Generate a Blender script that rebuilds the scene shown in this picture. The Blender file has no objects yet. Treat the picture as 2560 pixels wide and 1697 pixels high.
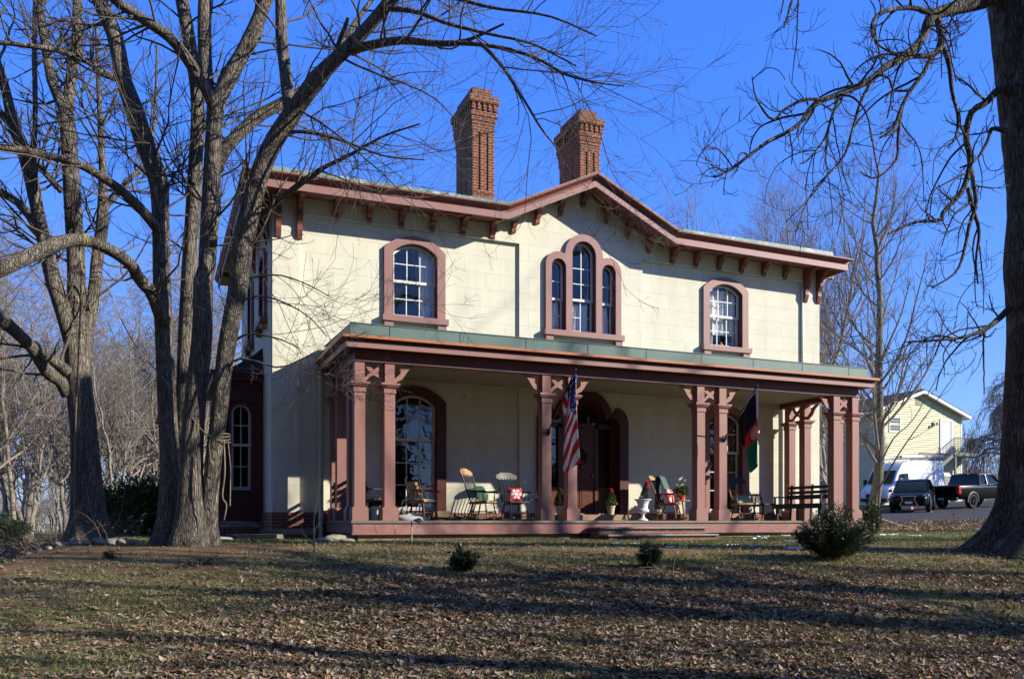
import bpy, bmesh, math, random
import numpy as np
from mathutils import Vector, Matrix
from mathutils.geometry import tessellate_polygon
scn = bpy.context.scene
COL = scn.collection
R = math.radians
PI = math.pi
random.seed(7)

# ------------------------------------------------------------------ camera, sky, sun, exposure
F, Y0, YAW, CX, CY = 2148.5, 1303.0, 0.3946, -9.76, -18.96
SN, CS = math.sin(YAW), math.cos(YAW)
cd = bpy.data.cameras.new("camera"); cam = bpy.data.objects.new("camera", cd); COL.objects.link(cam)
cam.location = (CX, CY, 0); cam.rotation_euler = (R(90), 0, -YAW)
cd.sensor_width = 36; cd.lens = F / 2560 * 36; cd.shift_y = (Y0 - 848.5) / 2560
cd.clip_start = 0.1; cd.clip_end = 3000
scn.camera = cam
SUN = Vector((1.37, -1.0, 0.785)).normalized()
SUN_EL = math.asin(SUN.z); SUN_ROT = math.atan2(SUN.x, SUN.y)
w = bpy.data.worlds.new("World"); scn.world = w; w.use_nodes = True
nt = w.node_tree; nt.nodes.clear()
out = nt.nodes.new("ShaderNodeOutputWorld"); bg = nt.nodes.new("ShaderNodeBackground")
sky = nt.nodes.new("ShaderNodeTexSky"); sky.sky_type = 'NISHITA'; sky.sun_disc = False
sky.sun_elevation = SUN_EL; sky.sun_rotation = SUN_ROT
sky.altitude = 0; sky.air_density = 0.85; sky.dust_density = 0.0; sky.ozone_density = 6.0
# the clear winter blue of the day: a plain gradient by height blended over the physical sky
tc = nt.nodes.new("ShaderNodeTexCoord"); sx = nt.nodes.new("ShaderNodeSeparateXYZ"); gr = nt.nodes.new("ShaderNodeValToRGB")
e = gr.color_ramp.elements; e[0].position = 0.0; e[0].color = (1.85, 2.85, 5.0, 1); e[1].position = 0.72; e[1].color = (.60, 1.05, 2.1, 1)
for p_, c_ in ((.07, (1.35, 2.5, 5.5)), (.22, (.62, 1.72, 5.7)), (.42, (.30, 1.28, 5.6)), (.54, (.26, 1.15, 5.2))): q = e.new(p_); q.color = c_ + (1,)
mp = nt.nodes.new("ShaderNodeMapping"); mp.inputs["Scale"].default_value = (1.0, 1.0, 2.6); mp.inputs["Location"].default_value = (.35, .2, 0)
nz = nt.nodes.new("ShaderNodeTexNoise"); nz.inputs["Scale"].default_value = 1.6; nz.inputs["Detail"].default_value = 9; nz.inputs["Roughness"].default_value = .62
rp = nt.nodes.new("ShaderNodeValToRGB"); rp.color_ramp.elements[0].position = 0.52; rp.color_ramp.elements[1].position = 0.85; rp.color_ramp.elements[1].color = (.22, .22, .22, 1)
m1 = nt.nodes.new("ShaderNodeMixRGB"); m1.inputs[0].default_value = .74
mx = nt.nodes.new("ShaderNodeMixRGB"); mx.inputs[2].default_value = (3.6, 4.4, 5.6, 1)
L = nt.links.new
L(tc.outputs["Generated"], sx.inputs[0]); L(sx.outputs[2], gr.inputs[0]); L(sky.outputs[0], m1.inputs[1]); L(gr.outputs[0], m1.inputs[2])
L(tc.outputs["Generated"], mp.inputs[0]); L(mp.outputs[0], nz.inputs["Vector"]); L(nz.outputs[0], rp.inputs[0])
L(rp.outputs[0], mx.inputs[0]); L(m1.outputs[0], mx.inputs[1]); L(mx.outputs[0], bg.inputs[0]); L(bg.outputs[0], out.inputs[0])
bg.inputs[1].default_value = 0.15
sd = bpy.data.lights.new("sun", 'SUN'); sd.energy = 5.0; sd.angle = R(0.53); sd.color = (1.0, 0.93, 0.80)
so = bpy.data.objects.new("sun", sd); COL.objects.link(so); so.rotation_euler = SUN.to_track_quat('Z', 'Y').to_euler(); so.location = (40, -30, 30)
scn.view_settings.view_transform = 'Standard'; scn.view_settings.look = 'None'; scn.view_settings.exposure = 0.56; scn.view_settings.gamma = 1
scn.view_settings.use_curve_mapping = False
cy_ = scn.cycles
cy_.max_bounces = 6; cy_.diffuse_bounces = 3; cy_.glossy_bounces = 3; cy_.transmission_bounces = 4; cy_.transparent_max_bounces = 8
cy_.use_adaptive_sampling = True; cy_.adaptive_threshold = 0.012; cy_.use_denoising = True
cy_.caustics_reflective = False; cy_.caustics_refractive = False; cy_.sample_clamp_indirect = 4

# ------------------------------------------------------------------ helpers
def smooth(t):
    t = np.clip(t, 0, 1); return t * t * (3 - 2 * t)
_rs = np.random.RandomState(11); _tab = _rs.rand(256, 256)
def vnoise(x, y, s=1.0):
    x = np.asarray(x, float) / s + 1000.3; y = np.asarray(y, float) / s + 1000.7
    i = np.floor(x).astype(int); j = np.floor(y).astype(int); a = x - i; b = y - j
    a = a * a * (3 - 2 * a); b = b * b * (3 - 2 * b)
    g = lambda p, q: _tab[p % 256, q % 256]
    return (g(i, j) * (1 - a) + g(i + 1, j) * a) * (1 - b) + (g(i, j + 1) * (1 - a) + g(i + 1, j + 1) * a) * b
def fnoise(x, y, s=1.0):
    return .5 * vnoise(x, y, s) + .3 * vnoise(y, x, s * .47) + .2 * vnoise(x, y, s * .21)
def to_rd(x, y):
    dx = np.asarray(x, float) - CX; dy = np.asarray(y, float) - CY
    return dx * CS - dy * SN, dx * SN + dy * CS
def to_xy(r, d):
    r = np.asarray(r, float); d = np.asarray(d, float)
    return CX + r * CS + d * SN, CY - r * SN + d * CS
_pd = [-60, -6, 0, 3, 6.5, 9, 11, 12.3, 13.5, 15, 17, 22, 60, 900]
_pz = [-4.5, -2.0, -1.62, -1.46, -1.17, -.87, -.60, -.475, -.415, -.385, -.355, -.32, -.30, -.30]
_fd = np.linspace(-60, 900, 9601); _fz = np.interp(_fd, _pd, _pz)
_k = np.ones(13) / 13; _fz = np.convolve(np.pad(_fz, 6, mode='edge'), _k, mode='valid')
def terrain(x, y):
    r, d = to_rd(x, y)
    z = np.interp(d, _fd, _fz)
    z = z + .012 * smooth((r - 0) / 12) * 0
    rc = -6.35 - .26 * (d - 11)
    z = z - .95 * smooth((rc - r) / 2.8) * smooth((d - 8) / 3.5) * (1 - .72 * smooth((d - 18) / 14)) - .35 * smooth((-r - 5.2 + (d - 12) * -.02) / 7) * smooth((d - 14) / 26)
    z = z - smooth((d - 60) / 120) * 1.2 * smooth((-r) / 20)
    z = z - .10 * np.exp(-((np.asarray(x) - .2) / 2.2) ** 2 - ((np.asarray(y) + 4.1) / 1.0) ** 2)
    park = -1.88 + .033 * r + .0375 * d
    far = smooth((d - 62) / 60)
    park = park * (1 - far) + 1.0 * far
    wgt = smooth((d - 25) / 9) * smooth((r - 5) / 7)
    z = z * (1 - wgt) + park * wgt
    return z
def terr(x, y): return float(terrain(x, y))
def ray(u, v):
    a = (u - 1280) / F; b = -(v - Y0) / F
    return Vector((SN + a * CS, CS - a * SN, b))
def at(u, v, d): return Vector((CX, CY, 0)) + ray(u, v) * d
def gxy(u, v, d=None):
    """ground point seen in direction (u, v)"""
    rr = ray(u, v)
    if d is None:
        prev = 3.0
        for t in np.arange(3.0, 120, .05):
            p = Vector((CX, CY, 0)) + rr * t
            if p.z <= terr(p.x, p.y): d = t; break
        else: d = 60
    p = Vector((CX, CY, 0)) + rr * d
    return Vector((p.x, p.y, terr(p.x, p.y)))

# ---- objects
def setp(o, label=None, cat=None, group=None, kind=None):
    if label: o["label"] = label
    if cat: o["category"] = cat
    if group: o["group"] = group
    if kind: o["kind"] = kind
    return o
def thing(name, label, cat, loc=(0, 0, 0), rz=0.0, group=None):
    o = bpy.data.objects.new(name, None); COL.objects.link(o); o.empty_display_size = .2
    o.location = loc; o.rotation_euler = (0, 0, rz)
    return setp(o, label, cat, group)
KIDS = {}
def dup(root, loc, rz=None, label=None, group=None, scale=None):
    def rec(o, par):
        c = o.copy(); COL.objects.link(c)
        if par is not None:
            c.parent = par; KIDS.setdefault(par.name, []).append(c)
        for ch in list(KIDS.get(o.name, [])): rec(ch, c)
        return c
    r = rec(root, None); r.location = loc
    if rz is not None: r.rotation_euler = (0, 0, rz)
    if scale is not None: r.scale = scale if hasattr(scale, '__len__') else (scale,) * 3
    if label: r["label"] = label
    if group: r["group"] = group
    return r
class MB:
    """collects verts / faces of one mesh"""
    def __init__(s): s.v = []; s.f = []; s.m = []; s.mi = 0
    def add(s, vs, fs):
        o = len(s.v); s.v += [tuple(p) for p in vs]; s.f += [tuple(i + o for i in f) for f in fs]; s.m += [s.mi] * len(fs); return s
    def box(s, x0, x1, y0, y1, z0, z1, b=0.0):
        if x1 < x0: x0, x1 = x1, x0
        if y1 < y0: y0, y1 = y1, y0
        if z1 < z0: z0, z1 = z1, z0
        if b <= 0:
            vs = [(x0, y0, z0), (x1, y0, z0), (x1, y1, z0), (x0, y1, z0), (x0, y0, z1), (x1, y0, z1), (x1, y1, z1), (x0, y1, z1)]
            return s.add(vs, [(3, 2, 1, 0), (4, 5, 6, 7), (0, 1, 5, 4), (1, 2, 6, 5), (2, 3, 7, 6), (3, 0, 4, 7)])
        bm = bmesh.new(); bmesh.ops.create_cube(bm, size=1)
        for v in bm.verts: v.co = Vector(((x0 + x1) / 2 + v.co.x * (x1 - x0), (y0 + y1) / 2 + v.co.y * (y1 - y0), (z0 + z1) / 2 + v.co.z * (z1 - z0)))
        bmesh.ops.bevel(bm, geom=bm.edges[:], offset=b, segments=2, affect='EDGES', profile=.5)
        bm.verts.index_update(); s.add([v.co for v in bm.verts], [[v.index for v in f.verts] for f in bm.faces]); bm.free(); return s
    def obox(s, mat, sx, sy, sz, b=0.0):
        """box of size sx, sy, sz centred on a matrix"""
        t = MB(); t.box(-sx / 2, sx / 2, -sy / 2, sy / 2, -sz / 2, sz / 2, b)
        return s.add([mat @ Vector(p) for p in t.v], t.f)
    def bar(s, p, q, wx, wy, up=(0, 0, 1)):
        p = Vector(p); q = Vector(q); d = q - p; L_ = d.length; z = d.normalized(); u = Vector(up)
        if abs(z.dot(u)) > .98: u = Vector((0, 1, 0))
        x = u.cross(z).normalized(); y = z.cross(x)
        m = Matrix((x, y, z)).transposed().to_4x4(); m.translation = (p + q) / 2
        return s.obox(m, wx, wy, L_)
    def prism(s, pts, axis, a0, a1):
        """polygon pts (2-D) extruded along axis 'x','y' or 'z' from a0 to a1"""
        n = len(pts)
        def P(p, a): return {'x': (a, p[0], p[1]), 'y': (p[0], a, p[1]), 'z': (p[0], p[1], a)}[axis]
        vs = [P(p, a0) for p in pts] + [P(p, a1) for p in pts]
        tri = tessellate_polygon([[Vector((p[0], p[1], 0)) for p in pts]])
        fs = [tuple(t) for t in tri] + [tuple(i + n for i in reversed(t)) for t in tri]
        fs += [(i, (i + 1) % n, (i + 1) % n + n, i + n) for i in range(n)]
        return s.add(vs, fs)
    def ring(s, outer, inner, y0, y1):
        """ring between two outlines in the x-z plane"""
        n = len(outer); vs = [(p[0], y0, p[1]) for p in outer] + [(p[0], y0, p[1]) for p in inner] + [(p[0], y1, p[1]) for p in outer] + [(p[0], y1, p[1]) for p in inner]
        fs = []
        for i in range(n):
            j = (i + 1) % n
            fs += [(i, j, n + j, n + i), (2 * n + i, 3 * n + i, 3 * n + j, 2 * n + j), (i, 2 * n + i, 2 * n + j, j), (n + i, n + j, 3 * n + j, 3 * n + i)]
        return s.add(vs, fs)
    def holed(s, outer, holes, y0, y1, back=True, outer_side=True):
        """plate with holes in the x-z plane"""
        loops = [outer] + holes; flat = [p for l in loops for p in l]; n = len(flat)
        tri = tessellate_polygon([[Vector((p[0], p[1], 0)) for p in l] for l in loops])
        vs = [(p[0], y0, p[1]) for p in flat] + [(p[0], y1, p[1]) for p in flat]
        fs = [tuple(t) for t in tri]
        if back: fs += [tuple(i + n for i in reversed(t)) for t in tri]
        o = 0
        for k, l in enumerate(loops):
            m = len(l)
            if k or outer_side: fs += [(o + i, o + (i + 1) % m, o + (i + 1) % m + n, o + i + n) for i in range(m)]
            o += m
        return s.add(vs, fs)
    def tube(s, pts, rad, n=8, cap=True):
        pts = [Vector(p) for p in pts]
        if not hasattr(rad, '__len__'): rad = [rad] * len(pts)
        vs = []; fs = []; K = len(pts)
        t0 = (pts[1] - pts[0]).normalized(); u = Vector((0, 0, 1)) if abs(t0.z) < .9 else Vector((1, 0, 0))
        x = u.cross(t0).normalized()
        for k in range(K):
            t = (pts[min(k + 1, K - 1)] - pts[max(k - 1, 0)]).normalized()
            x = (x - t * x.dot(t)).normalized(); y = t.cross(x)
            for i in range(n):
                a = 2 * PI * i / n; vs.append(pts[k] + (x * math.cos(a) + y * math.sin(a)) * rad[k])
        for k in range(K - 1):
            for i in range(n): j = (i + 1) % n; fs.append((k * n + i, k * n + j, (k + 1) * n + j, (k + 1) * n + i))
        if cap: fs += [tuple(reversed(range(n))), tuple(range((K - 1) * n, K * n))]
        return s.add(vs, fs)
    def lathe(s, prof, cx=0, cy=0, n=20, cz=0, flute=0, nf=12):
        """profile (radius, z) turned about a vertical axis"""
        vs = []; fs = []; K = len(prof)
        for k, (r, z) in enumerate(prof):
            for i in range(n):
                a = 2 * PI * i / n; vs.append((cx + r * math.cos(a), cy + r * math.sin(a), cz + z))
        for k in range(K - 1):
            for i in range(n): j = (i + 1) % n; fs.append((k * n + i, k * n + j, (k + 1) * n + j, (k + 1) * n + i))
        fs += [tuple(reversed(range(n))), tuple(range((K - 1) * n, K * n))]
        return s.add(vs, fs)
    def ball(s, c, r, sz=1.0, seg=10, rings=7):
        prof = []
        for k in range(rings + 1):
            a = -PI / 2 + PI * k / rings; prof.append((max(1e-4, r * math.cos(a)), r * sz * math.sin(a)))
        return s.lathe(prof, c[0], c[1], seg, c[2])
    def xf(s, m):
        s.v = [tuple(m @ Vector(p)) for p in s.v]; return s
    def build(s, name, mats, parent=None, smooth_=False, fix=True, loc=None):
        me = bpy.data.meshes.new(name); me.from_pydata(s.v, [], s.f); me.validate(clean_customdata=False)
        if not isinstance(mats, (list, tuple)): mats = [mats]
        for m in mats: me.materials.append(m)
        if len(mats) > 1 and len(me.polygons) == len(s.m): me.polygons.foreach_set("material_index", s.m)
        if fix:
            bm = bmesh.new(); bm.from_mesh(me); bmesh.ops.recalc_face_normals(bm, faces=bm.faces); bm.to_mesh(me); bm.free()
        if smooth_:
            me.polygons.foreach_set("use_smooth", [True] * len(me.polygons))
        me.update()
        o = bpy.data.objects.new(name, me); COL.objects.link(o)
        if parent is not None: adopt(o, parent)
        if loc is not None: o.location = loc
        return o
def adopt(o, parent):
    o.parent = parent; KIDS.setdefault(parent.name, []).append(o)
def raw_mesh(name, V, Fq, mat, parent=None, smooth_=True, colors=None):
    """fast mesh from numpy arrays; faces all of one size"""
    me = bpy.data.meshes.new(name); n = len(V); m, k = Fq.shape
    me.vertices.add(n); me.vertices.foreach_set("co", np.ascontiguousarray(V, np.float32).ravel())
    me.loops.add(m * k); me.loops.foreach_set("vertex_index", np.ascontiguousarray(Fq, np.int32).ravel())
    me.polygons.add(m); me.polygons.foreach_set("loop_start", np.arange(0, m * k, k, dtype=np.int32))
    try: me.polygons.foreach_set("loop_total", np.full(m, k, np.int32))
    except Exception: pass
    me.polygons.foreach_set("use_smooth", np.full(m, smooth_, bool))
    me.materials.append(mat); me.update(calc_edges=True)
    if colors is not None:
        a = me.color_attributes.new("col", 'FLOAT_COLOR', 'POINT'); c4 = np.ones((n, 4), np.float32); c4[:, :3] = colors
        a.data.foreach_set("color", c4.ravel())
    o = bpy.data.objects.new(name, me); COL.objects.link(o)
    if parent is not None: adopt(o, parent)
    return o

# ------------------------------------------------------------------ materials
def new_mat(name):
    m = bpy.data.materials.new(name); m.use_nodes = True; t = m.node_tree
    return m, t, t.nodes["Principled BSDF"], t.nodes.new, t.links.new
def mat(name, col, rough=.6, var=.12, scale=4.0, bump=0.0, bscale=40.0, spec=.35, metal=0.0, stretch=(1, 1, 1), dirt=None, dscale=1.5, damt=.5):
    m, t, b, N, Lk = new_mat(name)
    c = N("ShaderNodeTexCoord"); mp = N("ShaderNodeMapping"); mp.inputs["Scale"].default_value = stretch
    Lk(c.outputs["Object"], mp.inputs[0])
    n = N("ShaderNodeTexNoise"); n.inputs["Scale"].default_value = scale; n.inputs["Detail"].default_value = 6; n.inputs["Roughness"].default_value = .65
    Lk(mp.outputs[0], n.inputs["Vector"])
    r = N("ShaderNodeValToRGB"); r.color_ramp.elements[0].position = .3; r.color_ramp.elements[1].position = .72
    r.color_ramp.elements[0].color = tuple(x * (1 - var) for x in col) + (1,); r.color_ramp.elements[1].color = tuple(min(1, x * (1 + var)) for x in col) + (1,)
    Lk(n.outputs[0], r.inputs[0]); last = r.outputs[0]
    if dirt:
        n2 = N("ShaderNodeTexNoise"); n2.inputs["Scale"].default_value = dscale; n2.inputs["Detail"].default_value = 9; n2.inputs["Roughness"].default_value = .7
        Lk(mp.outputs[0], n2.inputs["Vector"])
        r2 = N("ShaderNodeValToRGB"); r2.color_ramp.elements[0].position = .5; r2.color_ramp.elements[1].position = .7; r2.color_ramp.elements[1].color = (damt,) * 3 + (1,)
        Lk(n2.outputs[0], r2.inputs[0]); mx = N("ShaderNodeMixRGB"); mx.inputs[2].default_value = tuple(dirt) + (1,)
        Lk(r2.outputs[0], mx.inputs[0]); Lk(last, mx.inputs[1]); last = mx.outputs[0]
    Lk(last, b.inputs["Base Color"])
    b.inputs["Roughness"].default_value = rough; b.inputs["Specular IOR Level"].default_value = spec; b.inputs["Metallic"].default_value = metal
    if bump:
        n3 = N("ShaderNodeTexNoise"); n3.inputs["Scale"].default_value = bscale; n3.inputs["Detail"].default_value = 5
        Lk(mp.outputs[0], n3.inputs["Vector"]); bu = N("ShaderNodeBump"); bu.inputs["Strength"].default_value = bump; bu.inputs["Distance"].default_value = .02
        Lk(n3.outputs[0], bu.inputs["Height"]); Lk(bu.outputs[0], b.inputs["Normal"])
    return m
def brick_mat(name, c1, c2, mortar, bw, rh, ms, bump=.5, mult=1.0, rough=.85, offset=.5, var=.15, streak=.13, sfreq=(5.0, 5.0, .35)):
    m, t, b, N, Lk = new_mat(name)
    c = N("ShaderNodeTexCoord"); s = N("ShaderNodeSeparateXYZ"); Lk(c.outputs["Object"], s.inputs[0])
    a = N("ShaderNodeMath"); a.operation = 'ADD'; Lk(s.outputs[0], a.inputs[0]); Lk(s.outputs[1], a.inputs[1])
    k = N("ShaderNodeCombineXYZ"); Lk(a.outputs[0], k.inputs[0]); Lk(s.outputs[2], k.inputs[1])
    br = N("ShaderNodeTexBrick"); br.inputs["Scale"].default_value = 1; br.inputs["Brick Width"].default_value = bw; br.inputs["Row Height"].default_value = rh
    br.inputs["Mortar Size"].default_value = ms; br.inputs["Mortar Smooth"].default_value = .3; br.offset = offset
    br.inputs["Color1"].default_value = tuple(c1) + (1,); br.inputs["Color2"].default_value = tuple(c2) + (1,); br.inputs["Mortar"].default_value = tuple(mortar) + (1,)
    Lk(k.outputs[0], br.inputs["Vector"])
    n = N("ShaderNodeTexNoise"); n.inputs["Scale"].default_value = 2.2; n.inputs["Detail"].default_value = 9; n.inputs["Roughness"].default_value = .7; Lk(c.outputs["Object"], n.inputs["Vector"])
    r = N("ShaderNodeValToRGB"); r.color_ramp.elements[0].position = .3; r.color_ramp.elements[1].position = .7
    r.color_ramp.elements[0].color = (1 - var,) * 3 + (1,); r.color_ramp.elements[1].color = (1 + var * .3,) * 3 + (1,)
    Lk(n.outputs[0], r.inputs[0]); mx = N("ShaderNodeMixRGB"); mx.blend_type = 'MULTIPLY'; mx.inputs[0].default_value = 1
    Lk(br.outputs["Color"], mx.inputs[1]); Lk(r.outputs[0], mx.inputs[2])
    mp = N("ShaderNodeMapping"); mp.inputs["Scale"].default_value = sfreq; Lk(c.outputs["Object"], mp.inputs[0])
    ns = N("ShaderNodeTexNoise"); ns.inputs["Scale"].default_value = 1.6; ns.inputs["Detail"].default_value = 8; ns.inputs["Roughness"].default_value = .68; Lk(mp.outputs[0], ns.inputs["Vector"])
    rs_ = N("ShaderNodeValToRGB"); rs_.color_ramp.elements[0].position = .34; rs_.color_ramp.elements[1].position = .56; rs_.color_ramp.elements[0].color = (1 - streak, 1 - streak, 1 - streak * 1.1, 1); Lk(ns.outputs[0], rs_.inputs[0])
    m2 = N("ShaderNodeMixRGB"); m2.blend_type = 'MULTIPLY'; m2.inputs[0].default_value = 1; Lk(mx.outputs[0], m2.inputs[1]); Lk(rs_.outputs[0], m2.inputs[2]); Lk(m2.outputs[0], b.inputs["Base Color"])
    b.inputs["Roughness"].default_value = rough; b.inputs["Specular IOR Level"].default_value = .25
    n3 = N("ShaderNodeTexNoise"); n3.inputs["Scale"].default_value = 60; n3.inputs["Detail"].default_value = 4; Lk(c.outputs["Object"], n3.inputs["Vector"])
    ma = N("ShaderNodeMath"); ma.operation = 'MULTIPLY_ADD'; ma.inputs[1].default_value = -1.0; Lk(br.outputs["Fac"], ma.inputs[0])
    mb = N("ShaderNodeMath"); mb.operation = 'MULTIPLY'; mb.inputs[1].default_value = .35; Lk(n3.outputs[0], mb.inputs[0]); Lk(mb.outputs[0], ma.inputs[2])
    bu = N("ShaderNodeBump"); bu.inputs["Strength"].default_value = bump; bu.inputs["Distance"].default_value = .012
    Lk(ma.outputs[0], bu.inputs["Height"]); Lk(bu.outputs[0], b.inputs["Normal"])
    return m
def bark_mat(name, c1, c2, scale=9.0, stretch=.16, bump=.9, dist=.035, lichen=None):
    m, t, b, N, Lk = new_mat(name)
    c = N("ShaderNodeTexCoord"); mp = N("ShaderNodeMapping"); mp.inputs["Scale"].default_value = (1, 1, stretch); Lk(c.outputs["Object"], mp.inputs[0])
    n = N("ShaderNodeTexNoise"); n.inputs["Scale"].default_value = scale; n.inputs["Detail"].default_value = 8; n.inputs["Roughness"].default_value = .7; n.inputs["Distortion"].default_value = .6
    Lk(mp.outputs[0], n.inputs["Vector"])
    vo = N("ShaderNodeTexVoronoi"); vo.feature = 'DISTANCE_TO_EDGE'; vo.inputs["Scale"].default_value = scale * 2.2; Lk(mp.outputs[0], vo.inputs["Vector"])
    vr = N("ShaderNodeValToRGB"); vr.color_ramp.elements[0].position = .0; vr.color_ramp.elements[1].position = .16; Lk(vo.outputs[0], vr.inputs[0])
    r = N("ShaderNodeValToRGB"); r.color_ramp.elements[0].position = .32; r.color_ramp.elements[1].position = .68
    r.color_ramp.elements[0].color = tuple(c1) + (1,); r.color_ramp.elements[1].color = tuple(c2) + (1,); Lk(n.outputs[0], r.inputs[0])
    mx = N("ShaderNodeMixRGB"); mx.blend_type = 'MULTIPLY'; mx.inputs[0].default_value = .55; Lk(r.outputs[0], mx.inputs[1]); Lk(vr.outputs[0], mx.inputs[2]); last = mx.outputs[0]
    if lichen:
        n2 = N("ShaderNodeTexNoise"); n2.inputs["Scale"].default_value = 3.5; n2.inputs["Detail"].default_value = 8; Lk(c.outputs["Object"], n2.inputs["Vector"])
        r2 = N("ShaderNodeValToRGB"); r2.color_ramp.elements[0].position = .55; r2.color_ramp.elements[1].position = .72; r2.color_ramp.elements[1].color = (.6, .6, .6, 1); Lk(n2.outputs[0], r2.inputs[0])
        m2 = N("ShaderNodeMixRGB"); m2.inputs[2].default_value = tuple(lichen) + (1,); Lk(r2.outputs[0], m2.inputs[0]); Lk(last, m2.inputs[1]); last = m2.outputs[0]
    Lk(last, b.inputs["Base Color"]); b.inputs["Roughness"].default_value = .9; b.inputs["Specular IOR Level"].default_value = .2
    ad = N("ShaderNodeMath"); ad.operation = 'MULTIPLY'; Lk(vr.outputs[0], ad.inputs[0]); Lk(n.outputs[0], ad.inputs[1])
    bu = N("ShaderNodeBump"); bu.inputs["Strength"].default_value = bump; bu.inputs["Distance"].default_value = dist
    Lk(ad.outputs[0], bu.inputs["Height"]); Lk(bu.outputs[0], b.inputs["Normal"])
    return m
def island_mat(name, cols, rough=.7, trans=0.0, spec=.2):
    """colour picked per leaf (mesh island)"""
    m, t, b, N, Lk = new_mat(name)
    g = N("ShaderNodeNewGeometry"); r = N("ShaderNodeValToRGB"); e = r.color_ramp.elements
    e[0].position = 0; e[0].color = tuple(cols[0]) + (1,); e[1].position = 1; e[1].color = tuple(cols[-1]) + (1,)
    for i, c in enumerate(cols[1:-1]): q = e.new((i + 1) / (len(cols) - 1)); q.color = tuple(c) + (1,)
    Lk(g.outputs["Random Per Island"], r.inputs[0]); Lk(r.outputs[0], b.inputs["Base Color"])
    b.inputs["Roughness"].default_value = rough; b.inputs["Specular IOR Level"].default_value = spec
    if trans:
        tr = N("ShaderNodeBsdfTranslucent"); Lk(r.outputs[0], tr.inputs[0]); ms = N("ShaderNodeMixShader"); ms.inputs[0].default_value = trans
        Lk(b.outputs[0], ms.inputs[1]); Lk(tr.outputs[0], ms.inputs[2]); Lk(ms.outputs[0], t.nodes["Material Output"].inputs[0])
    return m
def col_mat(name, rough=.8, trans=.0, bump=0):
    m, t, b, N, Lk = new_mat(name)
    a = N("ShaderNodeVertexColor"); a.layer_name = "col"; Lk(a.outputs[0], b.inputs["Base Color"]); b.inputs["Roughness"].default_value = rough; b.inputs["Specular IOR Level"].default_value = .2
    if trans:
        tr = N("ShaderNodeBsdfTranslucent"); Lk(a.outputs[0], tr.inputs[0]); ms = N("ShaderNodeMixShader"); ms.inputs[0].default_value = trans
        Lk(b.outputs[0], ms.inputs[1]); Lk(tr.outputs[0], ms.inputs[2]); Lk(ms.outputs[0], t.nodes["Material Output"].inputs[0])
    return m
def glass_mat(name, ior=1.9, tint=(.93, .95, .95), rough=.0, wav=.015):
    m, t, b, N, Lk = new_mat(name); t.nodes.remove(b)
    tr = N("ShaderNodeBsdfTransparent"); tr.inputs[0].default_value = tuple(tint) + (1,)
    gl = N("ShaderNodeBsdfGlossy"); gl.inputs["Roughness"].default_value = rough; fr = N("ShaderNodeFresnel"); ge = N("ShaderNodeNewGeometry"); mi = N("ShaderNodeMath"); mi.operation = 'MULTIPLY_ADD'; mi.inputs[1].default_value = 1 / ior - ior; mi.inputs[2].default_value = ior; Lk(ge.outputs["Backfacing"], mi.inputs[0]); Lk(mi.outputs[0], fr.inputs[0])
    c = N("ShaderNodeTexCoord"); n = N("ShaderNodeTexNoise"); n.inputs["Scale"].default_value = 3.0; n.inputs["Detail"].default_value = 2; Lk(c.outputs["Object"], n.inputs["Vector"])
    bu = N("ShaderNodeBump"); bu.inputs["Strength"].default_value = .25; bu.inputs["Distance"].default_value = wav; Lk(n.outputs[0], bu.inputs["Height"]); Lk(bu.outputs[0], gl.inputs["Normal"])
    ms = N("ShaderNodeMixShader"); Lk(fr.outputs[0], ms.inputs[0]); Lk(tr.outputs[0], ms.inputs[1]); Lk(gl.outputs[0], ms.inputs[2]); Lk(ms.outputs[0], t.nodes["Material Output"].inputs[0])
    return m
STUCCO = brick_mat("stucco", (.725, .70, .565), (.755, .728, .585), (.56, .54, .43), 1.02, .39, .005, bump=.3, var=.10, rough=.85, streak=.085, sfreq=(1.5, 1.5, .22))
BRICK = brick_mat("chimney brick", (.27, .072, .042), (.185, .05, .033), (.42, .32, .20), .215, .075, .012, bump=.9, var=.3)
BRICKB = brick_mat("base brick", (.30, .11, .075), (.23, .08, .06), (.36, .30, .24), .215, .075, .009, bump=.8, var=.35)
MAROON = mat("maroon paint", (.315, .155, .130), .5, .07, 3.0, .12, 60, dirt=(.33, .20, .17), dscale=2.0, damt=.22)
MAROON2 = mat("rose trim paint", (.315, .168, .150), .5, .06, 3.0, .1, 60, dirt=(.28, .15, .13), dscale=2.5, damt=.25)
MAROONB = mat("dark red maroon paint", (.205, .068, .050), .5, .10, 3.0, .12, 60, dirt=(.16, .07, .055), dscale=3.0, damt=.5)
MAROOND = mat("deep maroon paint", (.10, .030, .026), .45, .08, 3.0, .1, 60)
COPPER = mat("gutter copper", (.43, .16, .075), .5, .15, 5.0, .1, 30)
GREENM = mat("green roof metal", (.115, .185, .168), .45, .12, 2.0, .06, 10, dirt=(.16, .22, .19), dscale=1.2, damt=.5)
GREENW = mat("weathered roof metal", (.16, .235, .20), .45, .2, 3.0, .06, 10, dirt=(.55, .58, .55), dscale=4.5, damt=.9)
WHITE = mat("white paint", (.80, .80, .78), .45, .04, 4.0)
SASH = mat("sash paint", (.78, .78, .75), .45, .05, 4.0)
DARK = mat("dark interior", (.035, .032, .03), .9, .2, 3.0)
INTW = mat("interior plaster", (.34, .33, .30), .9, .1, 2.0)
CURT = mat("curtain cloth", (.88, .88, .87), .9, .05, 6.0)
GLASS = glass_mat("window glass")
STONE = mat("sandstone", (.36, .25, .15), .85, .25, 3.0, .5, 25, dirt=(.22, .17, .12), dscale=3, damt=.7)
SLATE = mat("bluestone tread", (.22, .25, .24), .7, .2, 3.0, .2, 20)
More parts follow.
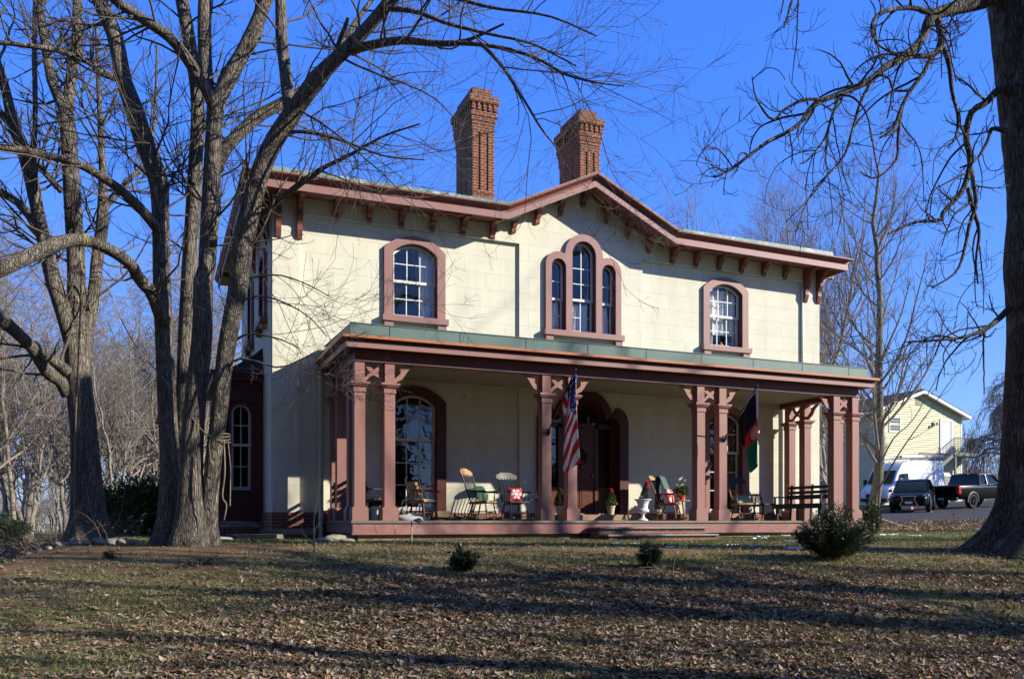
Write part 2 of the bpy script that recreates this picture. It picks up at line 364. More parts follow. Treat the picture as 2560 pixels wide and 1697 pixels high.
ROCK = mat("field stone", (.30, .26, .21), .9, .3, 4.0, .7, 12, dirt=(.42, .38, .32), dscale=3, damt=.6)
FLOORM = mat("porch floor boards", (.20, .18, .15), .7, .2, 6.0, .2, 30, stretch=(1, .1, 1))
IRON = mat("black iron", (.025, .025, .025), .5, .2, 8.0)
BLACKW = mat("black painted wood", (.022, .021, .02), .38, .2, 8.0, .1, 40)
WOODD = mat("dark oak wood", (.17, .075, .03), .45, .25, 8.0, .15, 30, stretch=(1, 1, .2))
WOODT = mat("tan worn wood", (.40, .25, .11), .5, .2, 9.0, .15, 30, stretch=(1, 1, .2))
WOODG = mat("weathered bench wood", (.055, .055, .05), .8, .35, 10.0, .4, 30, stretch=(.2, 1, 1))
DOORW = mat("varnished door wood", (.12, .042, .022), .35, .2, 6.0, .1, 30, stretch=(1, 1, .15))
TERRA = mat("terracotta", (.45, .17, .08), .85, .12, 5.0, .1, 30)
BEIGEP = mat("beige pot glaze", (.50, .46, .36), .6, .08, 5.0)
REDC = mat("red ribbon", (.62, .018, .022), .5, .1, 6.0)
GREENC = mat("green cushion cloth", (.05, .13, .075), .9, .12, 20, .2, 120)
MINTC = mat("pale green cloth", (.22, .40, .30), .9, .08, 20, .2, 120)
CLOTHB = mat("grey blue cloth", (.22, .23, .28), .95, .1, 15, .2, 90)
ASPH = mat("asphalt", (.05, .05, .055), .85, .25, 3.0, .5, 120, dirt=(.09, .085, .08), dscale=.8, damt=.5)
# ================================================================== THE HOUSE
# origin: middle of the front wall at porch-floor level; x right, y into the house, z up
W = 7.4
house = thing("brick_house", "two storey cream stucco house with maroon trim, a central gable and two tall brick chimneys", "house")
def P(mb, name, m, **k): return mb.build(name, m, house, **k)
def arch(cx, half, spring, rise, z0, n=14):
    """outline: bottom left, bottom right, then over the arch back to the left"""
    pts = [(cx - half, z0), (cx + half, z0)]
    rr = (half * half + rise * rise) / (2 * rise); zc = spring + rise - rr; a0 = math.atan2(spring - zc, half)
    for i in range(n + 1):
        a = a0 + (PI - 2 * a0) * i / n; pts.append((cx + rr * math.cos(a), zc + rr * math.sin(a)))
    return pts
def inset_arch(cx, half, spring, rise, z0, d): return arch(cx, half - d, spring, max(.05, rise - d * .7), z0 + d)

UP = dict(half=.53, spring=6.06, rise=.245, z0=4.62); LO = dict(half=.53, spring=2.62, rise=.27, z0=.24)
holes_panel = []
for sx in (-1, 1):
    holes_panel.append(arch(sx * 4.275, **UP)); holes_panel.append(arch(sx * 4.275, **LO))
TRI = [arch(0, .33, 6.55, .33, 4.63), arch(-.69, .195, 6.19, .195, 4.63, 10), arch(.69, .195, 6.19, .195, 4.63, 10)]
def door_outline(hw, hn, zs, zside, cr, cz):
    """trefoil-like opening: side shoulders and a raised round centre"""
    pts = [(-hw, .2), (hw, .2), (hw, zs)]
    r = hw - hn
    for i in range(1, 9): a = PI / 2 * i / 8; pts.append((hn + r * math.cos(a) , zs + (zside - zs) * math.sin(a)))
    for i in range(0, 17):
        a = PI * i / 16; pts.append((cr * math.cos(a), cz + cr * .86 * math.sin(a)))
    for i in range(0, 8): a = PI / 2 + PI / 2 * i / 8; pts.append((-hn + r * math.cos(a), zs + (zside - zs) * math.sin(a)))
    pts.append((-hw, zs)); return pts
DOOR_IN = door_outline(1.02, .78, 2.30, 2.60, .60, 2.52)
DOOR_OUT = door_outline(1.25, .92, 2.42, 2.83, .78, 2.58)
DOOR_OUT[0] = (-1.25, .2); DOOR_OUT[1] = (1.25, .2)

ZB = .2   # top of the brick base
mb = MB()
gab = [(2.6, 7.0), (0, 8.2), (-2.6, 7.0)]
outer = [(-W, ZB), (W, ZB), (W, 7.02), (2.6, 7.02), (0, 8.2), (-2.6, 7.02), (-W, 7.02)]
mb.holed(outer, holes_panel + TRI + [DOOR_IN], 0, .32)
P(mb, "front_wall", STUCCO)
# raised centre bay, corner strips and frieze, 6 cm proud of the wing panels
mb = MB()
cb = [(-1.70, ZB), (1.70, ZB), (1.70, 6.63), (6.86, 6.63), (6.86, ZB), (W + .03, ZB), (W + .03, 7.02), (2.6, 7.02), (0, 8.2), (-2.6, 7.02), (-W - .03, 7.02), (-W - .03, ZB), (-6.86, ZB), (-6.86, 6.63), (-1.70, 6.63)]
mb.holed(cb, TRI + [DOOR_IN], -.065, -.001, back=False)
P(mb, "raised_wall_panel", STUCCO)
# moulded lip round the recessed panels
for sx in (-1, 1):
    mb = MB(); mb.box(sx * 1.70, sx * 6.86, -.085, -.066, 6.625, 6.665); P(mb, "panel_moulding", STUCCO)
DEP = 7.2
def side_wall(sgn, holes):
    m = MB(); m.holed([(-DEP, ZB), (-.02, ZB), (-.02, 7.02), (-DEP, 7.02)] if sgn < 0 else [(.02, ZB), (DEP, ZB), (DEP, 7.02), (.02, 7.02)], holes, 0, .3)
    o = P(m, "side_wall", STUCCO); o.rotation_euler = (0, 0, R(-90) if sgn < 0 else R(90)); o.location = (sgn * W, 0, 0); return o
SW1, SW2 = (-1.70, .40), (-4.4, .34)
sh = [arch(SW1[0], SW1[1], 5.95, .22, 4.62), arch(SW2[0], SW2[1], 5.95, .2, 4.62)]
side_wall(-1, sh); side_wall(1, [])
mb = MB(); mb.box(-W + .3, W - .3, DEP - .3, DEP, -.4, 7.0); P(mb, "rear_wall", STUCCO)
mb = MB(); mb.box(-W + .33, W - .33, .34, DEP - .32, 3.55, 3.75); mb.box(-W + .33, W - .33, .34, DEP - .32, -.1, .05); mb.box(-W + .33, W - .33, .34, DEP - .32, 6.85, 6.95)
mb.box(-W + .33, W - .33, 3.6, 3.75, .05, 6.85)
for x in (-2.2, 2.2): mb.box(x - .06, x + .06, .34, 3.58, .06, 3.54); mb.box(x - .06, x + .06, .34, 3.58, 3.76, 6.84)
P(mb, "interior_floor", INTW)
mb = MB(); mb.box(-W - .04, W + .04, -.075, .35, -.75, ZB)
mb.box(-W - .04, -W + .3, .36, DEP, -.95, ZB); mb.box(W - .3, W + .04, .36, DEP, -.6, ZB)
P(mb, "brick_foundation", BRICKB)

# ---------------------------------------------------------------- windows
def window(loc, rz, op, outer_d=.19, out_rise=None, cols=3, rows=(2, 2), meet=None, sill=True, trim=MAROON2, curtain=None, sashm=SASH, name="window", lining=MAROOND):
    """op: opening half, spring, rise, z0 (wall frame at local x = 0)"""
    h, sp, ri, z0 = op['half'], op['spring'], op['rise'], op['z0']
    inn = arch(0, h, sp, ri, z0); o_ = arch(0, h + outer_d, sp + outer_d * .5, (ri + outer_d * .38) if out_rise is None else out_rise, z0)
    m = MB(); m.ring(o_, inn, -.075, -.001)
    wn = m.build(name, trim, house); wn.location = loc; wn.rotation_euler = (0, 0, rz)
    def S(mb, nm, mt, **k): return mb.build(nm, mt, wn, **k)
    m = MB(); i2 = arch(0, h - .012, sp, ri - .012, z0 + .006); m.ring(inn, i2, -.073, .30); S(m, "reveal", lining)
    if sill:
        m = MB(); m.box(-h - outer_d - .05, h + outer_d + .05, -.17, -.001, z0 - .12, z0 + .012)
        for s in (-1, 1): m.box(s * (h + outer_d - .2), s * (h + outer_d + .01), -.13, -.001, z0 - .24, z0 - .121)
        S(m, "sill", trim)
    meet = meet or (z0 + (sp + ri - z0) * .5)
    fw = .055
    # upper sash in front, lower sash behind it
    o1 = arch(0, h - .014, sp, ri - .014, meet - .03); n1 = arch(0, h - .014 - fw, sp - .01, ri - .014 - fw * .62, meet + .03)
    m = MB(); m.ring(o1, n1, .08, .12)
    iw = h - .014 - fw
    rr = (h * h + ri * ri) / (2 * ri); zc = sp + ri - rr
    for c in range(1, cols):
        x = -iw + 2 * iw * c / cols; zt = zc + math.sqrt(max(0, rr * rr - x * x)) - fw * .7
        m.box(x - .011, x + .011, .086, .112, meet + .02, zt)
    for q in range(1, rows[0]):
        z = meet + (sp + ri * .55 - meet) * q / rows[0] + .03; m.box(-iw - .01, iw + .01, .088, .110, z - .011, z + .011)
    S(m, "upper_sash", sashm)
    m = MB(); bot = z0 + .008
    m.ring([(-h + .016, bot), (h - .016, bot), (h - .016, meet + .025), (-h + .016, meet + .025)], [(-iw, bot + .085), (iw, bot + .085), (iw, meet - .025), (-iw, meet - .025)], .125, .165)
    for c in range(1, cols):
        x = -iw + 2 * iw * c / cols; m.box(x - .011, x + .011, .13, .156, bot + .08, meet - .02)
    for q in range(1, rows[1]):
        z = bot + .085 + (meet - .025 - bot - .085) * q / rows[1]; m.box(-iw - .01, iw + .01, .132, .154, z - .011, z + .011)
    S(m, "lower_sash", sashm)
    m = MB(); pts = n1; tri = tessellate_polygon([[Vector((p[0], p[1], 0)) for p in pts]])
    m.add([(p[0], .1, p[1]) for p in pts], [tuple(t) for t in tri]); m.add([(-iw, .146, bot + .08), (iw, .146, bot + .08), (iw, .146, meet - .02), (-iw, .146, meet - .02)], [(0, 1, 2, 3)])
    S(m, "pane", GLASS)
    for cu in (curtain or []):
        x0, x1, za, zb, sweep = cu; m = MB(); n = 34; vs = []; 
        for k, zz in enumerate(np.linspace(0, 1, 7)):
            for i in range(n + 1):
                t = i / n; xx = x0 + (x1 - x0) * t; xx = xx + (x1 - x0) * sweep * (zz ** 1.6) * (1 - t if sweep < 0 else -t) * (-1 if sweep < 0 else 1) 
                vs.append((xx, .25 + .022 * math.sin(t * 38 + k * .25) + .012 * math.sin(t * 17), za + (zb - za) * (1 - zz)))
        fs = [(k * (n + 1) + i, k * (n + 1) + i + 1, (k + 1) * (n + 1) + i + 1, (k + 1) * (n + 1) + i) for k in range(6) for i in range(n)]
        m.add(vs, fs); S(m, "curtain", CURT, smooth_=True)
    return wn
window((-4.275, 0, 0), 0, UP, meet=5.46, curtain=[(.16, .49, 4.7, 6.25, -.25), (-.5, -.40, 4.7, 6.2, 0)])
window((4.275, 0, 0), 0, UP, meet=5.46, curtain=[(-.5, -.20, 4.7, 6.1, 0), (.44, .52, 4.7, 6.1, 0), (-.5, .5, 5.0, 6.2, 0)])
window((-4.275, 0, 0), 0, LO, outer_d=.21, cols=3, rows=(2, 3), meet=1.865, sill=False, trim=MAROOND)
window((4.275, 0, 0), 0, LO, outer_d=.21, cols=3, rows=(2, 3), meet=1.835, sill=False, trim=MAROON)
for s in (-1, 1):
    mb = MB(); mb.box(s * 4.275 - .8, s * 4.275 + .8, -.14, -.002, .1, .24); P(mb, "window_sill_stone", STONE)
for (sx, hw) in (SW1, SW2):
    window((-W, -sx, 0), R(-90), dict(half=hw, spring=5.95, rise=.2, z0=4.62), meet=5.35, cols=2, trim=MAROON)
# triple window
def union_outline():
    pts = [(-1.04, 4.62), (1.04, 4.62)]
    for i in range(0, 13): a = PI * .63 * i / 12; pts.append((.70 + .34 * math.cos(a), 6.21 + .34 * math.sin(a)))
    for i in range(0, 19): a = PI * i / 18; pts.append((.52 * math.cos(a), 6.525 + .52 * math.sin(a)))
    for i in range(0, 13): a = PI * .37 + PI * .63 * i / 12; pts.append((-.70 + .34 * math.cos(a), 6.21 + .34 * math.sin(a)))
    return pts
mb = MB(); mb.holed(union_outline(), TRI, -.15, -.066, back=False)
tw = mb.build("triple_window", MAROON2, house)
for pts_ in TRI:
    cxm = sum(p[0] for p in pts_[:2]) / 2; m = MB(); i2 = [(cxm + (p[0] - cxm) * .965, p[1] + (.006 if k < 2 else -.008)) for k, p in enumerate(pts_)]
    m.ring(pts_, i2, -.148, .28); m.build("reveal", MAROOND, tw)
m = MB(); m.box(-1.09, 1.09, -.24, -.067, 4.50, 4.632)
for s in (-1, 1): m.box(s * .86, s * 1.05, -.20, -.067, 4.385, 4.499)
m.build("sill", MAROON2, tw)
for (cx_, h, sp, cols) in ((0, .33, 6.55, 2), (-.69, .195, 6.19, 1), (.69, .195, 6.19, 1)):
    meet = 5.46 if cx_ == 0 else 5.43
    o1 = arch(cx_, h - .012, sp, h - .012, meet - .03); n1 = arch(cx_, h - .06, sp, h - .06, meet + .03)
    m = MB(); m.ring(o1, n1, .02, .06); iw = h - .06
    if cols == 2: m.box(cx_ - .011, cx_ + .011, .026, .052, meet + .02, sp + iw + .01)
    for zz in ((5.86, 6.24) if cols == 2 else (5.86,)): m.box(cx_ - iw - .01, cx_ + iw + .01, .028, .05, zz - .01, zz + .01)
    m.build("upper_sash", SASH, tw)
    bot = 4.638; m = MB(); m.ring([(cx_ - h + .012, bot), (cx_ + h - .012, bot), (cx_ + h - .012, meet + .02), (cx_ - h + .012, meet + .02)], [(cx_ - iw, bot + .08), (cx_ + iw, bot + .08), (cx_ + iw, meet - .02), (cx_ - iw, meet - .02)], .066, .10)
    if cols == 2: m.box(cx_ - .011, cx_ + .011, .07, .094, bot + .07, meet - .01)
    m.box(cx_ - iw - .01, cx_ + iw + .01, .072, .092, 5.03, 5.05); m.build("lower_sash", SASH, tw)
    m = MB(); tri = tessellate_polygon([[Vector((p[0], p[1], 0)) for p in n1]]); m.add([(p[0], .04, p[1]) for p in n1], [tuple(t) for t in tri])
    m.add([(cx_ - iw, .083, bot + .07), (cx_ + iw, .083, bot + .07), (cx_ + iw, .083, meet - .01), (cx_ - iw, .083, meet - .01)], [(0, 1, 2, 3)]); m.build("pane", GLASS, tw)
    m = MB(); n = 40; vs = []
    for k in range(7):
        for i in range(n + 1):
            t = i / n; vs.append((cx_ - iw + 2 * iw * t, .17 + .025 * math.sin(t * 26 * (h / .33) + k * .5) + .012 * math.sin(t * 51), 4.70 + (5.38 - 4.70) * (1 - k / 6) + .02 * math.sin(t * 9)))
    m.add(vs, [(k * (n + 1) + i, k * (n + 1) + i + 1, (k + 1) * (n + 1) + i + 1, (k + 1) * (n + 1) + i) for k in range(6) for i in range(n)]); m.build("curtain", CURT, tw, smooth_=True)

# ---------------------------------------------------------------- cornice, soffit, roof
XL, XR = -8.02, 7.80; OV = .757; YB = DEP + .6
V, ZF, ZA, ZS = 2.27, 6.92, 8.0, 7.0
def rake(off): # x,z path of the front cornice: left end, valley, apex, valley, right end
    sl = (ZA - ZF) / V; return [(XL, ZF - .05), (-V, ZF), (0, ZA), (V, ZF), (XR, ZF - .05)]
def front_strip(mb, prof, name_path):
    """sweep a y-z profile (y, dz) along the front cornice path with mitred corners"""
    K = len(prof); pts = name_path; vs = []
    for i, (x, z) in enumerate(pts):
        for (y, dz, ex) in prof:
            xx = x - ex if i == 0 else (x + ex if i == len(pts) - 1 else x); vs.append((xx, y, z + dz))
    fs = [(i * K + k, i * K + (k + 1) % K, (i + 1) * K + (k + 1) % K, (i + 1) * K + k) for i in range(len(pts) - 1) for k in range(K)]
    fs += [tuple(range(K)), tuple(range((len(pts) - 1) * K, len(pts) * K))]
    return mb.add(vs, fs)
path = rake(0)
mb = MB(); front_strip(mb, [(-OV, 0, 0), (-OV + .04, 0, -.04), (-OV + .04, .145, -.04), (-OV, .145, 0)], path)
# returns along both sides
for x0, x1 in ((XL, XL + .04), (XR, XR - .04)): mb.box(x0, x1, -OV + .05, YB, ZF - .05, ZF + .095)
P(mb, "fascia", MAROON2)
mb = MB(); front_strip(mb, [(-OV + .012, .148, -.012), (-OV + .09, .148, -.09), (-OV + .09, .30, -.09), (-OV - .10, .30, .10), (-OV - .10, .268, .10), (-OV - .07, .255, .07), (-OV - .01, .235, .01), (-OV + .03, .20, -.03), (-OV + .03, .165, -.03)], path)
for x0, x1, x2 in ((XL + .05, XL - .02, XL - .10), (XR - .05, XR + .02, XR + .10)):
    mb.prism([(x0, ZF + .1), (x1, ZF + .1), (x2, ZF + .2), (x2, ZF + .25), (x0, ZF + .25)], 'y', -OV + .06, YB)
P(mb, "crown_moulding", MAROONB)
mb = MB(); sp_ = [(XL, ZF - .05), (-V, ZF), (0, ZA), (V, ZF), (XR, ZF - .05)]
vs = []; 
for (x, z) in sp_: vs += [(x + (.045 if x == XL else -.045 if x == XR else 0), -OV + .041, z + .03), (x + (.3 if x == XL else -.3 if x == XR else 0) , .0, z + .12)]
mb.add(vs, [(2 * i, 2 * i + 1, 2 * i + 3, 2 * i + 2) for i in range(4)])
mb.box(XL + .05, -W, .02, YB, ZS - .03, ZS); mb.box(W, XR - .05, .02, YB, ZS - .03, ZS)
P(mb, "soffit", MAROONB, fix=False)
for xa in (-5.74, -3.52, 3.62, 5.85):
    mb = MB(); z = 6.97
    mb.obox(Matrix.Translation((xa, -.42, z - .02)) @ Matrix.Rotation(R(7), 4, 'X'), .40, .26, .02); mb.mi = 1; mb.obox(Matrix.Translation((xa, -.42, z - .032)) @ Matrix.Rotation(R(7), 4, 'X'), .30, .17, .012)
    P(mb, "soffit_vent", [MAROON, MAROOND])
def small_bracket(slope=0.0):
    pr = [(-.068, .12), (-.52, .07), (-.52, -.02), (-.41, -.045), (-.31, -.065), (-.25, -.13), (-.225, -.19), (-.17, -.225), (-.13, -.25), (-.125, -.31), (-.068, -.37)]
    m = MB(); m.prism(pr, 'x', -.058, .058); m.box(-.063, .063, -.56, -.515, -.06, .06); return m
def big_bracket():
    pr = [(-.068, .10), (-.60, .05), (-.60, -.09), (-.50, -.10), (-.42, -.11), (-.36, -.18), (-.31, -.25), (-.24, -.28), (-.225, -.33), (-.25, -.40), (-.245, -.46), (-.20, -.53), (-.155, -.60), (-.15, -.66), (-.165, -.72), (-.14, -.80), (-.105, -.90), (-.068, -.92)]
    m = MB(); m.prism(pr, 'x', -.055, .055); m.box(-.065, .065, -.66, -.595, -.11, .055); return m
def put_bracket(m, x, z, sl=0.0):
    m.v = [(p[0], p[1], p[2] + p[0] * sl) for p in m.v]; o = P(m, "bracket", MAROONB); o.location = (x, 0, z); return o
for i in range(6):
    put_bracket(small_bracket(), -6.08 + .735 * i, 6.985); put_bracket(small_bracket(), 6.20 - .725 * i, 6.985)
for k in (0, 1, 2, 3):
    for s in ((1,) if k == 0 else (-1, 1)):
        x = s * .62 * k; put_bracket(small_bracket(), x, 8.09 - abs(x) * .476, 0 if k == 0 else -s * .476)
for x in (-6.865, -7.31, 6.92, 7.36): put_bracket(big_bracket(), x, 6.985)
for s, y in ((-1, .12), (-1, .55), (1, .12), (1, .55), (-1, 2.9), (-1, 6.6)):
    m = big_bracket(); o = P(m, "bracket", MAROONB); o.rotation_euler = (0, 0, R(-90) if s < 0 else R(90)); o.location = (s * W, y, 6.985)
    m.v = [(p[0], max(p[1], -.56), p[2]) for p in m.v]
    o.data.vertices.foreach_set("co", np.array(m.v, np.float32).ravel()) if False else None
# roof: steep metal edge band, then a low hip
EB = ZF + .235
def band(mb, x0, x1, y0, y1, z0, lean, h):
    a = [(x0, y0, z0), (x1, y0, z0), (x1, y1, z0), (x0, y1, z0)]; b = [(x0 + lean, y0 + lean, z0 + h), (x1 - lean, y0 + lean, z0 + h), (x1 - lean, y1 - lean, z0 + h), (x0 + lean, y1 - lean, z0 + h)]
    mb.add(a + b, [(i, (i + 1) % 4, (i + 1) % 4 + 4, i + 4) for i in range(4)]); return b
mb = MB(); xl, xr, yf, yb = XL + .28, XR - .28, -OV + .16, YB - .1
z0, z1 = EB - .02, EB + .25; ln = .07
for (xa, xb) in ((xl, -V + .35), (V - .35, xr)):
    la = ln if xa == xl else 0; lb = ln if xb == xr else 0
    mb.add([(xa, yf, z0), (xb, yf, z0), (xb - lb, yf + ln, z1), (xa + la, yf + ln, z1), (xb - lb, .4, z1 + .06), (xa + la, .4, z1 + .06)], [(0, 1, 2, 3), (3, 2, 4, 5)])
    mb.box(xa - (.36 if la else 0), xb + (.36 if lb else 0), -OV + .095, .40, EB - .05, EB - .012)
for (xa, s_) in ((xl, 1), (xr, -1)):
    mb.add([(xa, yf, z0), (xa, yb, z0), (xa + s_ * ln, yb, z1), (xa + s_ * ln, yf + ln, z1)], [(0, 1, 2, 3)]); mb.box(xa - s_ * .36, xa + s_ * .1, .41, YB, EB - .05, EB - .012)
cyr = (yf + yb) / 2; zt = z1 + .06
mb.add([(xl + ln, .4, zt), (xr - ln, .4, zt), (xr - ln, yb, zt), (xl + ln, yb, zt), (xl + 4, cyr, zt + .5), (xr - 4, cyr, zt + .5)], [(0, 1, 5, 4), (1, 2, 5), (2, 3, 4, 5), (3, 0, 4)])
P(mb, "roof", GREENW)
# cross gable roof (two slopes running back)
mb = MB(); sl = (ZA - ZF) / V; zc_ = ZA + .305
for s in (-1, 1):
    vs = [(0, -OV - .10, zc_), (s * (V + .0), -OV - .10, zc_ - sl * V), (s * (V + .0), 3.6, zc_ - sl * V), (0, 3.6, zc_)]
    vs += [(p[0], p[1], p[2] + .03) for p in vs]
    mb.add(vs, [(0, 1, 2, 3), (4, 5, 6, 7), (0, 1, 5, 4), (1, 2, 6, 5), (2, 3, 7, 6), (3, 0, 4, 7)])
P(mb, "gable_roof", MAROON2)
# chimneys
def chimney(x):
    w_, d_ = .31, .70; m = MB(); yc = 3.3
    m.box(x - w_, x + w_, yc - d_, yc + d_, 7.0, 8.85)
    m.box(x - w_ + .05, x + w_ - .05, yc - d_ + .05, yc + d_ - .05, 8.85, 10.55)   # recessed shaft with ribs
    for xx in (-w_ + .085, 0.0, w_ - .085): m.box(x + xx - .085, x + xx + .085 - (.0 if xx else 0), yc - d_, yc - d_ + .06, 8.85, 10.42)
    for q in range(3):
        y_a = yc - d_ + .063 + q * .445
        for s in (-1, 1): m.box(x + s * (w_ - .045), x + s * (w_ - .003), y_a, y_a + .40, 8.865, 10.415)
    m.box(x - w_ - .01, x + w_ + .01, yc - d_ - .01, yc + d_ + .01, 8.78, 8.86)
    m.box(x - w_ - .005, x + w_ + .005, yc - d_ - .005, yc + d_ + .005, 10.42, 10.62)
    for k in range(3): e = .015 + k * .022; m.box(x - w_ - e, x + w_ + e, yc - d_ - e, yc + d_ + e, 10.62 + k * .1, 10.72 + k * .1)
    m.box(x - w_ - .05, x + w_ + .05, yc - d_ - .05, yc + d_ + .05, 10.92, 11.18)
    m.box(x - w_ - .11, x + w_ + .11, yc - d_ - .11, yc + d_ + .11, 11.18, 11.36)
    for q in range(5): xx = x - w_ + q * (2 * w_) / 4; m.box(xx - .035, xx + .035, yc - d_ - .085, yc - d_ - .04, 10.98, 11.17)
    for q in range(9):
        yy = yc - d_ + q * (2 * d_) / 8
        for s in (-1, 1): m.box(x + s * (w_ + .04), x + s * (w_ + .085), yy - .035, yy + .035, 10.98, 11.17)
    o = P(m, "chimney", BRICK)
    m = MB(); m.box(x - w_ + .02, x + w_ - .06, yc - d_ + .06, yc + d_ - .06, 11.36, 11.62); m.build("chimney_cap", BRICKB, o)
chimney(-1.61); chimney(1.61)
# ---------------------------------------------------------------- door
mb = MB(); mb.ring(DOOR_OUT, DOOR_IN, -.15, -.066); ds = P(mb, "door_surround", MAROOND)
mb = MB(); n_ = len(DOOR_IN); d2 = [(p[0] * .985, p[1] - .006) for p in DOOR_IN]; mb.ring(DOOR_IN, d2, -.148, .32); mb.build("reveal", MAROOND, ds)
door = MB(); door.box(-.46, .46, .20, .25, .22, 2.32)
for (xa, xb) in ((-.38, -.04), (.04, .38)):
    for (za, zb) in ((.34, .85), (1.0, 1.5), (1.62, 2.22)): door.box(xa, xb, .185, .199, za, zb, .006); door.box(xa + .06, xb - .06, .176, .186, za + .06, zb - .06, .004)
dr = P(door, "door", DOORW)
mb = MB(); mb.ball((.39, .15, 1.15), .035); mb.tube([(.39, .2, 1.15), (.39, .15, 1.15)], .012); mb.build("handle", mat("brass", (.5, .33, .10), .3, metal=1), dr)
mb = MB()
for s in (-1, 1): mb.box(s * .46, s * .56, .17, .29, .2, 2.42); mb.box(s * .93, s * 1.01, .2, .29, .2, 2.4)
mb.box(-1.0, 1.0, .17, .29, 2.33, 2.44); mb.box(-.6, .6, .19, .28, 2.9, 2.96)
for s in (-1, 1): mb.box(s * .57, s * .92, .19, .28, .2, .85)
P(mb, "door_frame", DOORW)
mb = MB()
for s in (-1, 1): mb.add([(s * .56, .24, .85), (s * .93, .24, .85), (s * .93, .24, 2.35), (s * .56, .24, 2.35)], [(0, 1, 2, 3)])
mb.add([(-.8, .26, 2.44), (.8, .26, 2.44), (.8, .26, 2.6), (.58, .26, 2.66), (.4, .26, 2.95), (0, .26, 3.06), (-.4, .26, 2.95), (-.58, .26, 2.66), (-.8, .26, 2.6)], [tuple(range(9))])
P(mb, "sidelight_pane", GLASS)
mb = MB(); mb.box(-1.28, 1.28, -.62, -.16, .022, .165, .012); mb.box(-1.24, 1.24, -.155, .3, .05, .2); P(mb, "door_step", STONE)
# ---------------------------------------------------------------- bay on the left side
bx0, bx1, by0, by1 = -8.38, -W - .01, 1.9, 5.6
BWO = [(-8.22, -.55), (-7.74, -.55), (-7.74, -.28), (-8.22, -.28)]; BWI = [(-8.18, -.52), (-7.78, -.52), (-7.78, -.31), (-8.18, -.31)]
bay_open = dict(half=.235, spring=2.50, rise=.235, z0=.72)
mb = MB(); cxb = -7.89
mb.holed([(bx0, .0), (bx1, .0), (bx1, 3.25), (bx0, 3.25)], [arch(cxb, **bay_open)], by0, by0 + .16)
mb.box(bx0, bx0 + .15, by0 + .16, by1, 0, 3.25); mb.box(bx0 + .15, bx1, by1 - .15, by1, 0, 3.25)
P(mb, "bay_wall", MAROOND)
mb = MB(); mb.box(bx0 - .04, bx1, by0 - .05, by0, .44, .56); mb.box(-7.62, bx1, by0 - .03, by0 - .001, .0, 3.0); mb.box(bx0 - .03, bx0 + .16, by0 - .03, by0 - .001, 0, 3.0)
mb.box(bx0 - .05, bx1, by0 - .06, by0 - .002, 2.78, 2.92); mb.box(bx0 - .14, bx1, by0 - .16, by1, 3.251, 3.40); mb.box(bx0 - .2, bx1, by0 - .22, by1, 3.401, 3.46)
P(mb, "bay_moulding", MAROOND)
window((cxb, by0, 0), 0, bay_open, outer_d=.05, cols=2, rows=(2, 2), meet=1.78, sill=False, trim=MAROOND, name="bay_window")
mb = MB(); pr = [(bx0 - .2, 3.461)]; 
for k in range(7): t = k / 6; pr.append((bx0 - .2 + (bx1 - bx0 + .2) * t, 3.462 + .62 * t ** 2.0))
pr.append((bx1, 3.461)); mb.prism(pr, 'y', by0 - .2 + .25, by1)
mb.add([(bx0 - .2, by0 - .2, 3.47), (bx1, by0 - .2, 3.47), (bx1, by0 + .28, 4.05), (bx0 + .2, by0 + .06, 3.52)], [(0, 1, 2, 3)])
P(mb, "bay_roof", mat("slate roof", (.035, .038, .045), .6, .2, 6.0, .1, 20))
mb = MB(); mb.holed([(bx0 - .03, -1.0), (bx1, -1.0), (bx1, -.001), (bx0 - .03, -.001)], [BWO], by0 - .04, by0 + .2); mb.box(bx0 - .03, bx0 + .2, by0 + .2, by1, -1.2, -.001)
bfo = P(mb, "bay_foundation", BRICKB)
mb = MB(); mb.ring(BWO, BWI, by0 - .05, by0 + .02); bw = P(mb, "basement_window", mat("grey window frame", (.30, .34, .37), .6))
mb = MB(); mb.add([(-8.20, by0 + .01, -.53), (-7.76, by0 + .01, -.53), (-7.76, by0 + .01, -.30), (-8.20, by0 + .01, -.30)], [(0, 1, 2, 3)]); mb.build("pane", GLASS, bw)
mb = MB(); mb.box(bx0 - .035, bx1 + .0, by0 - .046, by0 - .041, -.13, -.002); P(mb, "whitewashed_course", brick_mat("peeling whitewash", (.52, .52, .50), (.14, .06, .045), (.30, .28, .26), .22, .07, .012, bump=.6))
# ---------------------------------------------------------------- porch
FX, FY = 6.32, -2.92   # floor edge
mb = MB(); mb.box(-FX - .03, FX + .03, FY - .03, -.08, -.03, .02); P(mb, "porch_floor", FLOORM)
mb = MB(); mb.box(-FX, FX, FY, FY + .04, -.225, -.031); mb.box(-FX, -FX + .04, FY + .041, -.08, -.225, -.031); mb.box(FX - .04, FX, FY + .041, -.08, -.225, -.031)
mb.box(-FX - .02, FX + .02, FY - .02, FY - .001, -.25, -.222)
P(mb, "porch_fascia", mat("weathered maroon board", (.30, .135, .115), .6, .12, 3.0, .15, 40, dirt=(.42, .33, .30), dscale=3.2, damt=.4))
mb = MB(); mb.box(-FX + .12, FX - .06, FY + .08, FY + .3, -.7, -.226); mb.box(-FX + .1, -FX + .3, FY + .31, -.09, -.8, -.226); mb.box(FX - .3, FX - .1, FY + .31, -.09, -.7, -.226); P(mb, "porch_foundation", STONE)
mb = MB()
for (xa, xb, y0, y1, z0, z1) in ((-1.32, 1.28, -3.34, FY - .03, -.6, -.155), (-1.30, 1.30, -3.72, -3.345, -.7, -.30)): mb.box(xa, xb, y0, y1, z0, z1)
ps = P(mb, "porch_steps", BRICKB)
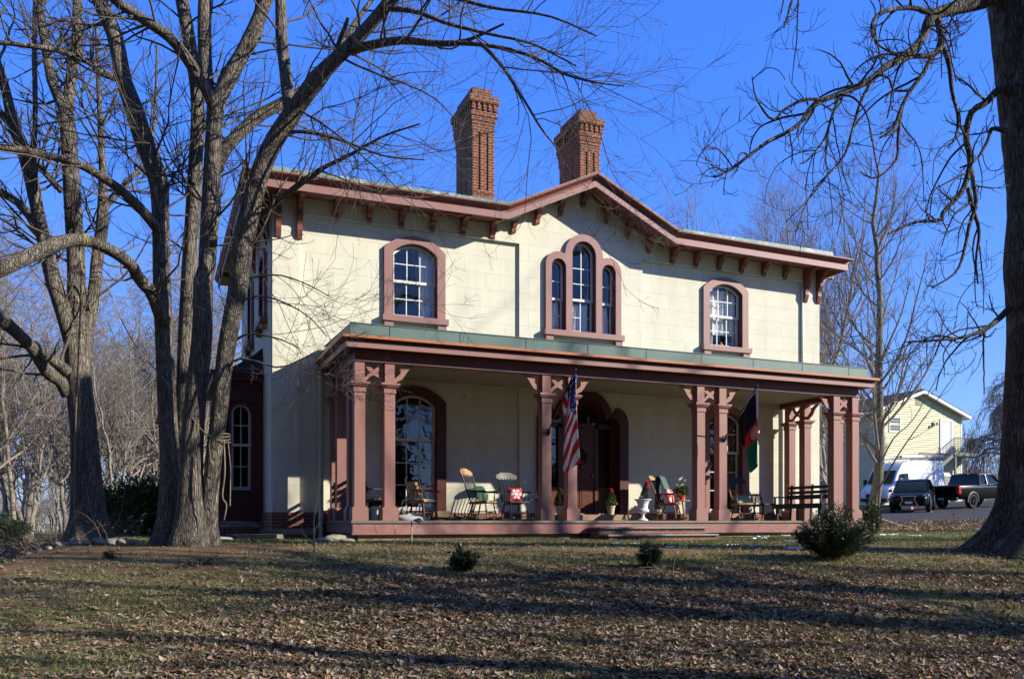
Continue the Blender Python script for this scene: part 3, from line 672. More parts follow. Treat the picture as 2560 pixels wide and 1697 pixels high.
mb = MB(); mb.box(-1.36, 1.32, -3.39, FY - .025, -.154, -.115, .008); mb.box(-1.34, 1.34, -3.77, -3.342, -.299, -.262, .008); mb.build("stone_tread", SLATE, ps)
# beam, ceiling, cornice
BX, BY = 6.235, -2.72
mb = MB()
mb.box(-BX, BX, BY, BY + .20, 3.09, 3.30)
for s in (-1, 1): mb.box(s * BX, s * (BX - .20), BY + .201, -.07, 3.09, 3.30)
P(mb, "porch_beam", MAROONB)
mb = MB(); mb.box(-BX - .012, BX + .012, BY - .03, BY + .214, 3.055, 3.088)
for s in (-1, 1): mb.box(s * (BX + .012), s * (BX - .214), BY + .215, -.07, 3.055, 3.088)
P(mb, "beam_moulding", MAROON2)
CEIL = mat("porch ceiling", (.40, .36, .26), .8, .06, 2.0)
mb = MB(); mb.box(-BX + .19, BX - .19, BY + .19, -.07, 3.20, 3.24); P(mb, "porch_ceiling", CEIL)
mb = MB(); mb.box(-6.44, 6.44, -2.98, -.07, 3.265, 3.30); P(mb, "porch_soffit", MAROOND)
mb = MB(); mb.box(-6.452, 6.452, -3.003, -2.96, 3.262, 3.375)
for s in (-1, 1): mb.box(s * 6.452, s * 6.41, -2.959, -.07, 3.262, 3.375)
P(mb, "porch_cornice", MAROON2)
mb = MB()
pr = [(-2.90, 3.376), (-2.955, 3.376), (-2.965, 3.40), (-3.00, 3.422), (-3.06, 3.435), (-3.085, 3.44), (-3.085, 3.46), (-2.9, 3.46)]
mb.prism(pr, 'x', -6.53, 6.53)
for s in (-1, 1): mb.prism([(s * 6.40, 3.377), (s * 6.45, 3.377), (s * 6.475, 3.40), (s * 6.53, 3.435), (s * 6.53, 3.459), (s * 6.38, 3.459)], 'y', -2.89, -.07)
P(mb, "porch_crown", MAROONB)
mb = MB(); mb.box(-6.545, 6.545, -3.10, -3.086, 3.425, 3.478); mb.box(-6.545, 6.545, -3.085, -2.9, 3.461, 3.478)
for s in (-1, 1): mb.box(s * 6.531, s * 6.545, -3.085, -.07, 3.425, 3.478)
P(mb, "gutter", COPPER)
mb = MB(); b = band(mb, -6.36, 6.36, -2.90, -.068, 3.462, .0, .265)
mb.add([(-6.36, -2.90, 3.727), (6.36, -2.90, 3.727), (6.36, -.068, 3.80), (-6.36, -.068, 3.80)], [(0, 1, 2, 3)]); mb.box(-6.53, 6.53, -2.898, -.07, 3.44, 3.458)
mb.box(-6.375, 6.375, -2.915, -2.88, 3.728, 3.742)
P(mb, "porch_roof", GREENM)
mb = MB()
for k in range(9): x = -5.6 + k * 1.42; mb.box(x - .006, x + .006, -2.906, -2.899, 3.47, 3.727)
P(mb, "flashing_seam", mat("seam metal", (.06, .11, .095), .5))
def column(x, y, half=False):
    m = MB(); s = .104
    m.box(x - s, x + s, y - s, y + s, .29, 2.47)
    c = P(m, "porch_column", MAROON2 if False else MAROON)
    m = MB(); m.box(x - .155, x + .155, y - .155, y + .155, .021, .25); m.prism([(x - .155, .25), (x + .155, .25), (x + .118, .292), (x - .118, .292)], 'y', y - .135, y + .135); m.build("column_base", MAROON, c)
    m = MB(); m.box(x - .122, x + .122, y - .122, y + .122, 2.471, 2.505)
    for k, (e, z0, z1) in enumerate(((.118, 2.505, 2.57), (.135, 2.57, 2.592), (.16, 2.592, 2.622), (.185, 2.622, 2.662))): m.box(x - e, x + e, y - e, y + e, z0, z1)
    m.box(x - .095, x + .095, y - .095, y + .095, 2.663, 3.054); m.build("capital", MAROON, c)
CXS = (6.14, 5.555, 2.215, 1.615)
YC = -2.625
for s in (-1, 1):
    for x in CXS: column(s * x, YC)
    column(s * 6.14, -2.10); column(s * 6.14, -.95); column(s * 6.14, -.36)
def ribbon(path, wid):
    """flat scroll outline along a 2-D path with half-widths"""
    a = []; b = []
    for i, p in enumerate(path):
        q0 = path[max(0, i - 1)]; q1 = path[min(len(path) - 1, i + 1)]; dx, dz = q1[0] - q0[0], q1[1] - q0[1]; l = math.hypot(dx, dz) or 1
        nx, nz_ = -dz / l, dx / l; a.append((p[0] + nx * wid[i], p[1] + nz_ * wid[i])); b.append((p[0] - nx * wid[i], p[1] - nz_ * wid[i]))
    return a + b[::-1]
def scroll(m, x0, dirx, y, axis='y'):
    pth = [(0, 2.70), (.06, 2.755), (.13, 2.80), (.19, 2.87), (.22, 2.93), (.28, 2.985), (.36, 3.02), (.40, 3.03)]
    wd = [.035, .04, .05, .045, .05, .035, .025, .008]
    o_ = ribbon([(x0 + dirx * a, b) for a, b in pth], wd)
    m.prism(o_, axis, y - .022, y + .022)
    o_ = ribbon([(x0 + dirx * a, b) for a, b in ((.15, 2.90), (.17, 2.94), (.15, 2.975))], [.02, .03, .012]); m.prism(o_, axis, y - .021, y + .021)
def cross(m, xa, xb, y, axis='y'):
    xm = (xa + xb) / 2; hw = (xb - xa) / 2
    for s in (-1, 1):
        pth = [(xm - s * hw, 2.70), (xm - s * hw * .5, 2.80), (xm, 2.87), (xm + s * hw * .45, 2.94), (xm + s * hw * .78, 3.03)]
        m.prism(ribbon(pth, [.032, .028, .045, .04, .03]), axis, y - .02 - .002 * s, y + .02 - .002 * s)
def scr(fn): m = MB(); fn(m); P(m, "scroll_bracket", MAROON)
pairs = [(-6.14, -5.555), (-2.215, -1.615), (1.615, 2.215), (5.555, 6.14)]
for i, (a, b) in enumerate(pairs):
    scr(lambda m: cross(m, a + .095, b - .095, YC))
    if i > 0: scr(lambda m: scroll(m, a - .095, -1, YC))
    if i < 3: scr(lambda m: scroll(m, b + .095, 1, YC))
for s in (-1, 1):
    scr(lambda m: cross(m, YC + .095, -2.10 - .095, s * 6.14, 'x')); scr(lambda m: scroll(m, -2.10 + .095, 1, s * 6.14, 'x'))
    scr(lambda m: scroll(m, -.95 - .095, -1, s * 6.14, 'x')); scr(lambda m: cross(m, -.95 + .095, -.36 - .095, s * 6.14, 'x'))
# downspouts
mb = MB(); mb.tube([(-6.42, -.20, 3.26), (-6.42, -.17, 3.1), (-6.42, -.17, 1.0), (-6.42, -.17, -.38), (-6.46, -.3, -.45)], .055, 12); P(mb, "downspout", mat("cream spout paint", (.62, .60, .48), .5), smooth_=True)
mb = MB(); mb.tube([(6.31, -.13, 3.26), (6.31, -.13, -.2)], .045, 12); P(mb, "downspout", WHITE, smooth_=True)
mb = MB(); mb.tube([(6.845, -.045, 6.9), (6.845, -.045, 3.8)], .028, 10); P(mb, "downspout", WHITE, smooth_=True)
# ================================================================== GROUND
def axis_pts(segs):
    o = []
    for a, b, st in segs: o += list(np.arange(a, b, st))
    return np.array(sorted(set(np.round(o + [segs[-1][1]], 4))))
rs = axis_pts([(-900, -120, 60), (-120, -40, 8), (-40, -18, 1.5), (-18, 18, .22), (18, 45, .9), (45, 120, 8), (120, 900, 60)])
ds = axis_pts([(-60, -8, 4), (-8, 3, .7), (3, 20, .2), (20, 40, .6), (40, 80, 2), (80, 200, 12), (200, 900, 70)])
Rg, Dg = np.meshgrid(rs, ds); Xg, Yg = to_xy(Rg, Dg); Zg = terrain(Xg, Yg)
near = smooth((26 - Dg) / 8)
Zg = Zg + near * (.05 * (fnoise(Xg, Yg, 2.3) - .5) + .02 * (vnoise(Xg, Yg, .45) - .5))
inh = ((np.abs(Xg) < W - .2) & (Yg > .2) & (Yg < DEP)) | ((np.abs(Xg) < FX - .2) & (Yg > FY + .2) & (Yg < .3)); Zg = np.where(inh, np.minimum(Zg, -.75), Zg)
nr, nd = len(rs), len(ds)
idx = np.arange(nr * nd).reshape(nd, nr)
Fg = np.stack([idx[:-1, :-1], idx[:-1, 1:], idx[1:, 1:], idx[1:, :-1]], -1).reshape(-1, 4)
# what grows where: R = bare soil, G = green grass, B = leaf litter
def cover(x, y):
    r, d = to_rd(x, y); n = fnoise(x, y, 1.7); n2 = fnoise(y + 31, x - 17, .8)
    path = np.exp(-((d - 13.35 - .35 * np.sin(x * .5)) / .85) ** 2) * (.62 + .7 * (n - .5)) * smooth((9.5 - r) / 5)
    soil = np.clip(path + .95 * smooth((-r - 2.2) / 2.4) * np.exp(-((d - 12.4 + .1 * (r + 6)) / 1.9) ** 2) + .35 * smooth((n2 - .56) * 7), 0, 1)
    soil = np.clip(soil * (.55 + .9 * n2), 0, 1)
    zone = .12 + .88 * smooth((r + 3.6 + 1.6 * (n2 - .5)) / 3.0); band = smooth((11.2 - d + 2.4 * (n - .5)) / 1.2)
    litter = band * np.clip(zone * (.42 + 3.4 * (n - .42)) + .5 * smooth((n2 - .52) * 6) * zone, 0, 1)
    litter = np.maximum(litter, .16 * smooth((14.5 - d) / 3) * smooth((n2 - .35) * 4))
    litter = np.maximum(litter, .9 * smooth((d - 25) / 3) * smooth((36 - d) / 3) * smooth((r - 8) / 3))
    green = np.clip(.38 + 1.9 * (fnoise(x + 50, y + 9, 2.6) - .42), 0, 1) * (1 - soil)
    return soil, green, litter
so_, gr_, li_ = cover(Xg.ravel(), Yg.ravel())
GM, t, b, N, Lk = new_mat("lawn ground")
vc = N("ShaderNodeVertexColor"); vc.layer_name = "col"; sp = N("ShaderNodeSeparateColor"); Lk(vc.outputs[0], sp.inputs[0]); tcn = N("ShaderNodeTexCoord")
def nse(scale, det=8, rough=.7):
    n = N("ShaderNodeTexNoise"); n.inputs["Scale"].default_value = scale; n.inputs["Detail"].default_value = det; n.inputs["Roughness"].default_value = rough; Lk(tcn.outputs["Object"], n.inputs["Vector"]); return n
def ramp(src, stops):
    r = N("ShaderNodeValToRGB"); e = r.color_ramp.elements; e[0].position, e[0].color = stops[0][0], stops[0][1] + (1,); e[1].position, e[1].color = stops[-1][0], stops[-1][1] + (1,)
    for p_, c_ in stops[1:-1]: q = e.new(p_); q.color = c_ + (1,)
    Lk(src, r.inputs[0]); return r.outputs[0]
def mixc(f, a, bb): m = N("ShaderNodeMixRGB"); Lk(f, m.inputs[0]); Lk(a, m.inputs[1]); Lk(bb, m.inputs[2]); return m.outputs[0]
nA, nB, nC = nse(5.5), nse(26), nse(70)
dry = ramp(nB.outputs[0], [(.3, (.10, .08, .040)), (.5, (.25, .20, .105)), (.72, (.40, .33, .19))])
grn = ramp(nB.outputs[0], [(.3, (.05, .062, .02)), (.55, (.13, .145, .05)), (.75, (.24, .23, .095))])
soi = ramp(nA.outputs[0], [(.3, (.13, .078, .04)), (.55, (.26, .165, .088)), (.75, (.36, .245, .14))])
lit = ramp(nC.outputs[0], [(.35, (.05, .034, .018)), (.5, (.145, .10, .055)), (.68, (.28, .20, .12))])
c1 = mixc(sp.outputs[1], dry, grn); c2 = mixc(sp.outputs[2], c1, lit); c3 = mixc(sp.outputs[0], c2, soi); Lk(c3, b.inputs["Base Color"])
b.inputs["Roughness"].default_value = .95; b.inputs["Specular IOR Level"].default_value = .1
bu = N("ShaderNodeBump"); bu.inputs["Strength"].default_value = .8; bu.inputs["Distance"].default_value = .05; Lk(nB.outputs[0], bu.inputs["Height"]); Lk(bu.outputs[0], b.inputs["Normal"])
g = raw_mesh("lawn", np.stack([Xg, Yg, Zg], -1).reshape(-1, 3), Fg, GM, colors=np.stack([so_, gr_, li_], -1)); g["kind"] = "structure"
def gz(x, y):
    z = terrain(x, y); r, d = to_rd(x, y); return z + smooth((26 - d) / 8) * (.05 * (fnoise(x, y, 2.3) - .5) + .02 * (vnoise(x, y, .45) - .5))
# asphalt parking area, a sheet just above the rising ground on the right
pr_, pd_ = np.meshgrid(np.arange(9.5, 60, 1.0), np.arange(35.2, 62, 1.0)); px, py = to_xy(pr_, pd_); pz = terrain(px, py) + .035
a_, b_ = pr_.shape; ii = np.arange(a_ * b_).reshape(a_, b_)
pk = raw_mesh("driveway", np.stack([px, py, pz], -1).reshape(-1, 3), np.stack([ii[:-1, :-1], ii[:-1, 1:], ii[1:, 1:], ii[1:, :-1]], -1).reshape(-1, 4), ASPH); pk["kind"] = "structure"

# ------------------------------------------------------------------ fallen leaves and grass
rng = np.random.RandomState(5)
def scatter(n, r0, r1, d0, d1, pw=1.0):
    d = d0 + (d1 - d0) * rng.rand(n) ** pw; half = np.minimum(r1, .66 * d + 1.0); r = (rng.rand(n) * 2 - 1) * half; return to_xy(r, d)
def leaf_mesh(x, y, size, name, matl, lift=.012, tilt=.5, label=None):
    n = len(x); z = gz(x, y) + lift * (.3 + rng.rand(n)); a = rng.rand(n) * 2 * PI; L_ = size * (.6 + .9 * rng.rand(n)); wd = L_ * (.30 + .25 * rng.rand(n))
    u = np.stack([np.cos(a), np.sin(a), tilt * (rng.rand(n) - .4)], -1); v = np.stack([-np.sin(a), np.cos(a), tilt * (rng.rand(n) - .5)], -1)
    c = np.stack([x, y, z], -1); curl = (L_ * (.05 + .32 * rng.rand(n)))[:, None] * np.array([0, 0, 1.0])
    Lc, Wc = L_[:, None], wd[:, None]
    p = [c - u * Lc * .5 + curl * .6, c - u * Lc * .1 + v * Wc * .5 + curl * .5, c + u * Lc * .25 + v * Wc * .42 + curl * .35, c + u * Lc * .5 + curl, c + u * Lc * .22 - v * Wc * .45 + curl * .3, c - u * Lc * .12 - v * Wc * .5 + curl * .55, c - u * Lc * .1, c + u * Lc * .22]
    V_ = np.stack(p, 1).reshape(-1, 3); V_[:, 2] = np.maximum(V_[:, 2], 0 * V_[:, 2] + np.repeat(z, 8) - .004); o = (np.arange(n) * 8)[:, None]
    f = np.concatenate([o + np.array([[0, 6, 1, 1]]), o + np.array([[1, 6, 7, 2]]), o + np.array([[2, 7, 3, 3]]), o + np.array([[3, 7, 4, 4]]), o + np.array([[4, 7, 6, 5]]), o + np.array([[5, 6, 0, 0]])], 0)
    tri = np.concatenate([f[:, [0, 1, 2]], f[:, [0, 2, 3]]], 0); tri = tri[(tri[:, 0] != tri[:, 1]) & (tri[:, 1] != tri[:, 2]) & (tri[:, 0] != tri[:, 2])]
    o_ = raw_mesh(name, V_, tri, matl, smooth_=False); o_["kind"] = "stuff"; return o_
LEAFM = island_mat("dry leaf", [(0.260, 0.183, 0.126), (0.126, 0.083, 0.055), (0.370, 0.282, 0.210), (0.210, 0.124, 0.076), (0.487, 0.398, 0.311), (0.101, 0.066, 0.046), (0.319, 0.232, 0.164), (0.437, 0.340, 0.260), (0.353, 0.183, 0.092), (0.420, 0.349, 0.294)], .65, .12, .25)
x, y = scatter(165000, 9, 9, 4.8, 15.5, 1.1); s_, g_, l_ = cover(x, y); keep = rng.rand(len(x)) < np.clip((l_ * .95 + .035) * (1 - .85 * s_), 0, 1); x, y = x[keep], y[keep]
rr_, dd_ = to_rd(x, y)
leaf_mesh(x, y, .066, "fallen_leaves", LEAFM, tilt=.8)
x, y = to_xy(9.5 + rng.rand(9000) * 10, 26.5 + rng.rand(9000) * 8); leaf_mesh(x, y, .15, "fallen_leaves", LEAFM, lift=.05, tilt=.9)
def grass(x, y, h, name, matl, lean=.6, wid=.006):
    n = len(x); z = gz(x, y) - .004; a = rng.rand(n) * 2 * PI; hh = h * (.4 + rng.rand(n)); l = lean * (rng.rand(n, 2) - .5) * 2
    wv = np.stack([np.cos(a), np.sin(a), 0 * a], -1) * (wid * (.6 + .8 * rng.rand(n)))[:, None]; b0 = np.stack([x, y, z], -1)
    mid = b0 + np.stack([l[:, 0] * hh * .4, l[:, 1] * hh * .4, hh * .6], -1); tip = b0 + np.stack([l[:, 0] * hh * 1.2, l[:, 1] * hh * 1.2, hh * .9], -1)
    V_ = np.stack([b0 - wv, b0 + wv, mid + wv * .7, mid - wv * .7, tip], 1).reshape(-1, 3); o = (np.arange(n) * 5)[:, None]
    tri = np.concatenate([o + np.array([[0, 1, 2]]), o + np.array([[0, 2, 3]]), o + np.array([[3, 2, 4]])], 0)
    o_ = raw_mesh(name, V_, tri, matl, smooth_=False); o_["kind"] = "stuff"; return o_
GRD = island_mat("dry grass", [(.40, .32, .18), (.24, .19, .10), (.50, .42, .26), (.17, .15, .07), (.33, .28, .14)], .8, .25)
GRG = island_mat("green grass", [(.115, .15, .045), (.18, .21, .075), (.075, .105, .034), (.26, .26, .115), (.14, .18, .06)], .8, .3)
x, y = scatter(260000, 9, 10, 4.8, 17.5, 1.0); s_, g_, l_ = cover(x, y); cl = smooth((vnoise(x, y, .22) - .3) * 2.2); k = rng.rand(len(x)) < np.clip((1 - s_) * (.25 + .75 * cl) * (1 - .45 * l_), 0, 1); x, y, gg = x[k], y[k], g_[k]
kk = rng.rand(len(x)) < np.clip(gg * 1.0, 0, .85)
grass(x[~kk], y[~kk], .05, "dry_grass", GRD, 1.5, .0045); grass(x[kk], y[kk], .055, "green_grass", GRG, 1.4, .0045)
x, y = scatter(26000, 12, 14, 15.0, 27, .8); k = ~((np.abs(x) < FX + .2) & (y > FY - .15)) & ~((np.abs(x) < 1.7) & (y > -4.3)) & ~((np.abs(x) < W + 1.2) & (y > -.2)); grass(x[k], y[k], .045, "dry_grass", GRG, 1.3, .009)
# snow left in the shade
SNOWM = mat("old snow", (.80, .82, .86), .6, .05, 8, .3, 30)
mb = MB(); rn = random.Random(3)
for (u, v, w_, h_) in ((1940, 1338, 70, 9), (2005, 1334, 60, 7), (1905, 1341, 34, 5), (2215, 1336, 60, 6), (2275, 1339, 34, 4), (1965, 1372, 50, 5), (1885, 1366, 30, 4), (1695, 1340, 40, 6), (1715, 1350, 34, 4), (1900, 1345, 40, 4), (1985, 1352, 38, 4), (1540, 1361, 34, 4), (1588, 1361, 26, 4), (1690, 1368, 36, 4), (1750, 1371, 30, 3), (2330, 1325, 18, 3), (2200, 1290, 24, 8), (1830, 1363, 22, 3), (2060, 1383, 36, 3), (2120, 1336, 30, 4)):
    c = gxy(u, v); d = float(to_rd(c.x, c.y)[1]); W_ = w_ * d / F * 1.1
    for q in range(5):
        off = (rn.random() - .5) * W_; offd = (rn.random() - .5) * min(1.0, h_ * d / F * 5); cx_, cy_q = to_xy(to_rd(c.x, c.y)[0] + off, d + offd); rx = W_ * (.14 + .18 * rn.random()); ry = rx * (.5 + .9 * rn.random()); n = 20; vs = []; top = []; ph = [rn.random() * 7 for _ in range(3)]
        for k in range(n):
            a = 2 * PI * k / n; qq = .8 + .28 * math.sin(2 * a + ph[0]) + .2 * math.sin(3 * a + ph[1]) + .12 * math.sin(5 * a + ph[2]); ox, oy = rx * qq * math.cos(a), ry * qq * math.sin(a); wx, wy = cx_ + ox * CS + oy * SN, cy_q - ox * SN + oy * CS
            vs.append((wx, wy, float(gz(wx, wy)) - .012)); wx2, wy2 = cx_ + (wx - cx_) * .8, cy_q + (wy - cy_q) * .8; top.append((wx2, wy2, float(gz(wx2, wy2)) + .012 + .012 * rn.random()))
        vs += top + [(cx_, cy_q, float(gz(cx_, cy_q)) + .022)]
        mb.add(vs, [(k, (k + 1) % n, (k + 1) % n + n, k + n) for k in range(n)] + [(k + n, (k + 1) % n + n, 2 * n) for k in range(n)])
sn = mb.build("snow", SNOWM, smooth_=True); sn["kind"] = "stuff"

# ================================================================== TREES
class Tubes:
    """many tapered branches in one mesh"""
    def __init__(s): s.V = []; s.Q = []; s.n = 0
    def add(s, Pn, Rn, sides=4):
        """Pn (M,K,3) centre lines, Rn (M,K) radii"""
        Pn = np.asarray(Pn, float); Rn = np.asarray(Rn, float)
        if Pn.ndim == 2: Pn = Pn[None]; Rn = Rn[None]
        M, K, _ = Pn.shape
        if M == 0: return
        T = np.empty_like(Pn); T[:, 1:-1] = Pn[:, 2:] - Pn[:, :-2]; T[:, 0] = Pn[:, 1] - Pn[:, 0]; T[:, -1] = Pn[:, -1] - Pn[:, -2]
        T /= np.linalg.norm(T, axis=-1, keepdims=True) + 1e-9
        ref = np.where(np.abs(T[:, :1, 2:3]) > .8, np.array([1., 0, 0]), np.array([0, 0, 1.])); ref = np.broadcast_to(ref, T.shape)
        X = np.cross(ref, T); nx = np.linalg.norm(X, axis=-1, keepdims=True); X = X / np.maximum(nx, 1e-6); Y_ = np.cross(T, X)
        a = np.arange(sides) * 2 * PI / sides
        V = Pn[:, :, None] + (X[:, :, None] * np.cos(a)[:, None] + Y_[:, :, None] * np.sin(a)[:, None]) * Rn[:, :, None, None]
        base = s.n + (np.arange(M) * K * sides)[:, None, None] + (np.arange(K - 1) * sides)[None, :, None]; i = np.arange(sides); j = (i + 1) % sides
        q = np.stack([base + i, base + j, base + sides + j, base + sides + i], -1).reshape(-1, 4)
        s.V.append(V.reshape(-1, 3)); s.Q.append(q); s.n += M * K * sides
    def build(s, name, m, parent=None): 
        return raw_mesh(name, np.concatenate(s.V), np.concatenate(s.Q), m, parent)
def resample(pts, rad, K):
    pts = np.asarray(pts, float); rad = np.asarray(rad, float)
    # smooth through the given points (Catmull-Rom), then resample evenly
    n = len(pts); P_ = np.vstack([2 * pts[0] - pts[1], pts, 2 * pts[-1] - pts[-2]]); o = []; ro = []
    for i in range(n - 1):
        for t in np.linspace(0, 1, 9)[:-1]:
            p0, p1, p2, p3 = P_[i:i + 4]; o.append(.5 * ((2 * p1) + (p2 - p0) * t + (2 * p0 - 5 * p1 + 4 * p2 - p3) * t * t + (3 * p1 - p0 - 3 * p2 + p3) * t ** 3)); ro.append(rad[i] + (rad[i + 1] - rad[i]) * t)
    o.append(pts[-1]); ro.append(rad[-1]); o = np.array(o); ro = np.array(ro)
    s = np.r_[0, np.cumsum(np.linalg.norm(np.diff(o, axis=0), axis=1))]; q = np.linspace(0, s[-1], K)
    return np.stack([np.interp(q, s, o[:, k]) for k in range(3)], -1), np.interp(q, s, ro)
def children(P_, R_, rg, n, t0=.15, t1=1.0, ang=(35, 65), lf=(.3, .6), rf=.6, up=.15, wig=.25, K=6, rmin=.0035, tip=.35, absl=None, droop=0.0, maxr=1e9):
    """side branches of every branch in P_ (M,K,3): n per branch (may be a float per metre if negative)"""
    M, K0, _ = P_.shape; Ls = np.linalg.norm(np.diff(P_, axis=1), axis=-1).sum(1)
    cnt = np.full(M, n) if n > 0 else rg.poisson(np.maximum(.01, -n * Ls)); idx = np.repeat(np.arange(M), cnt.astype(int)); m = len(idx)
    if m == 0: return np.zeros((0, K, 3)), np.zeros((0, K))
    t = t0 + (t1 - t0) * rg.rand(m); f = t * (K0 - 1); i = np.minimum(f.astype(int), K0 - 2); fr = (f - i)[:, None]
    p = P_[idx, i] * (1 - fr) + P_[idx, i + 1] * fr; tg = P_[idx, i + 1] - P_[idx, i]; tg /= np.linalg.norm(tg, axis=1, keepdims=True) + 1e-9
    r = R_[idx, i] * (1 - fr[:, 0]) + R_[idx, i + 1] * fr[:, 0]
    v = rg.randn(m, 3); v -= tg * (v * tg).sum(1, keepdims=True); v /= np.linalg.norm(v, axis=1, keepdims=True) + 1e-9
    a = np.radians(ang[0] + (ang[1] - ang[0]) * rg.rand(m))[:, None]; d = np.cos(a) * tg + np.sin(a) * v
    if absl is None: L_ = Ls[idx] * (lf[0] + (lf[1] - lf[0]) * rg.rand(m)) * (1.15 - .7 * t)
    else: L_ = absl[0] + (absl[1] - absl[0]) * rg.rand(m)
    r0 = np.clip(np.minimum(r * rf, L_ * .03 + .002), rmin, maxr); out = np.empty((m, K, 3)); out[:, 0] = p; st = (L_ / (K - 1))[:, None]; cur = p.copy()
    for k in range(1, K):
        d = d + rg.randn(m, 3) * wig * .5; d[:, 2] += up * .5 - droop * k / K; d /= np.linalg.norm(d, axis=1, keepdims=True) + 1e-9; cur = cur + d * st; out[:, k] = cur
    rad = r0[:, None] * np.linspace(1, tip, K)[None]
    return out, np.maximum(rad, rmin * .75)
def shape_base(Pn, Rn, flare, h, z0):
    zz = Pn[:, 2] - z0; return Rn * (1 + flare * np.exp(-np.maximum(zz, 0) / h))
def rough_tube(T, Pn, Rn, sides, rg, amp=.06, butt=0.0):
    """thick stem with an uneven, ridged surface"""
    K = len(Pn); n0 = T.n; T.add(Pn, Rn, sides); V = T.V[-1].reshape(K, sides, 3); c = Pn[:, None]
    ph = rg.rand(4) * 7; a = np.arange(sides) * 2 * PI / sides; k = np.arange(K)[:, None]
    f = 1 + amp * (np.sin(3 * a + ph[0] + k * .12) * .6 + np.sin(5 * a + ph[1] - k * .2) * .4 + .5 * (rg.rand(K, sides) - .5) + .5 * np.sin(k * .55 + ph[2]) * np.sin(2 * a + ph[3]))
    if butt:
        hgt = (Pn[:, 2] - Pn[0, 2])[:, None]; f = f + butt * np.exp(-hgt / .55) * (np.sin(5 * a + ph[1]) + .6 * np.sin(8 * a + ph[2]) + .35 * np.sin(13 * a + ph[3])) 
    T.V[-1] = (c + (V - c) * f[..., None]).reshape(-1, 3)
BARK1 = bark_mat("ridged grey bark", (.10, .084, .066), (.36, .31, .255), 15, .11, 1.0, .045)
BARK2 = bark_mat("dark rough bark", (.050, .042, .036), (.165, .145, .125), 9, .22, 1.0, .05, lichen=(.28, .28, .25))
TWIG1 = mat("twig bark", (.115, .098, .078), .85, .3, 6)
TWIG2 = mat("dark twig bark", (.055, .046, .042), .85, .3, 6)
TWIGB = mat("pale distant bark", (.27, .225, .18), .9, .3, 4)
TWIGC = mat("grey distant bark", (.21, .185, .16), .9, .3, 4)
def px_limb(pts, d0, d1=None, K=20):
    """limb through image-measured points: (u, v, width px) with its depth running from d0 to d1"""
    d1 = d0 if d1 is None else d1; n = len(pts); o = []; r = []
    for i, (u, v, w_) in enumerate(pts):
        d = d0 + (d1 - d0) * i / (n - 1); p = at(u, v, d); o.append((p.x, p.y, p.z)); r.append(w_ * d / F / 2)
    return resample(o, r, K)
def traced_tree(limbs, name, label, barkm, twigm, seed, base, group=None, thick=14, dens=(-1.1, -3.0, -5.0), l1=(.7, 2.2), flare=.5, up=.2, droop=0.0, wig=.28, rmin=.0035, cull=None, l2=(.35, .65), l3=(.3, .6), extra=None, maxr=.028):
    rg = np.random.RandomState(seed); root = thing(name, label, "tree", base, 0, group); inv = np.array(base)
    T = Tubes(); big = []
    for (Pn, Rn, fl) in limbs:
        if fl: Rn = shape_base(Pn, Rn, flare, .45, base[2])
        rough_tube(T, Pn - inv, Rn, thick if Rn[0] > .07 else 8, rg, .05 if Rn[0] > .07 else .02, .11 if fl else 0); big.append((Pn, Rn, fl))
    T.build("trunk", barkm, root)
    C = Tubes(); A, AR = [], []
    if extra:
        for (Pn, Rn, fl) in list(big):
            if fl: continue
            p, r = children(Pn[None], Rn[None], rg, extra[0], .12, 1.0, (30, 70), rf=.6, up=.05, wig=.19, K=14, absl=extra[1], maxr=extra[2], droop=extra[3], rmin=rmin * 1.6, tip=.45)
            C.add(p - inv, r, 6); big += [(p[k], r[k], False) for k in range(len(p))]
    for (Pn, Rn, fl) in big:
        p, r = children(Pn[None], Rn[None], rg, dens[0] * (.75 if fl else 1.0), .42 if fl else .1, 1.0, (35, 75), rf=.45, up=up, wig=wig, K=9, absl=l1, maxr=maxr, droop=droop, rmin=rmin); A.append(p); AR.append(r)
    A = np.concatenate(A); AR = np.concatenate(AR)
    if cull is not None: k = cull(A[:, -1]); A, AR = A[k], AR[k]
    B, BR = children(A, AR, rg, dens[1], .12, 1.0, (30, 65), l2, rf=.65, up=up * .8, wig=wig * 1.1, K=6, rmin=rmin, droop=droop)
    D, DR = children(B, BR, rg, dens[2], .15, 1.0, (30, 60), l3, rf=.7, up=up * .6, wig=wig, K=4, rmin=rmin * .8)
    sm = np.linalg.norm(np.diff(D, axis=1), axis=-1).sum(1) > .05; D, DR = D[sm], DR[sm]
    C.add(A - inv, AR, 5); C.add(B - inv, BR, 4); C.add(D - inv, DR, 3); C.build("branches", twigm, root)
    return root, len(A), len(B), len(D)
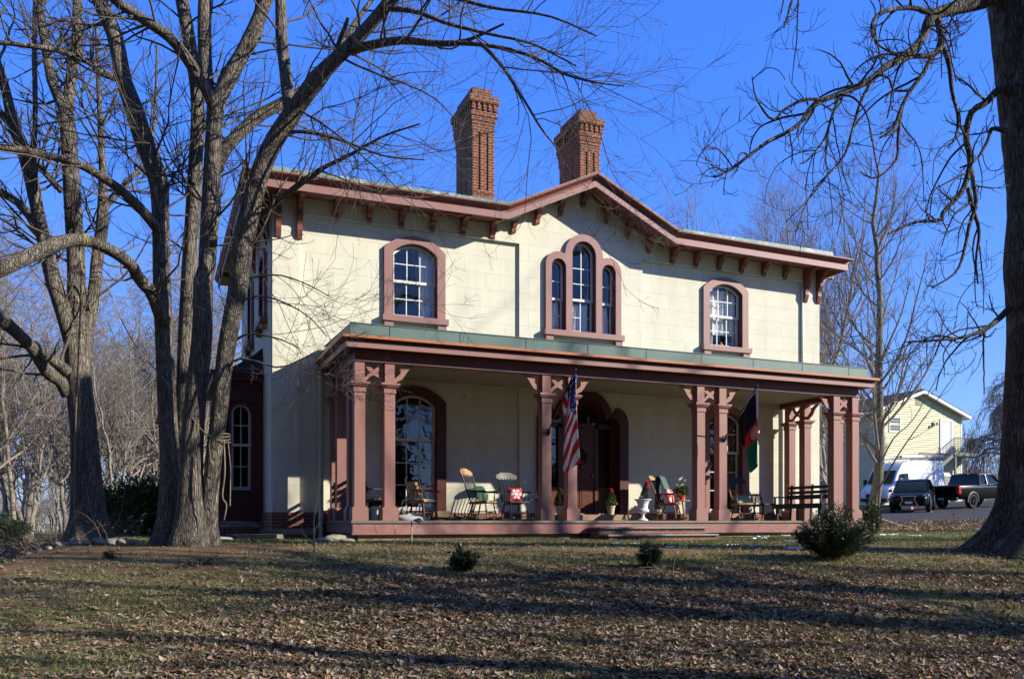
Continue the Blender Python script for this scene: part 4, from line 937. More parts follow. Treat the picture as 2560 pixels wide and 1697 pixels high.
# ---- the big many-stemmed tree at the left
D1 = 14.2
b1 = gxy(470, 1352, D1); base1 = (b1.x, b1.y, b1.z)
gv = 1352
L1 = [
 (*px_limb([(424, 1372, 82.8), (428, 1310, 63), (428, 1230, 55.8), (424, 1128, 47.7), (414, 937, 44.1), (406, 746, 42.3), (404, 697, 41.4), (401, 536, 40.5), (394, 446, 46.8), (361, 357, 47.7), (333, 268, 44.1), (309, 201, 37.8), (286, 89, 37.8), (246, -5, 37.8), (215, -140, 32.4), (190, -330, 24)], D1 - .1, D1 + .6, 44), True),
 (*px_limb([(474, 1372, 93.6), (476, 1300, 70.2), (478, 1180, 55.8), (486, 1033, 52.2), (506, 841, 51.3), (509, 698, 46.8), (518, 670, 41.4), (530, 446, 44.1), (536, 312, 41.4), (540, 250, 41.4), (560, 220, 37.8), (594, 156, 36), (628, 89, 34.2), (668, -10, 32.4), (710, -160, 30), (740, -360, 18)], D1 - .35, D1 - .1, 44), True),
 (*px_limb([(462, 1372, 54), (458, 1150, 37.8), (462, 889, 34.2), (474, 670, 37.8), (487, 446, 34.2), (494, 268, 30.6), (478, 134, 32.4), (454, 0, 32.4), (430, -160, 30), (425, -330, 18)], D1 + .45, D1 + .8, 36), True),
 (*px_limb([(518, 1372, 59.4), (520, 1300, 43.2), (530, 1176, 38.7), (547, 1033, 40.5), (563, 889, 42.3), (580, 793, 44.1), (594, 722, 45.9), (605, 625, 50.4), (624, 536, 48.6), (646, 446, 45), (683, 357, 45), (727, 290, 45), (758, 246, 40.5), (792, 200, 45), (828, 160, 34.2), (906, 85, 30.6), (972, 8, 30), (1040, -80, 24), (1140, -200, 16)], D1 - .1, D1 - 1.6, 50), True),
 (*px_limb([(540, 290, 34.2), (560, 212, 36), (594, 150, 30.6), (640, 85, 30), (655, 0, 28), (690, -160, 20)], D1 - .2, D1 + .5, 18), False),
 (*px_limb([(530, 250, 30), (518, 220, 32.4), (511, 110, 32.4), (512, 0, 32.4), (520, -160, 26), (540, -320, 14)], D1 - .2, D1 + .3, 18), False),
 (*px_limb([(530, 262, 24), (518, 232, 26), (473, 156, 28), (424, 94, 26), (339, 36, 24), (285, 0, 22), (230, -60, 18), (150, -150, 10)], D1 - .3, D1 - 1.2, 20), False),
 (*px_limb([(545, 420, 30.6), (552, 388, 32.4), (594, 339, 28.8), (647, 290, 30), (697, 263, 28), (750, 232, 26), (800, 190, 20), (850, 120, 16), (900, 40, 12), (960, -40, 7)], D1 - .1, D1 + 1.0, 22), False),
 (*px_limb([(725, 290, 30), (720, 241, 30.6), (710, 156, 28.8), (703, 89, 30), (701, 0, 27), (690, -150, 18), (700, -300, 8)], D1 - .9, D1 - .7, 20), False),
 (*px_limb([(286, 192, 20), (260, 185, 17), (223, 156, 15), (188, 143, 14), (147, 127, 14), (89, 118, 13), (0, 107, 12), (-90, 112, 9), (-200, 90, 4)], D1 + .4, D1 - .8, 22), False),
 (*px_limb([(395, 575, 26), (375, 549, 27), (339, 509, 24), (286, 464, 22), (223, 424, 20), (179, 404, 19), (112, 388, 18), (54, 375, 18), (0, 368, 17), (-110, 350, 12), (-250, 300, 5)], D1 + .1, D1 - 1.5, 24), False),
 (*px_limb([(412, 800, 30.6), (397, 784, 28.8), (378, 731, 30), (344, 693, 30), (330, 665, 27.9), (286, 630, 30), (223, 603, 27.9), (179, 600, 30.6), (134, 612, 34.2), (67, 643, 36), (0, 674, 37.8), (-100, 710, 39.6), (-240, 700, 36)], D1 + .0, D1 - 3.0, 28), False),
 (*px_limb([(880, 128, 24), (898, 120, 22), (996, 102, 19), (1080, 108, 16), (1142, 108, 14), (1185, 95, 8), (1260, 60, 5)], D1 - 1.3, D1 - 2.2, 18), False),
 (*px_limb([(1135, 108, 12), (1200, 112, 11), (1277, 125, 10), (1350, 150, 8), (1407, 184, 7), (1480, 205, 5), (1559, 216, 3)], D1 - 2.1, D1 - 2.9, 16), False),
 (*px_limb([(1195, 105, 9), (1223, 130, 9), (1262, 175, 8), (1288, 216, 8), (1322, 270, 6), (1348, 314, 6), (1375, 350, 4), (1400, 378, 3)], D1 - 2.2, D1 - 2.8, 16), False),
 (*px_limb([(960, 20, 16), (1040, 30, 12), (1120, 60, 10), (1220, 85, 8), (1330, 110, 6), (1440, 165, 4)], D1 - 1.5, D1 - 2.6, 16), False),
 (*px_limb([(1000, -20, 14), (1110, -10, 11), (1230, 20, 8), (1370, 40, 6), (1490, 90, 4)], D1 - 1.5, D1 - 2.6, 14), False),
 (*px_limb([(618, 560, 18), (656, 536, 16), (709, 491, 14), (790, 430, 12), (880, 385, 9), (960, 340, 6), (1050, 310, 4)], D1 - .4, D1 - 1.3, 16), False),
 (*px_limb([(600, 700, 8), (640, 692, 5), (700, 688, 4), (770, 712, 3), (830, 745, 2)], D1 - .3, D1 - .9, 10), False),
 (*px_limb([(590, 760, 8), (640, 740, 5), (700, 752, 4), (770, 790, 3), (815, 840, 2)], D1 - .3, D1 - .8, 10), False),
 (*px_limb([(575, 860, 8), (620, 835, 5), (690, 845, 4), (750, 870, 2)], D1 - .3, D1 - .8, 10), False),
 (*px_limb([(700, 330, 14), (760, 330, 9), (850, 350, 7), (960, 390, 5), (1060, 400, 3)], D1 - .9, D1 - 1.6, 12), False),
 (*px_limb([(560, 950, 8), (585, 900, 6), (640, 903, 5), (700, 918, 4), (785, 885, 2)], D1 - .4, D1 - 1.0, 12), False),
 (*px_limb([(850, 145, 12), (845, 120, 15), (862, 70, 11), (870, 45, 8)], D1 - 1.1, D1 - 1.2, 8), False),
]
traced_tree(L1, "bare_tree", "large bare tree with several thick grey trunks rising from one flared base beside the house", BARK1, TWIG1, 21, base1, None, 18, (-2.7, -3.6, -5.2), (.8, 2.6), flare=.12, maxr=.02, up=.10, wig=.26, rmin=.0032)
# ---- the tree at the left edge
D2 = 16.2; b2 = gxy(220, 1362, D2); base2 = (b2.x, b2.y, b2.z)
L2 = [
 (*px_limb([(222, 1385, 110), (222, 1330, 84), (221, 1272, 77), (209, 1080, 62), (196, 961, 60), (192, 880, 58), (190, 800, 46), (190, 698, 41), (187, 610, 42), (177, 446, 39), (169, 312, 37), (160, 262, 34), (132, 214, 24), (114, 112, 22), (96, 0, 20), (80, -140, 12)], D2, D2 + .4, 36), True),
 (*px_limb([(192, 900, 40), (176, 840, 40), (155, 770, 38), (139, 722, 38), (125, 670, 36), (95, 536, 30), (67, 402, 34), (34, 312, 28), (8, 200, 20), (-30, 80, 14), (-60, -60, 8)], D2 + .1, D2 - .6, 26), False),
 (*px_limb([(168, 290, 28), (174, 223, 26), (186, 150, 24), (192, 112, 24), (194, 0, 22), (200, -120, 12)], D2 + .3, D2 + .6, 14), False),
 (*px_limb([(205, 880, 34), (225, 790, 30), (239, 698, 29), (240, 670, 29), (256, 558, 30), (258, 470, 22), (256, 402, 17), (247, 223, 11), (240, 60, 6)], D2 + .2, D2 + .9, 24), False),
 (*px_limb([(262, 520, 14), (290, 490, 14), (330, 440, 12), (358, 410, 10), (385, 310, 8), (393, 110, 5)], D2 + .7, D2 + 1.4, 18), False),
 (*px_limb([(168, 985, 32), (148, 950, 30), (124, 937, 30), (95, 895, 30), (80, 870, 28), (57, 846, 30), (20, 812, 32), (0, 798, 34), (-90, 750, 30), (-200, 690, 20)], D2 + .0, D2 - 2.0, 24), False),
 (*px_limb([(168, 930, 30), (148, 913, 28), (110, 884, 28), (80, 862, 26)], D2 - .2, D2 - .6, 10), False),
 (*px_limb([(100, 560, 22), (88, 520, 15), (84, 400, 13), (88, 280, 12), (86, 130, 12), (88, 0, 10), (95, -120, 6)], D2 - .3, D2 - .8, 16), False),
 (*px_limb([(155, 480, 16), (110, 430, 15), (60, 365, 14), (0, 285, 13), (-60, 230, 8)], D2 + .1, D2 - .7, 14), False),
 (*px_limb([(128, 700, 18), (100, 590, 16), (60, 520, 20), (0, 480, 20), (-80, 440, 14)], D2 - .2, D2 - 1.2, 14), False),
]
traced_tree(L2, "bare_tree", "tall bare tree at the left edge, its trunk splitting into three upright stems", BARK1, TWIG1, 22, base2, None, 16, (-2.4, -3.2, -4.2), (.6, 1.8), flare=.3, up=.16, rmin=.0035)
# ---- the trunk at the right edge with drooping, upcurved limbs
D3 = 12.6; b3 = gxy(2590, 1372, D3); base3 = (b3.x, b3.y, b3.z)
L3 = [
 (*px_limb([(2590, 1392, 330), (2592, 1340, 230), (2598, 1270, 196), (2602, 1198, 186), (2604, 1075, 180), (2606, 935, 168), (2608, 804, 164), (2606, 660, 172), (2610, 500, 160), (2602, 373, 162), (2595, 287, 166), (2585, 172, 172), (2580, 60, 180), (2575, -60, 190), (2580, -220, 140), (2590, -420, 110)], D3, D3, 60), True),
 (*px_limb([(2520, -20, 50), (2446, 5, 40), (2390, 20, 32), (2337, 36, 26), (2320, 57, 24), (2303, 103, 21), (2262, 138, 19), (2216, 166, 17), (2176, 200, 16), (2113, 230, 14), (2044, 258, 12), (2016, 293, 10), (1975, 327, 10), (1918, 356, 9), (1872, 390, 8), (1826, 425, 7), (1786, 444, 4)], D3 - .1, D3 - 2.4, 44), False),
 (*px_limb([(2340, 30, 18), (2350, 75, 17), (2354, 115, 16), (2330, 138, 14), (2280, 143, 11), (2245, 158, 9), (2180, 190, 6)], D3 - .5, D3 - 1.2, 20), False),
 (*px_limb([(2330, 140, 12), (2308, 184, 11), (2274, 230, 10), (2251, 276, 9), (2234, 320, 8), (2200, 345, 5)], D3 - .8, D3 - 1.2, 16), False),
 (*px_limb([(2350, 100, 13), (2372, 160, 11), (2380, 230, 9), (2395, 290, 8), (2390, 340, 6), (2370, 370, 4)], D3 - .6, D3 - .8, 16), False),
 (*px_limb([(2520, 235, 24), (2501, 221, 19), (2463, 258, 17), (2429, 281, 16), (2415, 344, 15), (2426, 402, 14), (2406, 476, 13), (2360, 528, 11), (2349, 551, 10), (2290, 555, 8), (2220, 585, 5)], D3 - .1, D3 - 1.0, 30), False),
 (*px_limb([(2422, 395, 11), (2432, 450, 11), (2440, 510, 10), (2424, 560, 9), (2412, 620, 8), (2390, 680, 6), (2330, 720, 4)], D3 - .5, D3 - .8, 18), False),
 (*px_limb([(2515, 328, 14), (2480, 322, 10), (2470, 350, 8), (2440, 400, 6), (2400, 420, 4)], D3 - .1, D3 - .5, 14), False),
 (*px_limb([(2525, 770, 18), (2475, 815, 13), (2420, 840, 9), (2350, 850, 6), (2260, 855, 4)], D3 - .1, D3 - .9, 16), False),
 (*px_limb([(2420, 470, 11), (2432, 520, 10), (2448, 580, 8), (2440, 650, 6), (2445, 710, 4)], D3 - .6, D3 - .6, 14), False),
 (*px_limb([(2060, 250, 9), (2010, 250, 8), (1960, 275, 7), (1930, 300, 6), (1890, 245, 4), (1880, 190, 2.5)], D3 - 1.7, D3 - 2.2, 18), False),
 (*px_limb([(2180, 200, 9), (2150, 260, 8), (2130, 330, 7), (2110, 390, 6), (2060, 450, 5), (2020, 500, 4), (1965, 555, 3)], D3 - 1.2, D3 - 1.7, 22), False),
 (*px_limb([(2100, 235, 8), (2080, 290, 7), (2060, 350, 6), (2020, 400, 5), (2000, 410, 3)], D3 - 1.4, D3 - 1.6, 14), False),
 (*px_limb([(2255, 270, 8), (2245, 340, 7), (2240, 400, 6), (2190, 445, 5), (2150, 430, 3)], D3 - .9, D3 - 1.1, 16), False),
 (*px_limb([(2330, 36, 14), (2280, 20, 12), (2210, 30, 10), (2180, 60, 8), (2190, 110, 5)], D3 - .6, D3 - 1.2, 14), False),
 (*px_limb([(2500, -60, 60), (2420, -140, 44), (2300, -220, 34), (2150, -290, 22), (1980, -330, 10)], D3 - .1, D3 - 2.4, 26), False),
 (*px_limb([(2150, -290, 18), (2060, -160, 12), (2000, -60, 8), (1975, 20, 6), (1960, 70, 4)], D3 - 1.7, D3 - 2.2, 18), False),
 (*px_limb([(2600, -150, 70), (2720, -250, 50), (2900, -300, 36), (3100, -290, 16)], D3 + .2, D3 + 1.6, 20), False),
]
traced_tree(L3, "bare_tree", "massive dark trunk at the right edge with drooping limbs of upturned knobbly twigs", BARK2, TWIG2, 23, base3, None, 36, (-3.4, -4.6, -2.8), (.2, .75), flare=.12, up=.34, wig=.33, rmin=.0042, l2=(.3, .6), l3=(.3, .55), extra=(-2.1, (.4, 1.3), .017, .42))
# ---- a generic bare tree grown from scratch
def bare_tree(name, label, base, h, seed, barkm, twigm, kind="spread", r0=None, group=None, dens=1.0, lean=(0, 0), rmin=.006, nstem=1, cat="tree", hang=0, t0=.2):
    rg = np.random.RandomState(seed); root = thing(name, label, cat, base, 0, group); T = Tubes(); C = Tubes(); r0 = r0 or h * .016
    stems = []
    for s in range(nstem):
        a = rg.rand() * 2 * PI; sp = (0 if nstem == 1 else .10 + .12 * rg.rand()) * h; K = 18; z = np.linspace(0, 1, K)
        ox = lean[0] * h * z ** 1.4 + sp * math.cos(a) * z ** 1.2 + np.cumsum(rg.randn(K)) * h * .006; oy = lean[1] * h * z ** 1.4 + sp * math.sin(a) * z ** 1.2 + np.cumsum(rg.randn(K)) * h * .006
        ox -= ox[0]; oy -= oy[0]; Pn = np.stack([ox, oy, z * h * (1 if s == 0 else .75 + .25 * rg.rand())], -1); Pn[0, 2] = -.25
        Rn = r0 * (1 if nstem == 1 else .7) * (1 - .93 * z) ** .85; Rn = Rn * (1 + .6 * np.exp(-z * 25)); rough_tube(T, Pn, Rn, 9, rg, .04); stems.append((Pn, Rn))
    SP = np.array([s[0] for s in stems]); SR = np.array([s[1] for s in stems])
    if kind == "whorl": A, AR = children(SP, SR, rg, int(46 * dens), .16, .99, (42, 68), (.22, .40), .36, up=.34, wig=.15, K=9, rmin=rmin)
    elif kind == "fan": A, AR = children(SP, SR, rg, int(26 * dens), .25, .97, (22, 42), (.35, .55), .5, up=.22, wig=.12, K=9, rmin=rmin)
    elif kind == "droop": A, AR = children(SP, SR, rg, int(30 * dens), .3, .98, (35, 70), (.35, .6), .5, up=.35, wig=.2, K=10, rmin=rmin, droop=1.3)
    else: A, AR = children(SP, SR, rg, int(24 * dens), t0, .97, (35, 70), (.32, .6), .5, up=.18, wig=.22, K=9, rmin=rmin)
    B, BR = children(A, AR, rg, int(9 * dens), .15, 1, (25, 60), (.3, .6), .6, up=.15 if kind != "droop" else .0, wig=.24, K=6, rmin=rmin * .8, droop=hang)
    D, DR = children(B, BR, rg, int(6 * dens), .1, 1, (25, 60), (.3, .65), .7, up=.1, wig=.24, K=4, rmin=rmin * .65, droop=hang)
    T.build("trunk", barkm, root); C.add(A, AR, 5); C.add(B, BR, 3); C.add(D, DR, 3)
    C.build("branches", twigm, root); return root
BARKT = bark_mat("smooth tulip bark", (.10, .092, .08), (.26, .24, .20), 6, .5, .5, .02)
b4 = gxy(2178, 1303, 29.5)
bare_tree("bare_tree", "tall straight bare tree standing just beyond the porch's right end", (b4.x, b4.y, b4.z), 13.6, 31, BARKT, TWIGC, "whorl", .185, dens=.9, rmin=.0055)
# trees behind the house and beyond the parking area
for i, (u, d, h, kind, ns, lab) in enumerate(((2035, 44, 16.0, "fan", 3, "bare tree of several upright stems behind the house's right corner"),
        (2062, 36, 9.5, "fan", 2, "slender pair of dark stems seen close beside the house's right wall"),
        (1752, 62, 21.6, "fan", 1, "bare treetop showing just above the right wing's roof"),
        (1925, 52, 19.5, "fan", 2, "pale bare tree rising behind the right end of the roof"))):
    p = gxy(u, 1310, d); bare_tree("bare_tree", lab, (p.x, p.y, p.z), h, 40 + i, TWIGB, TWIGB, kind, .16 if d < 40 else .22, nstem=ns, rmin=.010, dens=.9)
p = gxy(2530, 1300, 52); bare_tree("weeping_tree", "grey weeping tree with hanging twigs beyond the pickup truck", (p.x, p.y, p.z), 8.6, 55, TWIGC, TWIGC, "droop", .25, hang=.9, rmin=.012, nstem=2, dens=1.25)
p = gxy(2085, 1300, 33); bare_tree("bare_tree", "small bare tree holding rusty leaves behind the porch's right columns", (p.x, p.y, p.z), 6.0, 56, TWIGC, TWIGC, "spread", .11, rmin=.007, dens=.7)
# the thicket beyond the lawn on the left
GL = "bare trees in the thicket left of the house"
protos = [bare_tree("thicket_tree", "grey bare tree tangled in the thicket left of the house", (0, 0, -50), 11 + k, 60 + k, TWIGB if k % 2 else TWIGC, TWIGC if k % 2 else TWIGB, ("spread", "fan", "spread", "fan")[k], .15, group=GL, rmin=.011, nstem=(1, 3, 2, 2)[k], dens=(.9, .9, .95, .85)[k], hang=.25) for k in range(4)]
rg_ = random.Random(12); used = set()
for i in range(41):
    u = -240 + (i % 18) * 48 + rg_.uniform(-25, 25); d = (31 + rg_.random() * 12) if i < 18 else (46 + rg_.random() * 34)
    if i >= 36: u = 60 + (i - 36) * 110; d = 44 + rg_.random() * 22
    elif u > 420: d = 48 + rg_.random() * 30
    p = gxy(u, 1320, d); k = rg_.randrange(4); s_ = rg_.uniform(.62, 1.0) * (1.0 if d < 42 else 1.15) * (1.25 if i >= 36 else 1)
    if u > 60 and u < 150 and d < 40: s_ *= .8
    if k not in used: used.add(k); o = protos[k]; o.location = p; o.rotation_euler = (0, 0, rg_.random() * 6); o.scale = (s_,) * 3
    else: dup(protos[k], p, rg_.random() * 6.28, scale=(s_ * rg_.uniform(.9, 1.25), s_ * rg_.uniform(.9, 1.25), s_))
# far wood behind everything, one mass
T = Tubes(); rg = np.random.RandomState(9); n = 900
fu = rg.rand(n) * 3400 - 500; fd = 95 + rg.rand(n) * 90; pos = [gxy(a, 1320, c) for a, c in zip(fu, fd)]; base = np.array([(p.x, p.y, p.z) for p in pos]); hh = 7 + 6 * rg.rand(n)
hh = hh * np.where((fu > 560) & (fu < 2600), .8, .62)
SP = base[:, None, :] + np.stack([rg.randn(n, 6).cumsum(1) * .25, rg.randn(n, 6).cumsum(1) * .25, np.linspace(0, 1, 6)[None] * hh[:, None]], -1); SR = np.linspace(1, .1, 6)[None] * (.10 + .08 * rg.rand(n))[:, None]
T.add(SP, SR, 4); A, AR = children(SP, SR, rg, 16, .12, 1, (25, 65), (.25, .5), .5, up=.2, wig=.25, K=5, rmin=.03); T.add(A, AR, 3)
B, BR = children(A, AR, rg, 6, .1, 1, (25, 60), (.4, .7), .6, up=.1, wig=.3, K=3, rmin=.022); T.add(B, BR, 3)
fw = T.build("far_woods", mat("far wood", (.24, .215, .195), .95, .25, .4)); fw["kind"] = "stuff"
# trees outside the frame on the right and behind the viewer: they shade the lawn and show in the window panes
GO = "bare lawn trees outside the view"
o1 = bare_tree("bare_tree", "bare lawn tree outside the view, known by its shadow or reflection", (0, 0, -50), 15, 71, BARK2, TWIG2, "spread", .30, GO, dens=.6, rmin=.008, nstem=1, t0=.36)
first = True
for (r_, d_, s_, rz) in ((12.4, 7.7, .9, .3), (21, 3.6, .9, 2.2), (30, 5.2, 1.1, .9), (14.5, 5.4, .85, 1.7), (24, 11.9, 1.05, 2.9), (12.5, 3.6, .7, 3.9), (-4, -9, 1.25, .5), (7, -13, 1.3, 2.5), (-13, -7, 1.3, 3.6), (1, -20, 1.5, 1.1), (-16, -18, 1.5, 4.6), (14, -20, 1.4, .2)):
    x, y = to_xy(r_, d_); p = (float(x), float(y), terr(x, y))
    if first: o1.location = p; o1.rotation_euler = (0, 0, rz); o1.scale = (s_,) * 3; first = False
    else: dup(o1, p, rz, scale=s_)
# unseen evergreens added behind the viewer to block sky light (dark in the window panes, open towards the sun)
rg = np.random.RandomState(77); V_ = []; sa = math.atan2(SUN.y, SUN.x)
for k in range(190):
    a = rg.rand() * 2 * PI; da = abs((a - sa + PI) % (2 * PI) - PI); x0, y0 = math.cos(a), math.sin(a); r_, d_ = x0 * CS - y0 * SN, x0 * SN + y0 * CS
    if d_ > .45 or (d_ > -.2 and r_ > 0): continue
    D = 24 + rg.rand() * 18; h = 19 + 8 * rg.rand()
    if da < .46: D = 60 + 20 * rg.rand(); h = 13
    bx, by = CX + x0 * D, CY + y0 * D; bz = terr(bx, by); n = 900; t = rg.rand(n) ** .7; R0 = (1 - t) * h * .23 + .5; an = rg.rand(n) * 2 * PI; rr = R0 * (.45 + .55 * rg.rand(n)) * (1 + .25 * np.sin(an * 5 + t * 30))
    c = np.stack([bx + rr * np.cos(an), by + rr * np.sin(an), bz + .3 + t * h], -1); u = rg.randn(n, 3) * .55; v = rg.randn(n, 3) * .55; V_.append(np.stack([c - u, c - v, c + u, c + v], 1).reshape(-1, 3))
V_ = np.concatenate(V_); o = (np.arange(len(V_) // 4) * 4)[:, None]
ew = raw_mesh("sky_blocking_woods", V_, o + np.array([[0, 1, 2, 3]]), island_mat("evergreen mass", [(.018, .03, .014), (.035, .05, .022), (.012, .02, .010), (.06, .06, .035)], .8), smooth_=False); ew["kind"] = "stuff"
# ---- evergreens and shrubs
def leafy(name, label, base, seed, fn, n, size, cols, stems=8, cat="shrub", narrow=.35, stem_m=None, hst=.6, spread=.4, group=None):
    """fn(rng, n) -> leaf positions relative to the base"""
    rg = np.random.RandomState(seed); root = thing(name, label, cat, base, 0, group); p, dr = fn(rg, n); a = size * (.6 + .8 * rg.rand(n))[:, None]
    u = dr + rg.randn(n, 3) * .45; u /= np.linalg.norm(u, axis=1, keepdims=True); v = np.cross(u, rg.randn(n, 3)); v /= np.linalg.norm(v, axis=1, keepdims=True)
    q = np.stack([p - u * a * .5, p + v * a * narrow * .5, p + u * a * .5, p - v * a * narrow * .5], 1).reshape(-1, 3); o = (np.arange(n) * 4)[:, None]
    raw_mesh("foliage", q, np.concatenate([o + np.array([[0, 1, 2]]), o + np.array([[0, 2, 3]])]), island_mat(name + " leaf", cols, .45, .12, .4), root, smooth_=False)
    C = Tubes(); K = 5; e = p[rg.choice(n, min(stems, n), False)]; t = np.linspace(0, 1, K)[None, :, None]; st = rg.randn(len(e), 3) * [.05, .05, 0] * hst
    Pn = st[:, None] * (1 - t) + e[:, None] * t; Pn[:, :, 2] += (np.sin(t[:, :, 0] * PI) * .06); C.add(Pn, np.linspace(1, .3, K)[None] * np.full((len(e), 1), .006 * max(1, hst)), 4); C.build("stem", stem_m or TWIG1, root); return root
def blob(cs):
    """clumpy crown: list of (x, y, z, rx, rz) lobes, leaves near the lobe surface"""
    cs = np.array(cs)
    def f(rg, n):
        w_ = cs[:, 3] ** 2 * cs[:, 4]; i = rg.choice(len(cs), n, p=w_ / w_.sum()); d = rg.randn(n, 3); d /= np.linalg.norm(d, axis=1, keepdims=True); r = (.35 + .65 * rg.rand(n) ** .5)[:, None]
        sub = 1 + .22 * np.sin(d[:, :1] * 9 + i[:, None]) * np.sin(d[:, 1:2] * 8) + .1 * rg.randn(n, 1)
        p = cs[i, :3] + d * np.stack([cs[i, 3], cs[i, 3], cs[i, 4]], -1) * r * sub; p[:, 2] = np.maximum(p[:, 2], .02); return p, d + np.array([0, 0, .35])
    return f
def spikes(ns, h, rad, seed, taper=1.0):
    """many upright shoots with leaves along them"""
    def f(rg, n):
        a = rg.rand(ns) * 2 * PI; rr = rad * np.sqrt(rg.rand(ns)); hh = h * (.5 + .5 * rg.rand(ns)) * (1 - .45 * rr / rad); tx, ty = rr * np.cos(a), rr * np.sin(a)
        i = rg.randint(0, ns, n); t = (.18 + .82 * rg.rand(n) ** .75)[:, None]; e = np.stack([tx, ty, hh], -1)[i]; p = e * t; p[:, :2] = e[:, :2] * (t ** .8); p += rg.randn(n, 3) * .022 * max(1, h) ; p[:, 2] = np.maximum(p[:, 2], .02)
        d = e * np.array([1.3, 1.3, .7]) / np.linalg.norm(e, axis=1, keepdims=True); return p, d
    return f
YEW = [(.020, .034, .016), (.035, .058, .024), (.014, .024, .012), (.055, .075, .03), (.028, .045, .018)]
p = gxy(2088, 1402); leafy("yew_bush", "spiky dark green yew bush, the largest shrub on the lawn", p, 81, spikes(150, .92, .56, 1), 26000, .042, YEW, 70, narrow=.22)
p = gxy(1621, 1422); leafy("dwarf_conifer", "small dense evergreen in the grass before the porch steps", p, 82, spikes(40, .42, .19, 2), 7000, .032, YEW, 20, narrow=.25)
p = gxy(1160, 1428); leafy("holly_shrub", "small twisted dark shrub in the grass left of the steps", p, 83, spikes(26, .42, .20, 3), 1500, .055, [(.022, .030, .016), (.05, .06, .03), (.09, .095, .05), (.016, .02, .012)], 26, narrow=.45)
p = gxy(496, 1415); leafy("seedling_shrub", "low sprig of evergreen in the bare soil by the big tree", p, 84, spikes(12, .16, .18, 4), 500, .035, YEW, 12)
p = gxy(278, 1398); leafy("seedling_shrub", "faint low weed clump on the bare soil near the left edge", p, 85, spikes(14, .14, .16, 4), 400, .035, YEW, 12)
p = gxy(2172, 1312, 24.5); leafy("laurel_shrub", "leafy green shrub growing against the straight tree's foot beyond the porch", p, 86, blob([(0, 0, .35, .34, .38), (.12, 0, .62, .24, .26), (-.15, .1, .25, .28, .25)]), 2600, .085, [(.03, .05, .02), (.06, .09, .035), (.10, .12, .05), (.02, .032, .016)], 14, narrow=.5)
HOL = [(.05, .085, .02), (.09, .14, .035), (.14, .19, .05), (.03, .05, .016), (.075, .11, .03)]
p = gxy(345, 1345, 23.0); leafy("boxwood", "dense rounded green bush standing between the two left trees", p, 87, blob([(0, 0, .65, .95, .75), (-.45, .1, .9, .6, .6), (.5, 0, .95, .62, .65), (.1, .2, 1.15, .5, .45), (-.7, 0, .45, .5, .5), (.75, 0, .5, .5, .5), (-.9, .1, 1.15, .3, .3), (.35, 0, 1.45, .3, .28), (-.2, 0, 1.5, .25, .25)]), 11000, .10, HOL, 20, narrow=.5, hst=2)
p = gxy(12, 1350, 36); leafy("dark_conifer", "low dark evergreen at the far left edge of the lawn", p, 88, blob([(0, 0, .5, .9, .55), (-.5, 0, .9, .6, .5), (.4, .2, .6, .6, .4)]), 9000, .10, [(.03, .05, .025), (.045, .07, .035), (.07, .095, .05)], 14, hst=2)
# thin saplings and dry stalks
def stalks(name, label, base, paths, m, cat="sapling", rad=.008):
    root = thing(name, label, cat, base); rg = np.random.RandomState(len(label)); T = Tubes(); C = Tubes()
    for pa in paths:
        Pn, Rn = resample(pa, np.linspace(rad, rad * .35, len(pa)), 12); T = Tubes(); T.add(Pn, Rn, 5); A, AR = children(Pn[None], Rn[None], rg, 5, .35, 1, (25, 60), (.12, .3), .6, up=.2, K=5, rmin=.0025); T.add(A, AR, 4); T.build("stem", m, root)
    return root
p = gxy(783, 1418); stalks("sapling", "thin pale leafless sapling standing alone on the lawn near the downspout", p, [[(0, 0, -.05), (.01, 0, .3), (.02, .01, .7), (.10, 0, 1.15)], [(.01, 0, .28), (-.12, 0, .42), (-.16, 0, .52)]], mat("pale sapling bark", (.34, .28, .23), .8), rad=.013)
p = gxy(985, 1425); stalks("dry_stalk", "bent dry stalks rising from the grass before the porch's left half", p, [[(0, 0, -.05), (-.03, 0, .25), (-.20, 0, .42), (-.26, 0, .60)], [(.02, 0, -.05), (.03, 0, .3), (-.02, 0, .65)], [(.0, 0, -.05), (.12, 0, .3), (.22, 0, .38)]], mat("straw", (.38, .28, .15), .8), "dry stalk", .005)
p = gxy(1680, 1440); stalks("dry_stalk", "arching dry stalks beside the small evergreen before the steps", p, [[(0, 0, -.05), (.05, 0, .25), (.16, 0, .42), (.22, 0, .36), (.2, 0, .24)], [(-.05, 0, -.05), (-.2, 0, .1), (-.45, 0, .12)]], mat("straw ", (.42, .30, .17), .8), "dry stalk", .005)
p = gxy(2192, 1318, 26); stalks("sapling", "young forked sapling leaning right beyond the porch corner", p, [[(0, 0, -.1), (.1, 0, 1.2), (.14, 0, 2.6), (.45, 0, 4.2), (.7, 0, 5.4)], [(.08, 0, 1.3), (.7, -.2, 2.4), (1.7, -.4, 3.7), (3.0, -.5, 5.2)], [(.1, 0, 2.0), (.8, .1, 2.9), (1.6, .1, 3.5), (2.6, 0, 5.0)]], TWIG2, rad=.028)
p = gxy(2245, 1320, 25); stalks("fallen_branch", "pale fallen branch propped across the leaf bank beyond the porch", p, [[(-.9, 0, .45), (.1, 0, .22), (.9, 0, .02)], [(-.5, .1, -.05), (-.6, .1, .55)]], mat("dead pale wood", (.36, .31, .24), .8), "branch", .018)
p = gxy(195, 1370, 15.4); stalks("fallen_branch", "broken reddish branches leaning at the foot of the left edge tree", p, [[(.42, 0, -.05), (.30, 0, .30), (.12, 0, .52), (-.05, .05, .60)], [(-.28, 0, .04), (.02, 0, .12), (.30, .05, .30), (.52, 0, .36)], [(.5, 0, -.05), (.44, .05, .22), (.30, 0, .44)]], mat("reddish dead wood", (.20, .12, .08), .8), "branch", .009)

